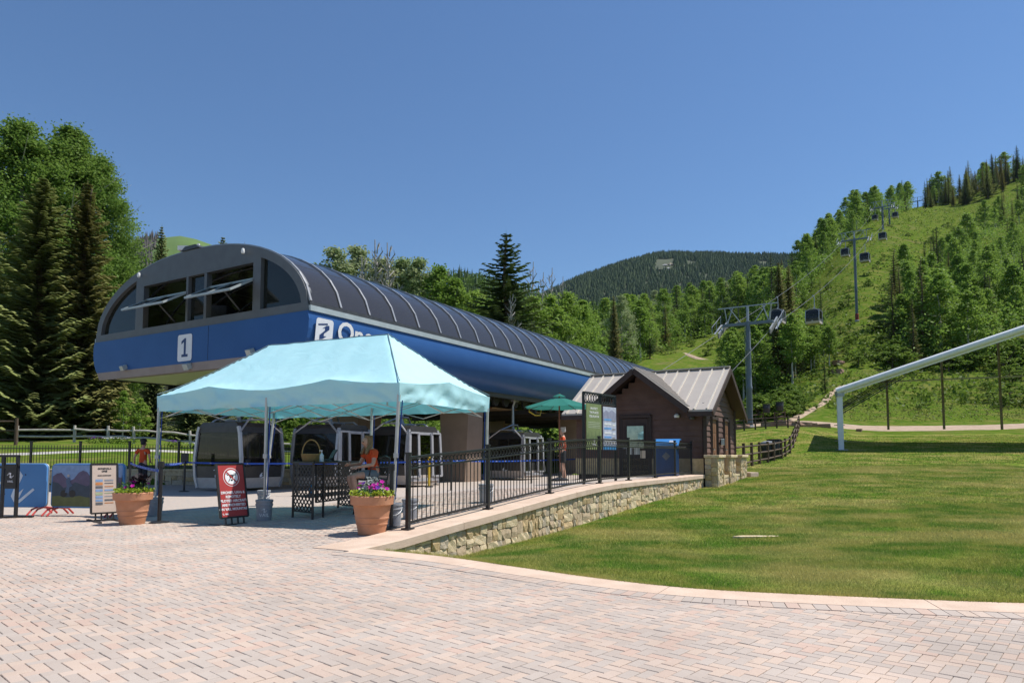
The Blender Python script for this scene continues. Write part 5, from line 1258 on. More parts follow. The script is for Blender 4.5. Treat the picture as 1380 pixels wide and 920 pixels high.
for k in range(7): x = .46+.055*k; h = .2+.09*math.sin(k*2.2); flat('print_tree', [(x-.05, -.3), (x, -.02+h), (x+.05, -.3)], pmat('tree', (.05, .06, .02)), bn, fm, .007+.0004*k, .0005)
for x, c in ((-.42, (.08, .13, .22)), (.27, (.55, .5, .45))):
    for dx in (-.1, .1): flat('print_wheel', [(x+dx+.075*math.cos(a*.5236), -.16+.075*math.sin(a*.5236)) for a in range(12)], pmat('wheel', (.03, .03, .03)), bn, fm, .0095, .0005)
    flat('print_rider', [(x-.07, -.14), (x-.03, .0), (x-.06, .10), (x-.02, .17), (x+.03, .16), (x+.05, .06), (x+.1, .0), (x+.03, -.03), (x+.02, -.15)], pmat('rider%d' % int(x*10+9), c), bn, fm, .0105, .0005)
    flat('print_helmet', [(x-.005+.032*math.cos(a*.7854), .205+.03*math.sin(a*.7854)) for a in range(8)], pmat('helmet', (.45, .42, .4)), bn, fm, .0105, .0005)
# ------------------------------------------------------------------ leaning sign boards on H-feet
def signboard(name, label, base, yaw, w, h, z0, face_mat, lean=R(10)):
    """base: ground point; the board faces direction yaw (angle of its normal), leaning back"""
    t = thing(name, label, 'sign', tuple(base)); B = Vector(base); n = Vector((math.cos(yaw), math.sin(yaw), 0)); x = Vector((0, 0, 1)).cross(n)
    up = (Vector((0, 0, 1))*math.cos(lean)-n*math.sin(lean)).normalized(); c = B+up*(z0+h/2); fm = frame(c, x, up)
    b = MB(); b.prism([fm @ Vector((sx*w/2, sy*h/2, 0)) for sx, sy in ((-1, -1), (1, -1), (1, 1), (-1, 1))], -(fm.to_3x3() @ Vector((0, 0, .03)))); bd_ = b.build('board', face_mat, t)
    b = MB()
    for p, q in (((-1, -1), (1, -1)), ((1, -1), (1, 1)), ((1, 1), (-1, 1)), ((-1, 1), (-1, -1))): b.bar(fm @ Vector((p[0]*(w/2+.012), p[1]*(h/2+.012), -.012)), fm @ Vector((q[0]*(w/2+.012), q[1]*(h/2+.012), -.012)), .03, .045, up=tuple(n))
    b.build('frame', BLACK, t)
    for u in (-.35, -.12, .12, .35): b = MB(); b.bar(fm @ Vector((u*w, -h/2-.02, -.015)), fm @ Vector((u*w, -h/2-z0+.02, -.015)), .025, .02, up=tuple(n)); b.build('spring_post', BLACK, t)
    for s in (-1, 1): b = MB(); c0 = B+x*s*w*.42; b.bar(c0+n*.42+Vector((0, 0, .015)), c0-n*.42+Vector((0, 0, .015)), .04, .025); b.build('foot', BLACK, t)
    b = MB(); b.bar(B-x*w*.42+Vector((0, 0, .03)), B+x*w*.42+Vector((0, 0, .03)), .04, .025); b.build('foot_bar', BLACK, t)
    return t, fm, bd_
REDS = M('red_sign_face', (.38, .035, .03), (.34, .03, .027), rough=.5)
p = gp(318, 706); t, fm, bdd = signboard('prohibition_sign', 'red sign board banning drones leaning on black feet', (p.x, p.y, 0), R(-70+38), .52, .92, .17, REDS, R(11))
def tline(s, y, size, x=0, al='CENTER', mat=WHITEP): link('lettering', text_mesh(s, size, mat, align=al, depth=.0008, bold=.002), bdd, fm @ Matrix.Translation((x, y, .003)))
for i, s in enumerate(('DRONES, UAVs &', 'REMOTELY', 'PILOTED AIRCRAFT', 'ARE PROHIBITED', 'ON VAIL MOUNTAIN')): tline(s, -.04-.073*i, .062)
tline('VAIL', -.415, .034, -.155); logo(bdd, fm @ Matrix.Translation((-.225, -.415, 0)), .04, WHITEP)
flat('print_ring', [(.165*math.cos(a*.2618), .235+.165*math.sin(a*.2618)) for a in range(24)], WHITEP, bdd, fm, .001, .001)
flat('print_ring_gap', [(.155*math.cos(a*.2618), .235+.155*math.sin(a*.2618)) for a in range(24)], REDS, bdd, fm, .0022, .001)
flat('print_disc', [(.128*math.cos(a*.2618), .235+.128*math.sin(a*.2618)) for a in range(24)], WHITEP, bdd, fm, .0035, .001)
for poly in ([(-.09, .28), (.09, .28), (.09, .265), (-.09, .265)], [(-.05, .262), (.05, .262), (.03, .215), (-.03, .215)], [(-.035, .215), (-.075, .15), (-.06, .15), (-.02, .213)], [(.035, .215), (.075, .15), (.06, .15), (.02, .213)], [(-.02, .195), (.02, .195), (.02, .165), (-.02, .165)], [(-.11, .30), (-.05, .30), (-.05, .288), (-.11, .288)], [(.11, .30), (.05, .30), (.05, .288), (.11, .288)]): flat('print_drone', poly, BLACK, bdd, fm, .005, .0008)
flat('print_slash', [(-.10, .318), (-.082, .332), (.10, .152), (.082, .138)], REDS, bdd, fm, .0062, .0008)
CREAM = M('cream_sign_face', (.56, .44, .36), (.53, .41, .33), rough=.6)
p = gp(141, 702); t, fm, bdd = signboard('map_sign', 'cream information board in black frame beside mountain banner', (p.x, p.y, 0), R(-72+28), .42, .90, .17, CREAM, R(8))
BLKP = M('black_print', (.03, .03, .03)); tline('GONDOLA', .37, .045, mat=BLKP); tline('ONE', .32, .045, mat=BLKP); tline('HOURS & INFORMATION', .24, .02, mat=BLKP)
cols_ = [pmat('pblue', (.22, .33, .52)), pmat('pgrey', (.3, .3, .32)), pmat('porange', (.6, .22, .06)), pmat('pgreen', (.36, .42, .25)), pmat('pdark', (.12, .12, .13))]
for i in range(8):
    y = .17-.062*i
    flat('print_block', [(-.15, y), (-.03, y), (-.03, y-.045), (-.15, y-.045)], cols_[(i*2) % 5 if i % 3 else 0], bdd, fm); flat('print_line', [(.0, y-.005), (.15, y-.005), (.15, y-.02-.015*(i % 3 == 0)), (.0, y-.02-.015*(i % 3 == 0))], cols_[(i*3+1) % 5], bdd, fm)
# black post stand at the left edge
p = gp(14, 698); t = thing('gate_sign_stand', 'black metal frame stand with small emblem plate at blue barrier', 'sign stand', tuple(p)); B = Vector(p)
for q in [(-.52, 0), (-.18, 0), (.10, 0), (-.35, 0)]: b = MB(); b.bar(B+Vector((q[0], 0, .02)), B+Vector((q[0], 0, 1.22)), .05 if q[0] != -.35 else .02); b.build('upright', BLACK, t)
for z in (1.22, 1.0): b = MB(); b.bar(B+Vector((-.56, 0, z)), B+Vector((.125, 0, z)), .045, .045); b.build('crossbar', BLACK, t)
b = MB(); b.box(tuple(B+Vector((.0, -.035, .82))), (.20, .03, .48)); pl = b.build('plate', BLACK, t); fm = frame(B+Vector((.0, -.052, .84)), (1, 0, 0), (0, 0, 1)); logo(pl, fm, .12, PLATE); link('lettering', text_mesh('VAIL', .06, PLATE), pl, fm @ Matrix.Translation((0, -.12, .002)))
b = MB(); b.bar(B+Vector((-.8, -.02, .02)), B+Vector((.32, .18, .02)), .09, .03); b.build('base_bar', BLACK, t)
# ------------------------------------------------------------------ black lattice counter and stool
def lattice(par, o, x, z, w, h, pitch=.085, hole=.056, name='lattice_panel'):
    """perforated sheet: strips between rows of square holes"""
    o = Vector(o); x = Vector(x).normalized(); z = Vector(z).normalized(); n = x.cross(z); b = MB(); t = pitch-hole; d = math.sqrt(.5)
    L = w+h; k = int(L/pitch)+1
    for i in range(-k, k+1):
        for sg in (1, -1):
            c = i*pitch*1.414
            # diagonal line u*sg + v = c clipped to the panel
            pts = []
            for (u0, v0) in ((0, c), (w, c-sg*w)):
                pass
            us = [0, w]; 
            ua, ub = (c-h, c) if sg == 1 else (-c, h-c)
            u0, u1 = max(0, min(ua, ub)), min(w, max(ua, ub))
            if u1-u0 < .01: continue
            b.bar(o+x*u0+z*(c-sg*u0), o+x*u1+z*(c-sg*u1), t*1.1, .004 + .001*(sg > 0), up=tuple(z.cross(x)) if False else tuple(n))
    for p, q in (((0, 0), (w, 0)), ((w, 0), (w, h)), ((w, h), (0, h)), ((0, h), (0, 0))): b.bar(o+x*p[0]+z*p[1], o+x*q[0]+z*q[1], .03, .025)
    return b.build(name, BLACK, par)
c0 = gp(394.5, 697); c1 = gp(421, 700); c2 = gp(466, 689)
ctr = thing('bar_counter', 'black perforated metal bar counter in the tent shade', 'counter', tuple(c1)); Z = Vector((0, 0, 1))
c0.z = c1.z = c2.z = 0
ux = (c2-c1).normalized(); uy = (c0-c1); ud = uy.length; uy.normalize(); CT = 1.08; cl_ = 1.62
c2 = c1+ux*cl_
lattice(ctr, c1+Z*.2, uy, Z, ud, CT-.22); lattice(ctr, c1+Z*.38+ux*.1, ux, Z, cl_-.2, CT-.42); lattice(ctr, c2+Z*.2, uy, Z, ud, CT-.22)
b = MB(); b.prism([c1-ux*.06-uy*.06+Z*CT, c2+ux*.06-uy*.06+Z*CT, c2+ux*.06+uy*(ud+.06)+Z*CT, c1-ux*.06+uy*(ud+.06)+Z*CT], Z*.035); b.build('counter_top', BLACK, ctr)
b = MB(); b.prism([c1+uy*.05+Z*.46, c2+uy*.05+Z*.46, c2+uy*(ud-.05)+Z*.46, c1+uy*(ud-.05)+Z*.46], Z*.02); b.build('shelf', BLACK, ctr)
for q in (c1, c1+uy*ud, c2, c2+uy*ud, c1+ux*.35): b = MB(); b.bar(q+Z*.0, q+Z*CT, .035); b.build('leg', BLACK, ctr)
ct = lambda a, c: c1+ux*a+uy*c+Z*(CT+.036)
WICK = M('wicker', (.42, .27, .10), (.30, .18, .06), scale=60, rough=.8, bump=.6, bscale=120)
bk_ = thing('wicker_basket', 'wicker basket with tall hoop handle on the counter', 'basket', tuple(ct(.25, .35))); q = ct(.25, .35)
b = MB(); rings = []
for i in range(9): b.tube([q+Vector(((.15+.004*i)*math.cos(a), (.11+.003*i)*math.sin(a), .008+.016*i)) for a in [2*math.pi*j/20+(i % 2)*.15 for j in range(21)]], .0095, 5, cap=False)
b.build('weave', WICK, bk_); b = MB(); b.tube([q+Vector((.17*math.cos(a), 0, .14+.27*math.sin(a))) for a in [math.pi*j/14 for j in range(15)]], .011, 6); b.build('handle', WICK, bk_)
b = MB(); b.lathe([(0, .01), (.15, .01)], 16, q); b.build('base', WICK, bk_)
q = ct(.30, .03); sb_ = thing('sanitizer_bottle', 'clear pump bottle standing before the wicker basket', 'bottle', tuple(q)); b = MB(); b.lathe([(0, 0), (.035, 0), (.037, .01), (.037, .12), (.016, .145), (.014, .16), (0, .16)], 14, q); b.build('bottle', M('clear_plastic', (.55, .66, .70), (.5, .6, .65), rough=.15), sb_, smooth=True)
b = MB(); b.tube([q+Z*.155, q+Z*.2], .007, 6); b.box(tuple(q+Z*.205+Vector((-.015, 0, 0))), (.055, .018, .014)); b.build('pump', PLATE, sb_)
q = ct(.98, .3); tb = thing('tablet_stand', 'black tablet on a stand by the woman', 'tablet', tuple(q)); b = MB(); b.box(tuple(q+Z*.14), (.26, .02, .2), Matrix.Rotation(R(-60), 4, 'Z') @ Matrix.Rotation(R(-30), 4, 'X')); b.build('tablet', BLACK, tb, bevel=.006); b = MB(); b.bar(q, q+Z*.12, .04); b.box(tuple(q+Z*.008), (.16, .14, .016)); b.build('stand', BLACK, tb)
q = ct(.62, .25); b = MB(); b.box(tuple(q+Z*.02), (.2, .13, .04), Matrix.Rotation(R(-20), 4, 'Z')); tag(b.build('ticket_scanner', DGREY, bevel=.01), 'small dark hand scanner lying beside the basket', 'scanner')
q = c1+ux*.18+uy*.25+Z*.48; b = MB(); b.lathe([(0, 0), (.033, 0), (.034, .15), (.014, .19), (.014, .215), (0, .215)], 12, q); tag(b.build('water_bottle', M('blue_plastic', (.05, .25, .45), (.04, .2, .4), rough=.25), smooth=True), 'blue water bottle on the shelf inside the counter', 'bottle')
# woman's place
WP = gp(500, 692); WP.z = 0; WF = Vector((-.76, -.65, 0)).normalized(); WS = Vector((-WF.y, WF.x, 0))
def wpt(f, s, z): return WP+WF*f+WS*s+Z*z
stool = thing('bar_stool', 'black metal bar stool with armrests under the woman', 'stool', tuple(WP)); SZ = .76
b = MB(); b.prism([wpt(.22, -.22, SZ), wpt(.22, .22, SZ), wpt(-.22, .22, SZ), wpt(-.22, -.22, SZ)], Z*.04); b.build('seat', BLACK, stool, bevel=.015)
for f, s in ((.2, -.2), (.2, .2), (-.2, .2), (-.2, -.2)): b = MB(); b.tube([wpt(f, s, SZ), wpt(f*1.25, s*1.2, .0)], .016, 7); b.build('leg', BLACK, stool)
for a, c in (((.23, -.22), (.23, .22)), ((-.23, -.22), (-.23, .22)), ((.23, .22), (-.23, .22)), ((.23, -.22), (-.23, -.22))): b = MB(); b.tube([wpt(*a, .34), wpt(*c, .34)], .013, 6); b.build('footrest', BLACK, stool)
b = MB(); b.tube([wpt(-.22, -.21, SZ), wpt(-.28, -.2, SZ+.42), wpt(-.30, 0, SZ+.46), wpt(-.28, .2, SZ+.42), wpt(-.22, .21, SZ)], .016, 7); b.build('back_frame', BLACK, stool); lattice(stool, wpt(-.245, .19, SZ+.1), -WS, (-WF*.08+Z), .38, .3, name='backrest')
for s in (-.25, .25): b = MB(); b.tube([wpt(-.26, s*.84, SZ+.26), wpt(.15, s, SZ+.24), wpt(.2, s*.9, SZ)], .014, 6); b.build('armrest', BLACK, stool)
# ------------------------------------------------------------------ people
SKIN = M('skin', (.52, .30, .21), (.47, .26, .18), scale=14, rough=.55); ORANGE = M('orange_shirt', (.62, .075, .012), (.54, .06, .01), scale=5, rough=.85, bump=.3, bscale=9)
NAVYC = M('dark_trousers', (.018, .019, .025), (.025, .026, .032), rough=.85); SHORTS = M('slate_shorts', (.16, .20, .23), (.13, .165, .19), rough=.85); HAIRB = M('light_brown_hair', (.24, .14, .06), (.15, .085, .035), scale=40, rough=.5); HAIRG = M('grey_hair', (.45, .43, .41), (.35, .33, .32), scale=40, rough=.6); CAPM = M('black_cap', (.012, .012, .014)); SHOE = M('dark_shoe', (.03, .03, .04), (.05, .05, .06), rough=.6)
def skinmesh(name, nodes, mat, parent, sub=2, M0=None):
    """nodes: list of (pos, radius, parent index)"""
    me = D.meshes.new(name); me.from_pydata([tuple(M0 @ Vector(n[0])) if M0 else n[0] for n in nodes], [(n[2], i) for i, n in enumerate(nodes) if n[2] is not None], []); ob = D.objects.new('tmp', me); COL.objects.link(ob)
    sk = ob.modifiers.new('skin', 'SKIN'); sk.use_smooth_shade = True; sk.branch_smoothing = .3; ob.modifiers.new('sub', 'SUBSURF').levels = sub
    for i, n in enumerate(nodes):
        r = n[1]; v = me.skin_vertices[0].data[i]; v.radius = r if isinstance(r, tuple) else (r, r); v.use_root = (i == 0)
    dg = bpy.context.evaluated_depsgraph_get(); m2 = D.meshes.new_from_object(ob.evaluated_get(dg)); D.objects.remove(ob); m2.name = name; m2.materials.clear(); m2.materials.append(mat)
    for p_ in m2.polygons: p_.use_smooth = True
    inv = rootm(parent).inverted(); m2.transform(inv); return link(name, m2, parent)
def limb(P, Rr, par, base): return [(p, r, (par if i == 0 else base+i-1)) for i, (p, r) in enumerate(zip(P, Rr))]
def person(name, label, loc, fwd, J, hair, cap=False, shorts=None, sleeve=.55, long_hair=False):
    t = thing(name, label, 'person', tuple(loc)); f = Vector(fwd).normalized(); s = Vector((-f.y, f.x, 0)); M0 = Matrix.Identity(4)
    for i in range(3): M0[i][0] = f[i]; M0[i][1] = s[i]; M0[i][3] = Vector(loc)[i]
    M0[2][2] = 1
    N_ = [(J['hip'], (.125, .10), None), (J['waist'], (.115, .088), 0), (J['chest'], (.140, .10), 1), (J['shl'], (.115, .075), 2), (J['neck'], .054, 3), (J['chin'], (.062, .070), 4), (J['head'], (.078, .094), 5), (J['crown'], (.070, .082), 6)]
    N_.append(((Vector(J['chin'])*.45+Vector(J['head'])*.55)+Vector((.105, 0, -.01)), .014, 6))
    for sd in ('l', 'r'):
        k = 1 if sd == 'l' else -1; b0 = len(N_)
        sh, el, wr, ha = [Vector(x) for x in J['arm_'+sd]]
        N_ += limb([sh, sh.lerp(el, .5), el, el.lerp(wr, .5), wr, ha], [.055, .046, .038, .036, .026, (.036, .018)], 3, b0); hp = b0+5
        hd = (ha-wr).normalized(); sd_ = hd.cross(Vector((1, 0, .3))).normalized()
        for j in range(5):
            b1 = len(N_); off = (j-1.5)*.019 if j < 4 else -.045; ln = (.045, .055, .05, .038, .035)[j]
            st_ = ha+sd_*off+hd*(.015 if j < 4 else -.025); dn = (hd+Vector((.25, 0, -.25))).normalized() if j < 4 else (hd*.6-sd_*.8).normalized()
            N_ += [(st_, .010, hp), (st_+hd*ln*.6, .0095, b1), (st_+hd*ln*.6+dn*ln*.6, .008, b1+1)]
        b0 = len(N_); hi, kn, an, to = [Vector(x) for x in J['leg_'+sd]]
        N_ += limb([hi, hi.lerp(kn, .5), kn, kn.lerp(an, .4), an, an.lerp(to, .5)-Vector((0, 0, .01)), to], [.090, .078, .056, .055, .036, .040, .032], 0, b0)
    skinmesh('body', [(tuple(p), r, q) for p, r, q in N_], SKIN, t, 2, M0)
    S_ = [(J['waist'], (.132, .108), None), (J['hip'], (.138, .115), 0), (J['chest'], (.156, .118), 0), (J['shl'], (.128, .09), 2), (tuple(Vector(J['shl']).lerp(Vector(J['neck']), .55)), .07, 3)]
    for sd in ('l', 'r'):
        b0 = len(S_); sh, el = Vector(J['arm_'+sd][0]), Vector(J['arm_'+sd][1]); S_ += limb([sh, sh.lerp(el, sleeve*.6), sh.lerp(el, sleeve)], [.070, .068, .066], 3, b0)
    skinmesh('shirt', [(tuple(p), r, q) for p, r, q in S_], ORANGE, t, 2, M0)
    Pn = [(J['hip'], (.143, .116), None), (tuple(Vector(J['hip']).lerp(Vector(J['waist']), .45)), (.134, .11), 0)]
    for sd in ('l', 'r'):
        hi, kn, an, to = [Vector(x) for x in J['leg_'+sd]]; b0 = len(Pn)
        if shorts: Pn += limb([hi, hi.lerp(kn, .4), hi.lerp(kn, shorts)], [.104, .098, .092], 0, b0)
        else: Pn += limb([hi, hi.lerp(kn, .5), kn, kn.lerp(an, .5), an], [.103, .092, .074, .068, .062], 0, b0)
    skinmesh('shorts' if shorts else 'trousers', [(tuple(p), r, q) for p, r, q in Pn], SHORTS if shorts and shorts < .7 else NAVYC, t, 2, M0)
    for sd in ('l', 'r'):
        an, to = Vector(J['leg_'+sd][2]), Vector(J['leg_'+sd][3]); back = an-(to-an)*.3; back.z = to.z
        skinmesh('shoe', [(tuple(back+Vector((0, 0, .01))), .045, None), (tuple(an.lerp(to, .45)), (.048, .05), 0), (tuple(to), (.042, .034), 1)], SHOE, t, 2, M0)
    hd, cr = Vector(J['head']), Vector(J['crown']); bk_h = Vector((-.03, 0, 0))
    H_ = [(tuple(hd+Vector((-.045, 0, .03))), (.085, .085), None), (tuple(cr+Vector((-.02, 0, .02))), (.085, .088), 0), (tuple(hd+Vector((-.06, 0, -.06))), (.062, .07), 0)]
    if long_hair: H_ += [(tuple(hd+Vector((-.02, .075, -.10))), .045, 2), (tuple(hd+Vector((.07, .10, -.26))), .038, 3), (tuple(hd+Vector((-.03, -.075, -.10))), .045, 2), (tuple(hd+Vector((.06, -.10, -.26))), .036, 5), (tuple(hd+Vector((-.10, 0, -.2))), .06, 2)]
    skinmesh('hair', H_, hair, t, 2, M0)
    for k in (-1, 1):
        b = MB(); b.lathe([(0, -.011), (.009, -.006), (.011, 0), (.009, .006), (0, .011)], 8, M0 @ (hd.lerp(Vector(J['chin']), .25)+Vector((.088, .034*k, 0)))); b.build('eye', CAPM, t)
    if cap:
        b = MB(); b.lathe([(.108, -.0), (.112, .03), (.10, .08), (.05, .115), (0, .12)], 16, M0 @ (cr+Vector((-.01, 0, -.015)))); q = cr+Vector((.1, 0, -.01)); b.prism([M0 @ (q+Vector(v)) for v in ((-.02, -.085, 0), (.07, -.06, -.01), (.085, 0, -.01), (.07, .06, -.01), (-.02, .085, 0))], (0, 0, .012)); b.build('cap', CAPM, t, smooth=True)
    return t
woman = person('person', 'woman in orange polo and slate shorts seated at the counter, looking down', tuple(WP), WF, {
    'hip': (-.06, 0, SZ+.13), 'waist': (-.03, 0, SZ+.30), 'chest': (.02, 0, SZ+.44), 'shl': (.04, 0, SZ+.55), 'neck': (.065, 0, SZ+.63), 'chin': (.13, 0, SZ+.675), 'head': (.115, 0, SZ+.745), 'crown': (.09, 0, SZ+.82),
    'arm_l': [(.03, .17, SZ+.54), (.10, .24, SZ+.30), (.34, .16, SZ+.26), (.42, .13, SZ+.25)], 'arm_r': [(.03, -.17, SZ+.54), (.12, -.23, SZ+.31), (.38, -.10, SZ+.30), (.46, -.07, SZ+.30)],
    'leg_l': [(-.03, .09, SZ+.12), (.44, .11, SZ+.09), (.34, .10, SZ-.33), (.50, .10, SZ-.40)], 'leg_r': [(-.03, -.09, SZ+.12), (.43, -.10, SZ+.07), (.27, -.08, SZ-.34), (.43, -.08, SZ-.41)]}, HAIRB, shorts=.62, long_hair=True)
STAND = {'hip': (0, 0, .96), 'waist': (.0, 0, 1.10), 'chest': (.01, 0, 1.28), 'shl': (0, 0, 1.41), 'neck': (.01, 0, 1.50), 'chin': (.05, 0, 1.56), 'head': (.035, 0, 1.645), 'crown': (.015, 0, 1.715)}
m1 = gp(191, 660); m1.z = 0
person('person', 'man in orange polo, black cap and dark trousers seen from behind', tuple(m1), (.1, 1, 0), dict(STAND, arm_l=[(0, .19, 1.40), (-.06, .28, 1.14), (.04, .33, .93), (.06, .34, .85)], arm_r=[(0, -.19, 1.40), (.0, -.25, 1.13), (.14, -.2, .98), (.21, -.17, .96)],
    leg_l=[(0, .09, .93), (.10, .10, .50), (.0, .10, .09), (.15, .10, .035)], leg_r=[(0, -.09, .93), (.02, -.09, .49), (-.12, -.09, .09), (.03, -.09, .035)]), NAVYC, cap=True)
m2 = at(759, 645, 22.6); m2.z = zp(m2.x, m2.y)
person('person', 'grey-haired man in orange shirt and dark shorts under the green umbrella', tuple(m2), (-1, .15, 0), dict(STAND, arm_l=[(0, .19, 1.40), (-.02, .24, 1.13), (.2, .2, 1.02), (.28, .19, 1.02)], arm_r=[(0, -.19, 1.40), (-.02, -.25, 1.13), (.1, -.22, .93), (.14, -.21, .86)],
    leg_l=[(0, .09, .93), (.04, .11, .50), (-.02, .12, .09), (.13, .13, .035)], leg_r=[(0, -.09, .93), (.01, -.10, .49), (-.06, -.10, .09), (.09, -.10, .035)]), HAIRG, shorts=.85)
# ------------------------------------------------------------------ umbrella, poster frame, kiosk
UMB = leafmat('green_umbrella_cloth', (.04, .215, .175), (.045, .235, .19), .35, .8)
up_ = at(754, 600, 21.6); up_.z = zp(up_.x, up_.y)
um = thing('patio_umbrella', 'green market umbrella standing in front of the hut', 'umbrella', tuple(up_)); uz = 2.32; ur = 1.12; upk = 2.66
for i in range(8):
    a0 = 2*math.pi*i/8+.2; a1 = 2*math.pi*(i+1)/8+.2; b = MB(); rows = []
    for k in range(7):
        f = .16+.84*k/6; row = []
        for j in range(7):
            t_ = j/6; p = Vector((math.cos(a0), math.sin(a0), 0)).lerp(Vector((math.cos(a1), math.sin(a1), 0)), t_)*ur*f
            row.append(up_+p+Z*(uz+(upk-uz)*(1-f)**.95 - .03*math.sin(math.pi*t_)*f*.9 - up_.z*0))
        rows.append(row)
    b.sheet(rows); b.build('canopy_panel', UMB, um, smooth=True)
    b = MB(); v = Vector((math.cos(a0), math.sin(a0), 0)); b.tube([up_+v*.03+Z*(upk-.06), up_+v*ur*.98+Z*(uz-.02)], .01, 5); b.build('rib', BROWN2, um)
    b = MB(); am = (a0+a1)/2; b.add([up_+Vector((math.cos(a0), math.sin(a0), 0))*.22+Z*(upk-.0), up_+Vector((math.cos(a1), math.sin(a1), 0))*.22+Z*(upk-.0), up_+Z*(upk+.10), ], [(0, 1, 2)]); b.build('vent_cap', UMB, um)
b = MB(); b.tube([up_, up_+Z*(upk+.12)], .024, 8); b.build('pole', M('red_brown_wood', (.22, .07, .03), (.18, .05, .025), rough=.5), um)
b = MB(); b.lathe([(0, 0), (.28, 0), (.28, .06), (.05, .12), (.04, .3)], 16, up_); b.build('base', BLACK, um)
pf0 = at(793, 600, 17.9); pf1 = at(838, 600, 19.6); pf0 += Vector((-.12, .05, 0)); pf0.z = zp(pf0.x, pf0.y); pf1 = pf0 + (pf1-pf0).normalized()*1.9; pf1.z = pf0.z
fr = thing('poster_frame', 'tall black iron frame holding a green and a blue poster', 'sign', tuple((pf0+pf1)/2)); fx = (pf1-pf0); fx.z = 0; fw = fx.length; fx.normalize(); ftop = 2.42
for q in (pf0, pf0+fx*fw*.5, pf1): b = MB(); b.bar(q, q+Z*ftop, .07); b.build('upright', BLACK, fr)
for z in (ftop, ftop-.26, .95): b = MB(); b.bar(pf0+Z*z, pf1+Z*z, .06, .05); b.build('crossbar', BLACK, fr)
fq = Matrix.Rotation(math.atan2(fx.y, fx.x), 4, 'Z')
for i in range(13): link('frieze_ring', rm, fr, Matrix.Translation(pf0+fx*(fw*(i+.5)/13)+Z*(ftop-.13)) @ fq @ Matrix.Diagonal((1.2, 1, 1.9, 1)))
fn = Vector((fx.y, -fx.x, 0)); 
GRS = M('green_poster', (.20, .25, .10), (.17, .22, .085), rough=.6); fmg = frame(pf0+fx*fw*.25+fn*.05+Z*1.52, fx, Z)
gpn = flat('green_poster', rrect(.78, 1.22, .01), GRS, fr, fmg, 0, .02)
for i, s in enumerate(('PROTECT', 'THE PLACES', 'YOU PLAY IN')): link('lettering', text_mesh(s, .085, WHITEP, depth=.001, bold=.002), gpn, fmg @ Matrix.Translation((0, .48-.105*i, .022)))
for i in range(4): flat('print_line', [(-.3, .12-.045*i), (.3, .12-.045*i), (.3, .105-.045*i), (-.3, .105-.045*i)], pmat('pale', (.45, .5, .36)), gpn, fmg, .0215, .001)
for i in range(11): x = -.35+.07*i; h = .14+.08*math.sin(i*2.3); flat('print_tree', [(x-.05, -.36), (x, -.30+h), (x+.05, -.36)], pmat('ptree', (.14, .19, .075)), gpn, fmg, .0215+.0003*(i % 2), .0006)
flat('print_leaf', [(-.03, -.40), (.0, -.31), (.04, -.36), (.02, -.42)], WHITEP, gpn, fmg, .0225, .001); flat('print_mark', [(-.1, -.45), (.1, -.45), (.1, -.50), (-.1, -.50)], WHITEP, gpn, fmg, .0225, .001)
fmb = frame(pf0+fx*fw*.75+fn*.05+Z*1.50, fx, Z); bpn = flat('blue_poster', rrect(.72, 1.18, .01), pmat('bposter', (.52, .55, .66)), fr, fmb, 0, .02)
flat('print_mountain', [(-.35, .2), (-.35, .42), (-.2, .5), (-.05, .44), (.1, .52), (.35, .43), (.35, .2)], pmat('pmtn', (.30, .31, .42)), bpn, fmb, .0215, .001)
flat('print_band', [(-.36, -.59), (.36, -.59), (.36, -.48), (-.36, -.48)], pmat('pband', (.05, .28, .62)), bpn, fmb, .0215, .001)
for i in range(6):
    y = .26-.12*i; flat('print_block', [(-.31, y), (.08, y), (.08, y-.05), (-.31, y-.05)], pmat('pb2', (.14, .36, .68)) if i % 2 == 0 else WHITEP, bpn, fmb, .023, .001); flat('print_line', [(.14, y-.02), (.31, y-.02), (.31, y-.075), (.14, y-.075)], WHITEP if i % 2 else cols_[1], bpn, fmb, .023, .001)
KB = M('kiosk_blue', (.02, .085, .26), (.018, .075, .23), rough=.35); kp = at(898, 620, 23.4); kp.z = zp(kp.x, kp.y)
ki = thing('ticket_kiosk', 'blue self-service kiosk with slanted top behind the railing', 'kiosk', tuple(kp)); kx = Vector((.87, -.35, 0)).normalized(); ky = Vector((-kx.y, kx.x, 0))
def kk(x, y, z): return kp+kx*x+ky*y+Z*z
b = MB(); b.prism([kk(-.30, -.28, .03), kk(-.30, .28, .03), kk(-.30, .28, 1.26), kk(-.30, .02, 1.26), kk(-.30, -.28, 1.05)], kx*.68); b.build('cabinet', KB, ki, bevel=.012)
b = MB(); b.prism([kk(-.38, -.34, 1.09), kk(-.38, .02, 1.31), kk(-.38, .34, 1.31), kk(-.38, .34, 1.27), kk(-.38, .03, 1.27), kk(-.38, -.34, 1.05)], kx*.84); hd_ = b.build('slanted_top', M('kiosk_top_blue', (.05, .22, .52), (.045, .2, .48), rough=.3), ki)
fmk = frame(kk(.08, -.16, 1.215), kx, ky*.85+Z*.52); 
for i in range(3): flat('print_line', [(.05, .06-.06*i), (.25, .06-.06*i), (.25, .025-.06*i), (.05, .025-.06*i)], WHITEP, hd_, fmk, .002, .001)
fme = frame(kk(.04, -.293, .72), kx, Z); flat('emblem', [(-.14, 0), (0, -.14), (.14, 0), (0, .14)], pmat('kgrey', (.22, .24, .27)), ki, fme, .0, .004)
b = MB(); b.prism([kk(-.34, -.31, 0), kk(-.34, .31, 0), kk(.42, .31, 0), kk(.42, -.31, 0)], Z*.03); b.build('base_plate', BLACK, ki)
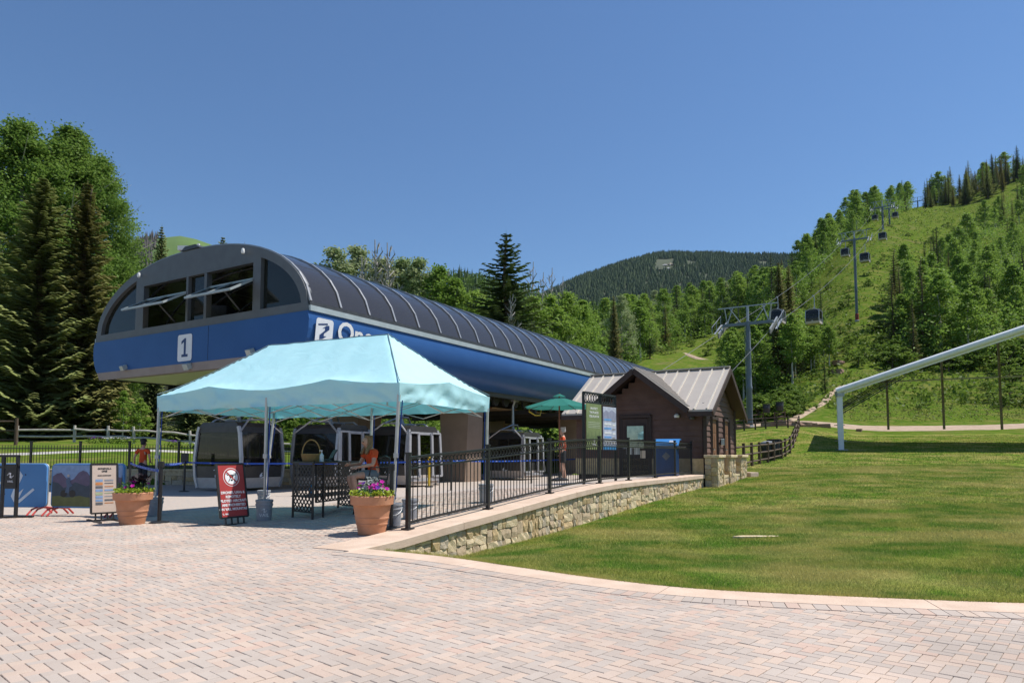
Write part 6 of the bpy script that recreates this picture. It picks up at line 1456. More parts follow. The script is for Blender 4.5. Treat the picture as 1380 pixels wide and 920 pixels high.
# notices on the shaded fence by the hut
for i, (px, py) in enumerate(((848, 607), (858, 607), (866, 612))):
    q = at(px, py, 20.0); b = MB(); b.box(tuple(q), (.16, .02, .22)); tag(b.build('notice', PLATE if i < 2 else CREAM), ['small white notice with blue heading beside the front door', 'second white notice, between its neighbours by front door', 'square cream notice nearest the blue kiosk'][i], 'notice')
# ------------------------------------------------------------------ barrels, flat stone, rocks
def barrel(p, label, h=.95, r=.32, lid=False):
    t = thing('trash_barrel', label, 'barrel', tuple(p)); b = MB(); b.lathe([(0, 0), (r*.9, 0), (r*.92, .03), (r, h*.5), (r*1.02, h*.52), (r, h*.54), (r*1.02, h*.95), (r*1.07, h*.96), (r*1.07, h), (r*.98, h), (r*.9, h*.8), (0, h*.8)], 18, p); b.build('drum', M('black_plastic', (.018, .018, .02), (.03, .03, .032), rough=.5), t, smooth=True)
    b = MB()
    for s in (-1, 1): b.bar(Vector(p)+Vector((s*r*1.05, 0, h*.75)), Vector(p)+Vector((s*r*1.2, 0, h*.75)), .12, .05)
    b.build('grip', BLACK, t)
    if lid: b = MB(); b.lathe([(r*1.1, h), (r*1.0, h+.12), (r*.5, h+.2), (0, h+.22)], 16, p); b.build('liner_bag', M('grey_liner', (.25, .25, .25), (.15, .15, .15), rough=.4), t, smooth=True)
    return t
barrel(gpt(1035.5, 42.5), 'black barrel with bunched grey liner behind the curving fence', 1.0, .42, True); barrel(gpt(1043, 44.5), 'taller black barrel behind its lined neighbour at the fence', 1.25, .42)
for px, top, d, lb in ((1033, 556, 80.2, 'black barrel hung on the short fence left of path foot'), (1051, 553, 80.2, 'black barrel hung higher on the short fence by the path')):
    q = at(px, top, d); barrel(q, lb, 1.0, .42)
q = gr(1018, 712, -.06); q.z = zT(q.x, q.y); b = MB(); b.prism([q+Vector(v) for v in ((-.42, -.03, -.03), (-.3, -.07, -.03), (.4, -.05, -.03), (.42, .05, -.03), (-.2, .07, -.03))], (0, 0, .065)); tag(b.build('flat_stone', STONE[3], bevel=.01), 'pale flat stone lying in the lawn', 'stone')
ROCK = M('red_sandstone_rock', (.36, .22, .16), (.28, .17, .12), rough=.9, bump=.6)
for i, (px, d, s) in enumerate(((1000, 75, 1.1), (1032, 74.5, 1.2), (1040, 76, 1.0), (1058, 75, 1.3), (1077, 73, 1.0), (1083, 72, 1.1), (1095, 73, .9), (1111, 73, .9), (1158, 71.5, .6), (1127, 113, 1.6), (1130, 120, 1.4))):
    g = gpt(px, d); o = link('boulder', STM[i % 15].copy()); o.data.materials[0] = ROCK; place(o, (g.x, g.y, g.z+.15*s), i*1.3, (s*1.3, s*.8, s*.55)); tag(o, 'reddish boulder beside the dirt road and hill path', 'boulder', 'boulders along the dirt road')
p = gp(578, 656); b = MB(); b.tube([p, p+Z*1.25], .045, 10); t = thing('safety_post', 'yellow safety post beside the open cabin doors', 'post', tuple(p)); b.build('post', YEL, t, smooth=True); b = MB(); b.lathe([(0, 0), (.16, 0), (.16, .03), (.05, .05)], 14, p); b.build('base', BLACK, t)
# ------------------------------------------------------------------ vegetation
BARK = M('grey_brown_bark', (.16, .12, .09), (.10, .075, .055), scale=8, rough=.95, bump=.6); PALEB = M('aspen_bark', (.52, .49, .42), (.30, .28, .23), scale=5, rough=.9, bump=.3); GREYB = M('dead_grey_wood', (.40, .37, .34), (.30, .28, .26), scale=6, rough=.95)
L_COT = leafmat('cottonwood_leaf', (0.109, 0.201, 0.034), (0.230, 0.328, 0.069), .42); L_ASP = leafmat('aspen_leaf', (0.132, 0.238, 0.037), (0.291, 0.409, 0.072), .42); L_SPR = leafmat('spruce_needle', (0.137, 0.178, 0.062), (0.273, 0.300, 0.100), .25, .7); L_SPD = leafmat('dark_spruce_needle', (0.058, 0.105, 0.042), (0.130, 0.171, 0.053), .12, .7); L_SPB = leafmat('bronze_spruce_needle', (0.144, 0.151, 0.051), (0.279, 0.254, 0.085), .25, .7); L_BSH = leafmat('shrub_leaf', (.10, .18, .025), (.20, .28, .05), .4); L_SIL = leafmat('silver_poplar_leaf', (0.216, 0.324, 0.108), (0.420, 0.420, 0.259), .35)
def trunk_mesh(name, H, r0, mat, nb, seed, crown0=.35, spread=.25, top=.92):
    r = random.Random(seed); b = MB(); P = [Vector((0, 0, -.4))]; n = 7
    for i in range(n+1): P.append(Vector((r.uniform(-1, 1)*.012*H*(i/n), r.uniform(-1, 1)*.012*H*(i/n), H*top*i/n)))
    b.tube(P, [r0*1.25]+[r0*(1-.88*i/n)+.012 for i in range(n+1)], 7)
    for k in range(nb):
        t = crown0+(top-.05-crown0)*(k+.5)/nb; z = H*t; a = k*2.4+r.uniform(-.3, .3); L = H*spread*(1.15-t)*r.uniform(.7, 1.2); base = Vector((0, 0, z)); d = Vector((math.cos(a), math.sin(a), r.uniform(.35, .8)))
        b.tube([base, base+d*L*.5, base+d*L+Vector((0, 0, L*.25))], [r0*(1-t)*.55+.02, r0*(1-t)*.3+.012, .01], 5, cap=False)
    return b.mesh(name, mat, True)
def decid_mesh(name, H, rad, z0, ncl, per, size, mat, seed, clr=.12, shape=1.0):
    r = np.random.default_rng(seed); u = r.random(ncl); z = z0+(1-z0)*u**.9; prof = np.sin(np.pi*np.clip((z-z0)/(1-z0)*.92+.06, 0, 1)**.75)**shape; a = r.uniform(0, 6.28, ncl); rr = rad*prof*(r.random(ncl)**.42)
    # lobes
    rr *= 1+.25*np.sin(a*3+seed)+.15*np.sin(z*17+a*2)
    C = np.stack([np.cos(a)*rr, np.sin(a)*rr, z*H], -1); cr = H*clr*r.uniform(.35, .75, ncl)*(.6+.4*prof)
    c = np.repeat(C, per, 0)+r.normal(size=(ncl*per, 3))*np.repeat(cr, per)[:, None]*np.array([.55, .55, .42])
    tone = np.clip(np.repeat(r.random(ncl), per)*.6+r.random(ncl*per)*.4, 0, 1)
    return tri_mesh(name, leaf_quads(c, size*r.uniform(.6, 1.35, len(c)), r, .2), tone, mat)
def conifer_mesh(name, H, rb, nw, nb, nc, mat, seed, z0=.04, droop=.28, up=.12, power=.85, gap=0.):
    r = np.random.default_rng(seed); Q = []; tone = []
    for i in range(nw):
        zf = z0+(1-z0)*(i/nw)**1.05; R_ = rb*(1-zf)**power*r.uniform(.72, 1.15)+.06; k = max(4, int(nb*(1-.45*zf)))
        if r.random() < gap: continue
        az = r.uniform(0, 6.28)+np.arange(k)*6.283/k+r.normal(0, .18, k); L = R_*r.uniform(.65, 1.12, k)
        for a, l_ in zip(az, L):
            m = max(3, int(1.35*nc*(.35+.65*l_/rb))); t = np.linspace(.1, 1, m); d = np.array([math.cos(a), math.sin(a), 0.]); s = np.array([-math.sin(a), math.cos(a), 0.])
            zz = zf*H + l_*(-droop*t+up*t**3*2.2)+r.normal(0, .03, m)*rb*.3
            P = d[None]*(l_*t)[:, None]; P[:, 2] = zz
            w = (.125*l_*(1-.75*t)+.05*rb**.5)*r.uniform(.7, 1.3, m); ln = l_/m*1.5+.05
            side = s[None]*w[:, None]; side[:, 2] -= w*r.uniform(.25, .8, m); side2 = -s[None]*w[:, None]; side2[:, 2] -= w*r.uniform(.25, .8, m)
            fw = d[None]*ln; fw = np.repeat(fw, m, 0); fw[:, 2] = -droop*ln*.6
            for sd in (side, side2):
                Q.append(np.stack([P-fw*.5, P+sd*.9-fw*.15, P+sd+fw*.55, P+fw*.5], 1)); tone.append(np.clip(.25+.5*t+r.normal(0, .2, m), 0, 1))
    Q = np.concatenate(Q); tone = np.concatenate(tone)
    tip = np.array([[[0, 0, H*.99-.3], [.07, 0, H*.97-.3], [0, 0, H*1.012], [-.07, 0, H*.97-.3]]]); Q = np.concatenate([Q, tip]); tone = np.append(tone, .5)
    return tri_mesh(name, Q, tone, mat)
PROTO = {}
def proto(key, trunk, crown): PROTO[key] = (trunk, crown)
proto('cot0', trunk_mesh('trunk', 26, .45, PALEB, 16, 1, .12, .3), decid_mesh('crown', 26, 5.2, .10, 420, 170, .125, L_COT, 11, .07))
proto('cot1', trunk_mesh('trunk', 26, .42, PALEB, 16, 2, .12, .3), decid_mesh('crown', 26, 4.6, .12, 380, 170, .125, L_COT, 12, .066))
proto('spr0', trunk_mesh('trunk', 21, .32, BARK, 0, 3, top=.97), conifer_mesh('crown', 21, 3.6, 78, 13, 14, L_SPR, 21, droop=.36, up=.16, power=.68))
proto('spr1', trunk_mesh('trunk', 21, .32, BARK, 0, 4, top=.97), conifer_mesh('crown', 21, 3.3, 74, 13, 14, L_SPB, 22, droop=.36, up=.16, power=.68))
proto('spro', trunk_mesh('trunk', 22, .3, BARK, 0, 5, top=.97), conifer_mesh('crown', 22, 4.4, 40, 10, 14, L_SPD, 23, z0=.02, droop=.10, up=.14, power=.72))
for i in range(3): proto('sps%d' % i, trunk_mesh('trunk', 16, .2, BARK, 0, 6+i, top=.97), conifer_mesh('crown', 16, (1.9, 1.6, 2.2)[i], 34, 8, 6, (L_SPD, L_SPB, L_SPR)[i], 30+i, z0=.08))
for i in range(4): proto('asp%d' % i, trunk_mesh('trunk', 14, .15, PALEB, 9, 20+i, .3, .16), decid_mesh('crown', 14, (2.1, 1.8, 2.4, 1.7)[i], (.16, .40, .10, .34)[i], 110, 42, .20, L_ASP, 40+i, .085))
for i in range(2): proto('pop%d' % i, trunk_mesh('trunk', 17, .25, PALEB, 12, 30+i, .2, .25), decid_mesh('crown', 17, (3.6, 3.0)[i], .16, 150, 75, .17, (L_SIL, L_ASP)[i], 50+i, .085))
for i in range(3): proto('bsh%d' % i, trunk_mesh('trunk', 2.2, .05, BARK, 6, 40+i, .1, .5), decid_mesh('crown', 2.4, (1.5, 1.9, 1.2)[i], .05, 40, 40, .115, L_BSH, 60+i, .16))
def bare_mesh(H, seed, n=46, dens=3):
    r = random.Random(seed); b = MB(); b.tube([(0, 0, -.3), (0, 0, H*.5), (r.uniform(-.3, .3), r.uniform(-.3, .3), H)], [.16, .12, .04], 6)
    for k in range(n):
        t = .2+.75*k/n; a = k*2.4; L = H*.22*(1.15-t)*r.uniform(.6, 1.2); p = Vector((0, 0, H*t)); d = Vector((math.cos(a), math.sin(a), r.uniform(.8, 1.6))).normalized(); q = p+d*L
        b.tube([p, q], [.06, .035], 4, cap=False)
        for j in range(dens):
            e = p.lerp(q, r.uniform(.3, 1)); dd = (d+Vector((r.uniform(-.8, .8), r.uniform(-.8, .8), r.uniform(-.1, .9)))).normalized(); b.tube([e, e+dd*L*r.uniform(.3, .6)], [.034, .018], 3, cap=False)
    return b.mesh('bare_branches', GREYB)
BARE = [bare_mesh(13, 1), bare_mesh(15, 2, 30, 2)]
TREES = {}
def tree(key, name, label, p, H0, H, rz, group=None, wide=1., cat='tree'):
    tr, crn = PROTO[key]; t = D.objects.new(name, None); COL.objects.link(t); t.location = p; t.rotation_euler = (0, 0, rz); k = H/H0; t.scale = (k*wide, k*wide, k)
    tag(t, label, cat, group)
    for nm, me in (('trunk' if cat == 'tree' else 'stem', tr), ('crown' if cat == 'tree' else 'foliage', crn)): o = D.objects.new(nm, me); COL.objects.link(o); o.parent = t
    return t
HH = {'cot': 26, 'spr': 21, 'sps': 16, 'asp': 14, 'pop': 17, 'bsh': 2.4}
rt = random.Random(12)
def plant(key, px, d, top=None, H=None, name=None, label='', group=None, wide=1., dz=0.):
    g = gpt(px, d); h0 = 22 if key == 'spro' else HH[key[:3]]
    if top is not None: H = at(px, top, d).z-g.z
    bush = key.startswith('bsh')
    return tree(key, name or ('shrub' if bush else {'cot': 'cottonwood_tree', 'spr': 'spruce_tree', 'sps': 'spruce_tree', 'asp': 'aspen_tree', 'pop': 'poplar_tree'}[key[:3]]), label, (g.x, g.y, g.z-.1+dz), h0, H, rt.uniform(0, 6.28), group, wide, 'shrub' if bush else 'tree')
# left stand
plant('spr0', 43, 55, 236, label='tall olive spruce before the cottonwoods, broadest of the pair', wide=1.5); plant('spr1', 104, 57, 243, label='tall bronze spruce beside the station, narrower of the pair', wide=1.3)
plant('spr0', -35, 56, 300, label='olive spruce left of the broad tall spruce', wide=1.5)
plant('cot0', 8, 66, 168, label='huge cottonwood behind the broad olive spruce', wide=1.35); plant('cot1', 78, 70, 176, label='huge cottonwood rising between the two tall spruces', wide=1.3); plant('cot0', 122, 72, 215, label='cottonwood with sloping crown next to the station end', wide=1.05); plant('cot1', -60, 68, 175, label='big cottonwood at the outer end of the row', wide=1.4); plant('cot1', 152, 74, 318, label='smaller leaning cottonwood closest to the station', wide=1.0)
plant('spr1', 150, 60, 440, label='short bronze spruce below the station nose', wide=1.25); plant('spr0', 205, 62, 470, label='broad low spruce behind the split-rail fence', wide=1.35); plant('spr0', 255, 60, 480, label='spruce behind the turning cabin, under the station', wide=1.4); plant('spr1', 300, 63, 478, label='bronze spruce under the station behind dark cabin', wide=1.3); plant('spr0', 72, 59, 420, label='spruce filling the gap between the tall pair', wide=1.4); plant('spr0', 12, 57, 400, label='spruce skirted low beside the brown fence', wide=1.4)
plant('asp0', 165, 56, 525, label='young aspen with pale stem by the split-rail fence', wide=1.5); plant('asp2', 188, 57, 535, label='leafy young aspen right of the pale-stemmed one', wide=1.4)
plant('spr0', 209, 92, 302, label='thin spruce tip against the far green hill', wide=.7); plant('spr0', 293, 85, 316, label='spruce tip just showing above the station roof', wide=.9); plant('spr1', 323, 85, 326, label='lower spruce tip showing above station roof', wide=.9)
# behind / under the station
for px, d, top, key in ((350, 66, 500, 'asp2'), (385, 68, 500, 'spr0'), (420, 64, 500, 'asp0'), (455, 60, 540, 'spr1'), (470, 66, 500, 'asp2'), (492, 70, 490, 'asp1'), (520, 66, 505, 'asp2'), (548, 72, 490, 'asp3'), (575, 68, 500, 'pop1'), (610, 72, 490, 'asp2'), (640, 70, 500, 'pop0'), (670, 74, 500, 'asp0'), (690, 70, 540, 'asp2'), (330, 70, 505, 'spr1'), (720, 78, 520, 'asp1'), (750, 80, 520, 'asp2')):
    plant(key, px, d, top, label='leafy tree in the thicket seen beneath the station', group='trees in the thicket behind the station', wide=1.25)
for k in range(26):
    px = 330+k*16+rt.uniform(-6, 6); plant('bsh%d' % (k % 3), px, rt.uniform(56, 64), H=rt.uniform(1.6, 3.2), label='green shrub along the rail fence beneath the station', group='shrubs behind the station', wide=1.2)
# row above the roof
for px, d, top, key, lb in ((447, 112, 338, 'pop0', 'silvery poplar rising over the roof at the row end'), (478, 116, 336, 'pop0', 'silvery poplar second in the row above roof'), (512, 112, 352, 'pop0', 'green poplar beside the bare grey tops'), (540, 115, 352, 'pop0', 'silvery poplar in the middle of the roof row'), (562, 112, 352, 'pop0', 'pale poplar next to the yellow-green one'), (590, 110, 362, 'pop1', 'yellow-green poplar stepping down the roof row'), (612, 108, 378, 'pop1', 'last green poplar where the roof row drops'), (640, 125, 392, 'asp2', 'green tree left of the great dark spruce'), (660, 120, 405, 'pop1', 'bushy green tree below the great dark spruce'), (720, 112, 402, 'pop1', 'green tree right of the bare grey tree'), (745, 115, 398, 'asp2', 'leafy tree below the thin bare stems'), (765, 118, 396, 'pop1', 'broad leafy tree before the far mountain'), (788, 122, 412, 'asp0', 'leafy tree beside the broad one, before the mountain'), (700, 118, 420, 'asp0', 'low tree hidden between bare grey tree and leaves')):
    plant(key, px, d, top, label=lb, wide=1.25)
plant('spro', 682, 104, 310, label='great dark open-branched spruce standing over the roof', wide=1.75); plant('spr0', 662, 108, 410, label='dense low spruce beside the great dark spruce', wide=1.6)
for px, d, top, k, lb in ((505, 109, 322, 0, 'bare grey tree top in the poplar row'), (522, 109, 326, 0, 'second bare grey top beside the first'), (487, 109, 345, 0, 'bare grey tree among silvery poplars'), (690, 100, 392, 0, 'dense bare grey tree below the dark spruce'), (716, 116, 352, 1, 'tall thin bare stem right of dark spruce'), (730, 117, 366, 1, 'thin bare stem between taller bare stems'), (742, 118, 360, 1, 'bare grey stem before the distant mountain'), (757, 119, 372, 1, 'short bare grey stem nearest the mountain'), (600, 110, 362, 1, 'bare twiggy top over the yellow-green poplar')):
    g = gpt(px, d); H = at(px, top, d).z-g.z; t = D.objects.new('bare_tree', None); COL.objects.link(t); t.location = g; kk_ = H/(13 if k == 0 else 15); t.scale = (kk_*.9, kk_*.9, kk_); tag(t, lb, 'tree'); o = D.objects.new('bare_branches', BARE[k]); COL.objects.link(o); o.parent = t
# landmark spruces
for px, d, top, key, w, lb in ((828, 140, 398, 'spr1', .75, 'bronze spruce rising above the roof end'), (876, 190, 404, 'sps0', .9, 'small dark spruce top in the aspen wood'), (1042, 185, 337, 'sps0', .9, 'dark spruce tip on the skyline left of ski run'), (1053, 118, 352, 'spr1', .8, 'tall bronze spruce behind the near lift tower'), (1066, 120, 356, 'spr1', .75, 'bronze spruce twin beside the tall one'), (1108, 135, 375, 'sps0', .9, 'slim dark spruce left of the hanging cabins'), (1112, 100, 470, 'sps0', 1., 'small dark spruce near the rocky bank'), (760, 150, 425, 'sps1', .9, 'small spruce above the station roof end'), (800, 150, 440, 'sps0', .9, 'little dark spruce near the sandy patch'), (1205, 128, 366, 'sps1', 1.1, 'brown spruce at the forest corner by the run'), (1218, 132, 385, 'sps1', 1.2, 'brown spruce set back in forest corner'), (1245, 122, 343, 'sps1', 1.1, 'tall brownish spruce in the front of the hillside aspens'), (1280, 124, 402, 'sps0', 1.3, 'dark spruce between white aspen stems'), (1232, 116, 400, 'sps1', 1.1, 'short brown spruce at the forest front')):
    plant(key, px, d, top, label=lb, wide=w)
def interp(x, P):
    return float(np.interp(x, [p[0] for p in P], [p[1] for p in P]))
cnt = {}
def scatter(n, px0, px1, dlo, dhi, kinds, hr, label, group, seed, wide=(1., 1.4), minsep=2.6):
    r = random.Random(seed); pts = []; tries = 0
    while len(pts) < n and tries < n*40:
        tries += 1; px = r.uniform(px0, px1); lo, hi = dlo(px), dhi(px)
        if hi <= lo: continue
        d = math.sqrt(r.uniform(lo*lo, hi*hi)) if False else r.uniform(lo, hi); x = (px-CXP)/FPX*d
        if any((x-q[0])**2+(d-q[1])**2 < minsep**2 for q in pts): continue
        pts.append((x, d)); key = r.choice(kinds); cnt[key[:3]] = cnt.get(key[:3], 0)+1; fam = key[:3]
        plant(key, px, d, H=r.uniform(*hr)*(1.12 if fam == 'sps' else 1), label=label[0 if fam != 'sps' else 1], group=group[0 if fam != 'sps' else 1], wide=r.uniform(*wide))
A4 = ['asp0', 'asp1', 'asp2', 'asp3']; S3 = ['sps0', 'sps2', 'sps1']
FE = [(1185, 100), (1203, 140), (1215, 172), (1242, 200), (1300, 262), (1340, 320), (1380, 400), (1460, 430)]
scatter(130, 1206, 1450, lambda p: 118+max(0, (1225-p))*.9, lambda p: interp(p, FE), A4*3+['sps0', 'sps2', 'sps1'], (8, 17), ('aspen in the dense hillside grove right of ski run', 'spruce among hillside aspens right of the ski run'), ('aspens of the hillside grove', 'spruces in the hillside grove'), 1, (1.0, 1.5), 3.0)
scatter(120, 1247, 1450, lambda p: 418+max(0, 40*math.sin(p*.13)), lambda p: 505, S3*3+['asp2', 'asp0'], (8, 23), ('leafy tree among the spruces on the ridge', 'dark spruce on the ridge above the ski run'), ('leafy ridge trees', 'spruces on the ridge'), 2, (.9, 1.9), 4.2)
LM = [(1040, 190), (1100, 240), (1150, 292), (1190, 335), (1225, 400)]
scatter(62, 1045, 1228, lambda p: interp(p, LM), lambda p: interp(p, LM)+60, A4*3+['sps0', 'sps2', 'pop1'], (9, 18), ('aspen along the far edge of the ski run', 'spruce along the far edge of the ski run'), ('aspens edging the ski run', 'spruces edging the ski run'), 3, (1.1, 1.6), 3.2)
ML = [(780, 150), (850, 165), (890, 210), (960, 255), (1000, 265), (1030, 200), (1060, 120)]
scatter(115, 780, 1065, lambda p: interp(p, ML), lambda p: interp(p, ML)+95, A4*3+['sps0', 'sps1', 'sps2', 'pop1', 'pop0'], (9, 20), ('aspen in the valley wood below the far mountain', 'spruce in the valley wood below the far mountain'), ('aspens of the valley wood', 'spruces of the valley wood'), 4, (1.1, 1.6), 3.2)
scatter(26, 985, 1075, lambda p: 112, lambda p: 138, A4+['pop1', 'pop1'], (8, 13), ('leafy tree behind the near lift tower', ''), ('trees behind the near tower', ''), 5, (1.3, 1.7), 2.5)
scatter(9, 1078, 1118, lambda p: 118, lambda p: 135, A4, (5, 9), ('aspen left of the rocky bank', ''), ('aspens left of the bank', ''), 6, (1.2, 1.5), 2.5)
def bushes(n, px0, px1, d0, d1, hr, label, group, seed):
    r = random.Random(seed)
    for i in range(n): plant('bsh%d' % (i % 3), r.uniform(px0, px1), r.uniform(d0, d1), H=r.uniform(*hr), label=label, group=group, wide=r.uniform(1., 1.7))
bushes(34, 1200, 1400, 113, 122, (2.2, 4.5), 'green shrub along the foot of the hillside grove', 'shrubs below the grove', 1)
bushes(34, 1095, 1195, 112, 156, (1.0, 2.4), 'green shrub round the foot of the red-padded tower', 'shrubs by the padded tower', 2)
bushes(26, 1000, 1075, 84, 92, (1.6, 3.2), 'shrub at the wood edge behind the tower fence', 'shrubs behind the tower fence', 3)
bushes(40, 1080, 1300, 165, 330, (1.2, 3.0), 'low shrub dotted over the open ski run', 'shrubs on the ski run', 4)
bushes(16, 1330, 1480, 88, 108, (1.2, 2.6), 'low shrub on the slope behind the white pavilion', 'shrubs behind the pavilion', 5)
bushes(14, 890, 1000, 195, 235, (1.5, 3.0), 'low shrub on the small meadow beyond the hut roof', 'shrubs on the small meadow', 6)
# flower tufts by the split-rail fence
for i, px in enumerate((128, 172, 236, 262, 300, 150)):
    g = gpt(px, 48.6); o = link('flower_bed', tri_mesh('flower_bed', leaf_cloud(160, (g.x, g.y, g.z+.2), (.9, .3, .25), .09, 70+i), rng.random(160), L_BSH)); o2 = link('blossom', tri_mesh('blossom', leaf_cloud(40, (g.x, g.y-.1, g.z+.42), (.7, .3, .08), .06, 80+i), rng.random(40), PETM[2] if i % 2 else PETM[1]), o); tag(o, ['clump of pale flowers by the split-rail fence', 'clump of violet flowers by the split-rail fence'][0 if i % 2 else 1], 'flowers', 'flower clumps along the split-rail fence')
print('trees', cnt)
def region_pts(n, px0, px1, dlo, dhi, seed):
    r = np.random.default_rng(seed); px = r.uniform(px0, px1, n*3); u = r.random(n*3); lo = np.array([dlo(p) for p in px]); hi = np.array([dhi(p) for p in px]); k = hi > lo; px, u, lo, hi = px[k][:n], u[k][:n], lo[k][:n], hi[k][:n]; d = lo+(hi-lo)*u; x = (px-CXP)/FPX*d
    for _ in range(2): x = (px-CXP)/FPX*(d*math.cos(PITCH)+(zTv(x, d)-CAMH)*math.sin(PITCH))
    return np.stack([x, d, zTv(x, d)], -1)
def thicket(name, label, n, per, px0, px1, dlo, dhi, hmax, seed, size=.34, rad=.9, mat=None):
    P = region_pts(n, px0, px1, dlo, dhi, seed); r = np.random.default_rng(seed+1); n = len(P); C = P.copy(); C[:, 2] += hmax*r.random(n)**1.6+.3
    c = np.repeat(C, per, 0)+r.normal(size=(n*per, 3))*rad*np.array([1, 1, .8]); tone = np.clip(np.repeat(r.random(n), per)*.7+.3*r.random(n*per), 0, 1)
    o = link(name, tri_mesh(name, leaf_quads(c, size*r.uniform(.6, 1.4, n*per), r, .25), tone, mat or L_ASP)); o['kind'] = 'stuff'; return tag(o, label, 'undergrowth')
thicket('grove_undergrowth', 'leafy undergrowth filling the hillside grove', 1400, 34, 1208, 1450, lambda p: 116+max(0, (1225-p))*.9, lambda p: interp(p, FE), 8, 31)
thicket('run_edge_undergrowth', 'leafy undergrowth along the far edge of the ski run', 700, 30, 1045, 1228, lambda p: interp(p, LM), lambda p: interp(p, LM)+60, 8, 33, .45, 1.2)
thicket('valley_undergrowth', 'leafy undergrowth of the valley wood', 1100, 30, 780, 1065, lambda p: interp(p, ML), lambda p: interp(p, ML)+95, 8, 35, .42, 1.1)
thicket('tower_undergrowth', 'leafy undergrowth behind the near lift tower', 230, 30, 985, 1072, lambda p: 112, lambda p: 140, 6, 37, .26, .8)
thicket('station_undergrowth', 'leafy undergrowth beneath and behind the station', 420, 30, 330, 800, lambda p: 62, lambda p: 100, 4.5, 39, .22, .8)
thicket('meadow_herbs', 'rough tufted herbs all over the open ski run', 5200, 7, 1000, 1480, lambda p: 88, lambda p: 420 if p > 1080 else 200, .35, 41, .34, .55, leafmat('meadow_herb', (.08, .14, .017), (.15, .20, .035), .35))
thicket('slope_herbs', 'dry tufts scattered on the slope behind the pavilion', 1800, 5, 1120, 1480, lambda p: 80, lambda p: 112, .08, 43, .12, .3, leafmat('dry_herb', (.10, .15, .025), (.20, .19, .06), .35))
# ------------------------------------------------------------------ distant ridges with their woods
FARG = M('far_forest_floor', (.045, .06, .03), (.06, .075, .035), scale=.02, rough=.95); SCAR = M('bare_clearing', (.17, .145, .095), (.13, .115, .07), scale=.05, rough=.95); SNOW = M('snow_patch', (.8, .8, .82), (.75, .75, .78), rough=.8)
L_FAR = leafmat('far_conifer', (0.038, 0.068, 0.034), (0.085, 0.118, 0.049), .0, .9); L_FAR2 = leafmat('far_aspen', (0.077, 0.140, 0.028), (0.140, 0.210, 0.049), .2, .8)
def ridge(name, prof, d0, d1, y0, mat, seed, amp=.03):
    """hill whose skyline follows prof (px, py at depth d1); rises from depth d0 and falls away behind"""
    pxs = np.arange(prof[0][0], prof[-1][0]+1, 6); pk = np.array([at(p, interp(p, prof), d1).z for p in pxs]); rows = []; n = 26
    Xs = np.array([at(p, 400, d1).x/d1 for p in pxs]); X = []; Y = []; Zz = []
    for i in range(n+8):
        t = i/(n-1); d = d0+(d1-d0)*t; f = math.sin(min(t, 1)*math.pi/2)**1.1 if t <= 1 else 1-(t-1)*1.2
        z = y0+(pk-y0)*f; nn_ = np.array([mnoise.noise(Vector((x*d*.004, d*.004, seed)))+.5*mnoise.noise(Vector((x*d*.012, d*.012, seed))) for x in Xs])*amp*(pk.max()-y0)*(1-abs(2*min(t, 1)-1))
        X.append(Xs*d); Y.append(np.full(len(Xs), d)); Zz.append(z+nn_)
    X, Y, Zz = map(np.array, (X, Y, Zz)); o = struct(grid_obj(name, X, Y, Zz, mat)); return X, Y, Zz
def samp(X, Y, Zz, n, seed, jm):
    r = np.random.default_rng(seed); i = r.random(n)*(X.shape[0]-1.001); j = r.random(n)*(X.shape[1]-1.001); a = i.astype(int); b_ = j.astype(int); u = (i-a)[:, None]; v = (j-b_)[:, None]; P = np.stack([X, Y, Zz], -1)
    return P[a, b_]*(1-u)*(1-v)+P[a+1, b_]*u*(1-v)+P[a, b_+1]*(1-u)*v+P[a+1, b_+1]*u*v
def cones(P, h, w, seed, mat, name):
    r = np.random.default_rng(seed); n = len(P); hh = h*r.uniform(.6, 1.25, n); ww = w*r.uniform(.7, 1.2, n); T = []
    for k in range(5):
        a0 = 6.283*k/5; a1 = 6.283*(k+1)/5; A = P+np.stack([np.cos(a0)*ww, np.sin(a0)*ww, hh*.05], -1); B = P+np.stack([np.cos(a1)*ww, np.sin(a1)*ww, hh*.05], -1); C = P+np.stack([0*hh, 0*hh, hh], -1); T.append(np.stack([A, B, C], 1))
    return tri_mesh(name, np.concatenate(T), np.tile(r.random(n), 5), mat)
X, Y, Zz = ridge('far_mountain', [(640, 450), (700, 432), (735, 413), (760, 400), (790, 386), (840, 369), (880, 360), (895, 358), (960, 357), (1010, 361), (1035, 361), (1100, 363), (1180, 372), (1260, 400)], 1250, 2300, 120, FARG, 3.)
P = samp(X, Y, Zz, 34000, 5, 0); ppx = CXP+FPX*P[:, 0]/(P[:, 1]*math.cos(PITCH)+(P[:, 2]-CAMH)*math.sin(PITCH)); v_ = np.tan(np.arctan2(P[:, 2]-CAMH, P[:, 1])-PITCH); ppy = CYP-FPX*v_
clr = ((ppx > 884+(ppy-350)*-.1) & (ppx < 908) & (ppy > 349) & (ppy < 366) & (P[:, 1] < 2330)) | ((ppx > 926) & (ppx < 936) & (ppy > 352) & (ppy < 360)) | ((ppx > 1022) & (ppx < 1034) & (ppy < 359) & (ppy > 352)); P = P[~clr]
o = link('far_forest', cones(P, 17, 4.2, 6, L_FAR, 'far_forest')); o['kind'] = 'stuff'; tag(o, 'dark conifer forest covering the far mountain', 'forest')
def patch(name, label, quad, d, mat, dz):
    pts = [at(px, py, d_) for (px, py, d_) in quad]; b = MB(); b.prism(pts, Vector((0, -6, 3))); o = b.build(name, mat); return o
def on_ridge(px, py):
    k = np.argmin((ppx_g-px)**2+(ppy_g-py)**2); return Vector(Pg[k])
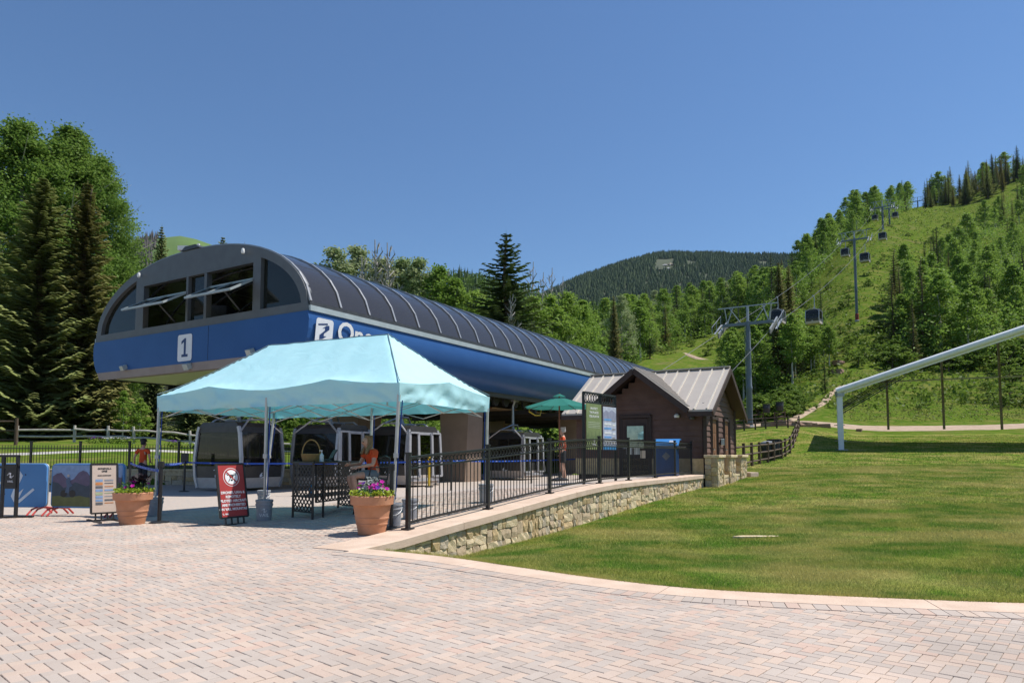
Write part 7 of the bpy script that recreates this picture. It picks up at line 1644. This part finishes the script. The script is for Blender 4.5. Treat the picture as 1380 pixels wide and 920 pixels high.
Pg = np.stack([X, Y, Zz], -1).reshape(-1, 3); ppx_g = CXP+FPX*Pg[:, 0]/(Pg[:, 1]*math.cos(PITCH)+(Pg[:, 2]-CAMH)*math.sin(PITCH)); ppy_g = CYP-FPX*np.tan(np.arctan2(Pg[:, 2]-CAMH, Pg[:, 1])-PITCH); vis_ = Pg[:, 1] <= 2301; Pg = Pg[vis_]; ppx_g = ppx_g[vis_]; ppy_g = ppy_g[vis_]
def ridge_sheet(name, px0, px1, py0, py1, mat, lift):
    rows = []
    for j in range(5):
        row = []
        for i in range(5):
            px = px0+(px1-px0)*i/4; py = py0+(py1-py0)*j/4; w = 1/((ppx_g-px)**2+((ppy_g-py)*3)**2+.5)**3; d = float((Pg[:, 1]*w).sum()/w.sum()); row.append(at(px, py, d-lift))
        rows.append(row)
    b = MB(); b.sheet(rows); return struct(b.build(name, mat))
ridge_sheet('bare_clearing', 886, 908, 353, 366, SCAR, 12)
ridge_sheet('snow_patch', 893, 904, 355.2, 357.2, SNOW, 17); ridge_sheet('snow_patch', 890, 902, 359.5, 361.2, SNOW, 17); ridge_sheet('snow_patch', 895, 906, 362.5, 363.6, SNOW, 17); ridge_sheet('snow_patch', 889, 896, 352.5, 353.6, SNOW, 17); ridge_sheet('bare_clearing', 926, 936, 353.5, 357, SCAR, 14); ridge_sheet('snow_patch', 1023, 1033, 356.3, 357.6, SNOW, 17)
X, Y, Zz = ridge('wooded_hill', [(430, 470), (520, 420), (580, 402), (610, 398), (650, 403), (700, 418), (740, 430), (800, 440), (900, 452), (1000, 440), (1060, 400)], 420, 720, 75, G_HILL, 8.)
def leafy(P, h, w, per, size, seed, mat, name):
    r = np.random.default_rng(seed); n = len(P); hh = h*r.uniform(.7, 1.25, n); c = np.repeat(P, per, 0)+np.stack([r.normal(0, w, n*per), r.normal(0, w, n*per), np.repeat(hh, per)*(.45+.5*r.random(n*per))], -1); return tri_mesh(name, leaf_quads(c, size*r.uniform(.6, 1.3, n*per), r, .2), np.clip(np.repeat(r.random(n), per)*.7+.3*r.random(n*per), 0, 1), mat)
P = samp(X, Y, Zz, 2600, 9, 0); o = link('hill_wood', leafy(P, 14, 1.6, 34, 1.0, 3, L_FAR2, 'hill_wood')); o['kind'] = 'stuff'; tag(o, 'light green aspen wood on the hill behind the spruce', 'wood')
P = samp(X, Y, Zz, 700, 10, 0); o = link('hill_spruces', cones(P, 17, 2.6, 8, L_FAR, 'hill_spruces')); o['kind'] = 'stuff'; tag(o, 'scattered dark spruces through the aspen hill', 'wood')
X, Y, Zz = ridge('green_hill', [(60, 420), (130, 372), (165, 350), (195, 336), (215, 329), (240, 326), (262, 330), (290, 340), (340, 362), (420, 400)], 700, 1000, 120, M('far_green_meadow', (.10, .17, .035), (.075, .135, .03), scale=.03, rough=.95), 12.)
P = samp(X, Y, Zz, 5000, 12, 0); ppx = CXP+FPX*P[:, 0]/P[:, 1]; P = P[ppx < 196+rng.normal(0, 4, len(P))]
L_DEAD = leafmat('dead_conifer', (.10, .09, .085), (.15, .135, .12), 0, .9); o = link('dead_wood', cones(P, 16, 2.2, 13, L_DEAD, 'dead_wood')); o['kind'] = 'stuff'; tag(o, 'grey dead conifers on the flank of the far green hill', 'wood')
# ------------------------------------------------------------------ thin mountain air
hm = D.materials.new('thin_air'); hm.use_nodes = True; hn = hm.node_tree.nodes; hn.remove(hn['Principled BSDF'])
pv_ = hn.new('ShaderNodeVolumePrincipled'); pv_.inputs['Color'].default_value = (.62, .76, 1, 1); pv_.inputs['Density'].default_value = .00002; pv_.inputs['Anisotropy'].default_value = .2
hm.node_tree.links.new(pv_.outputs[0], hn['Material Output'].inputs['Volume'])
b = MB(); b.box((0, 400, 349), (5400, 6000, 703)); o = b.build('haze', hm); o['kind'] = 'stuff'; tag(o, 'thin blue mountain air over the whole valley', 'haze')
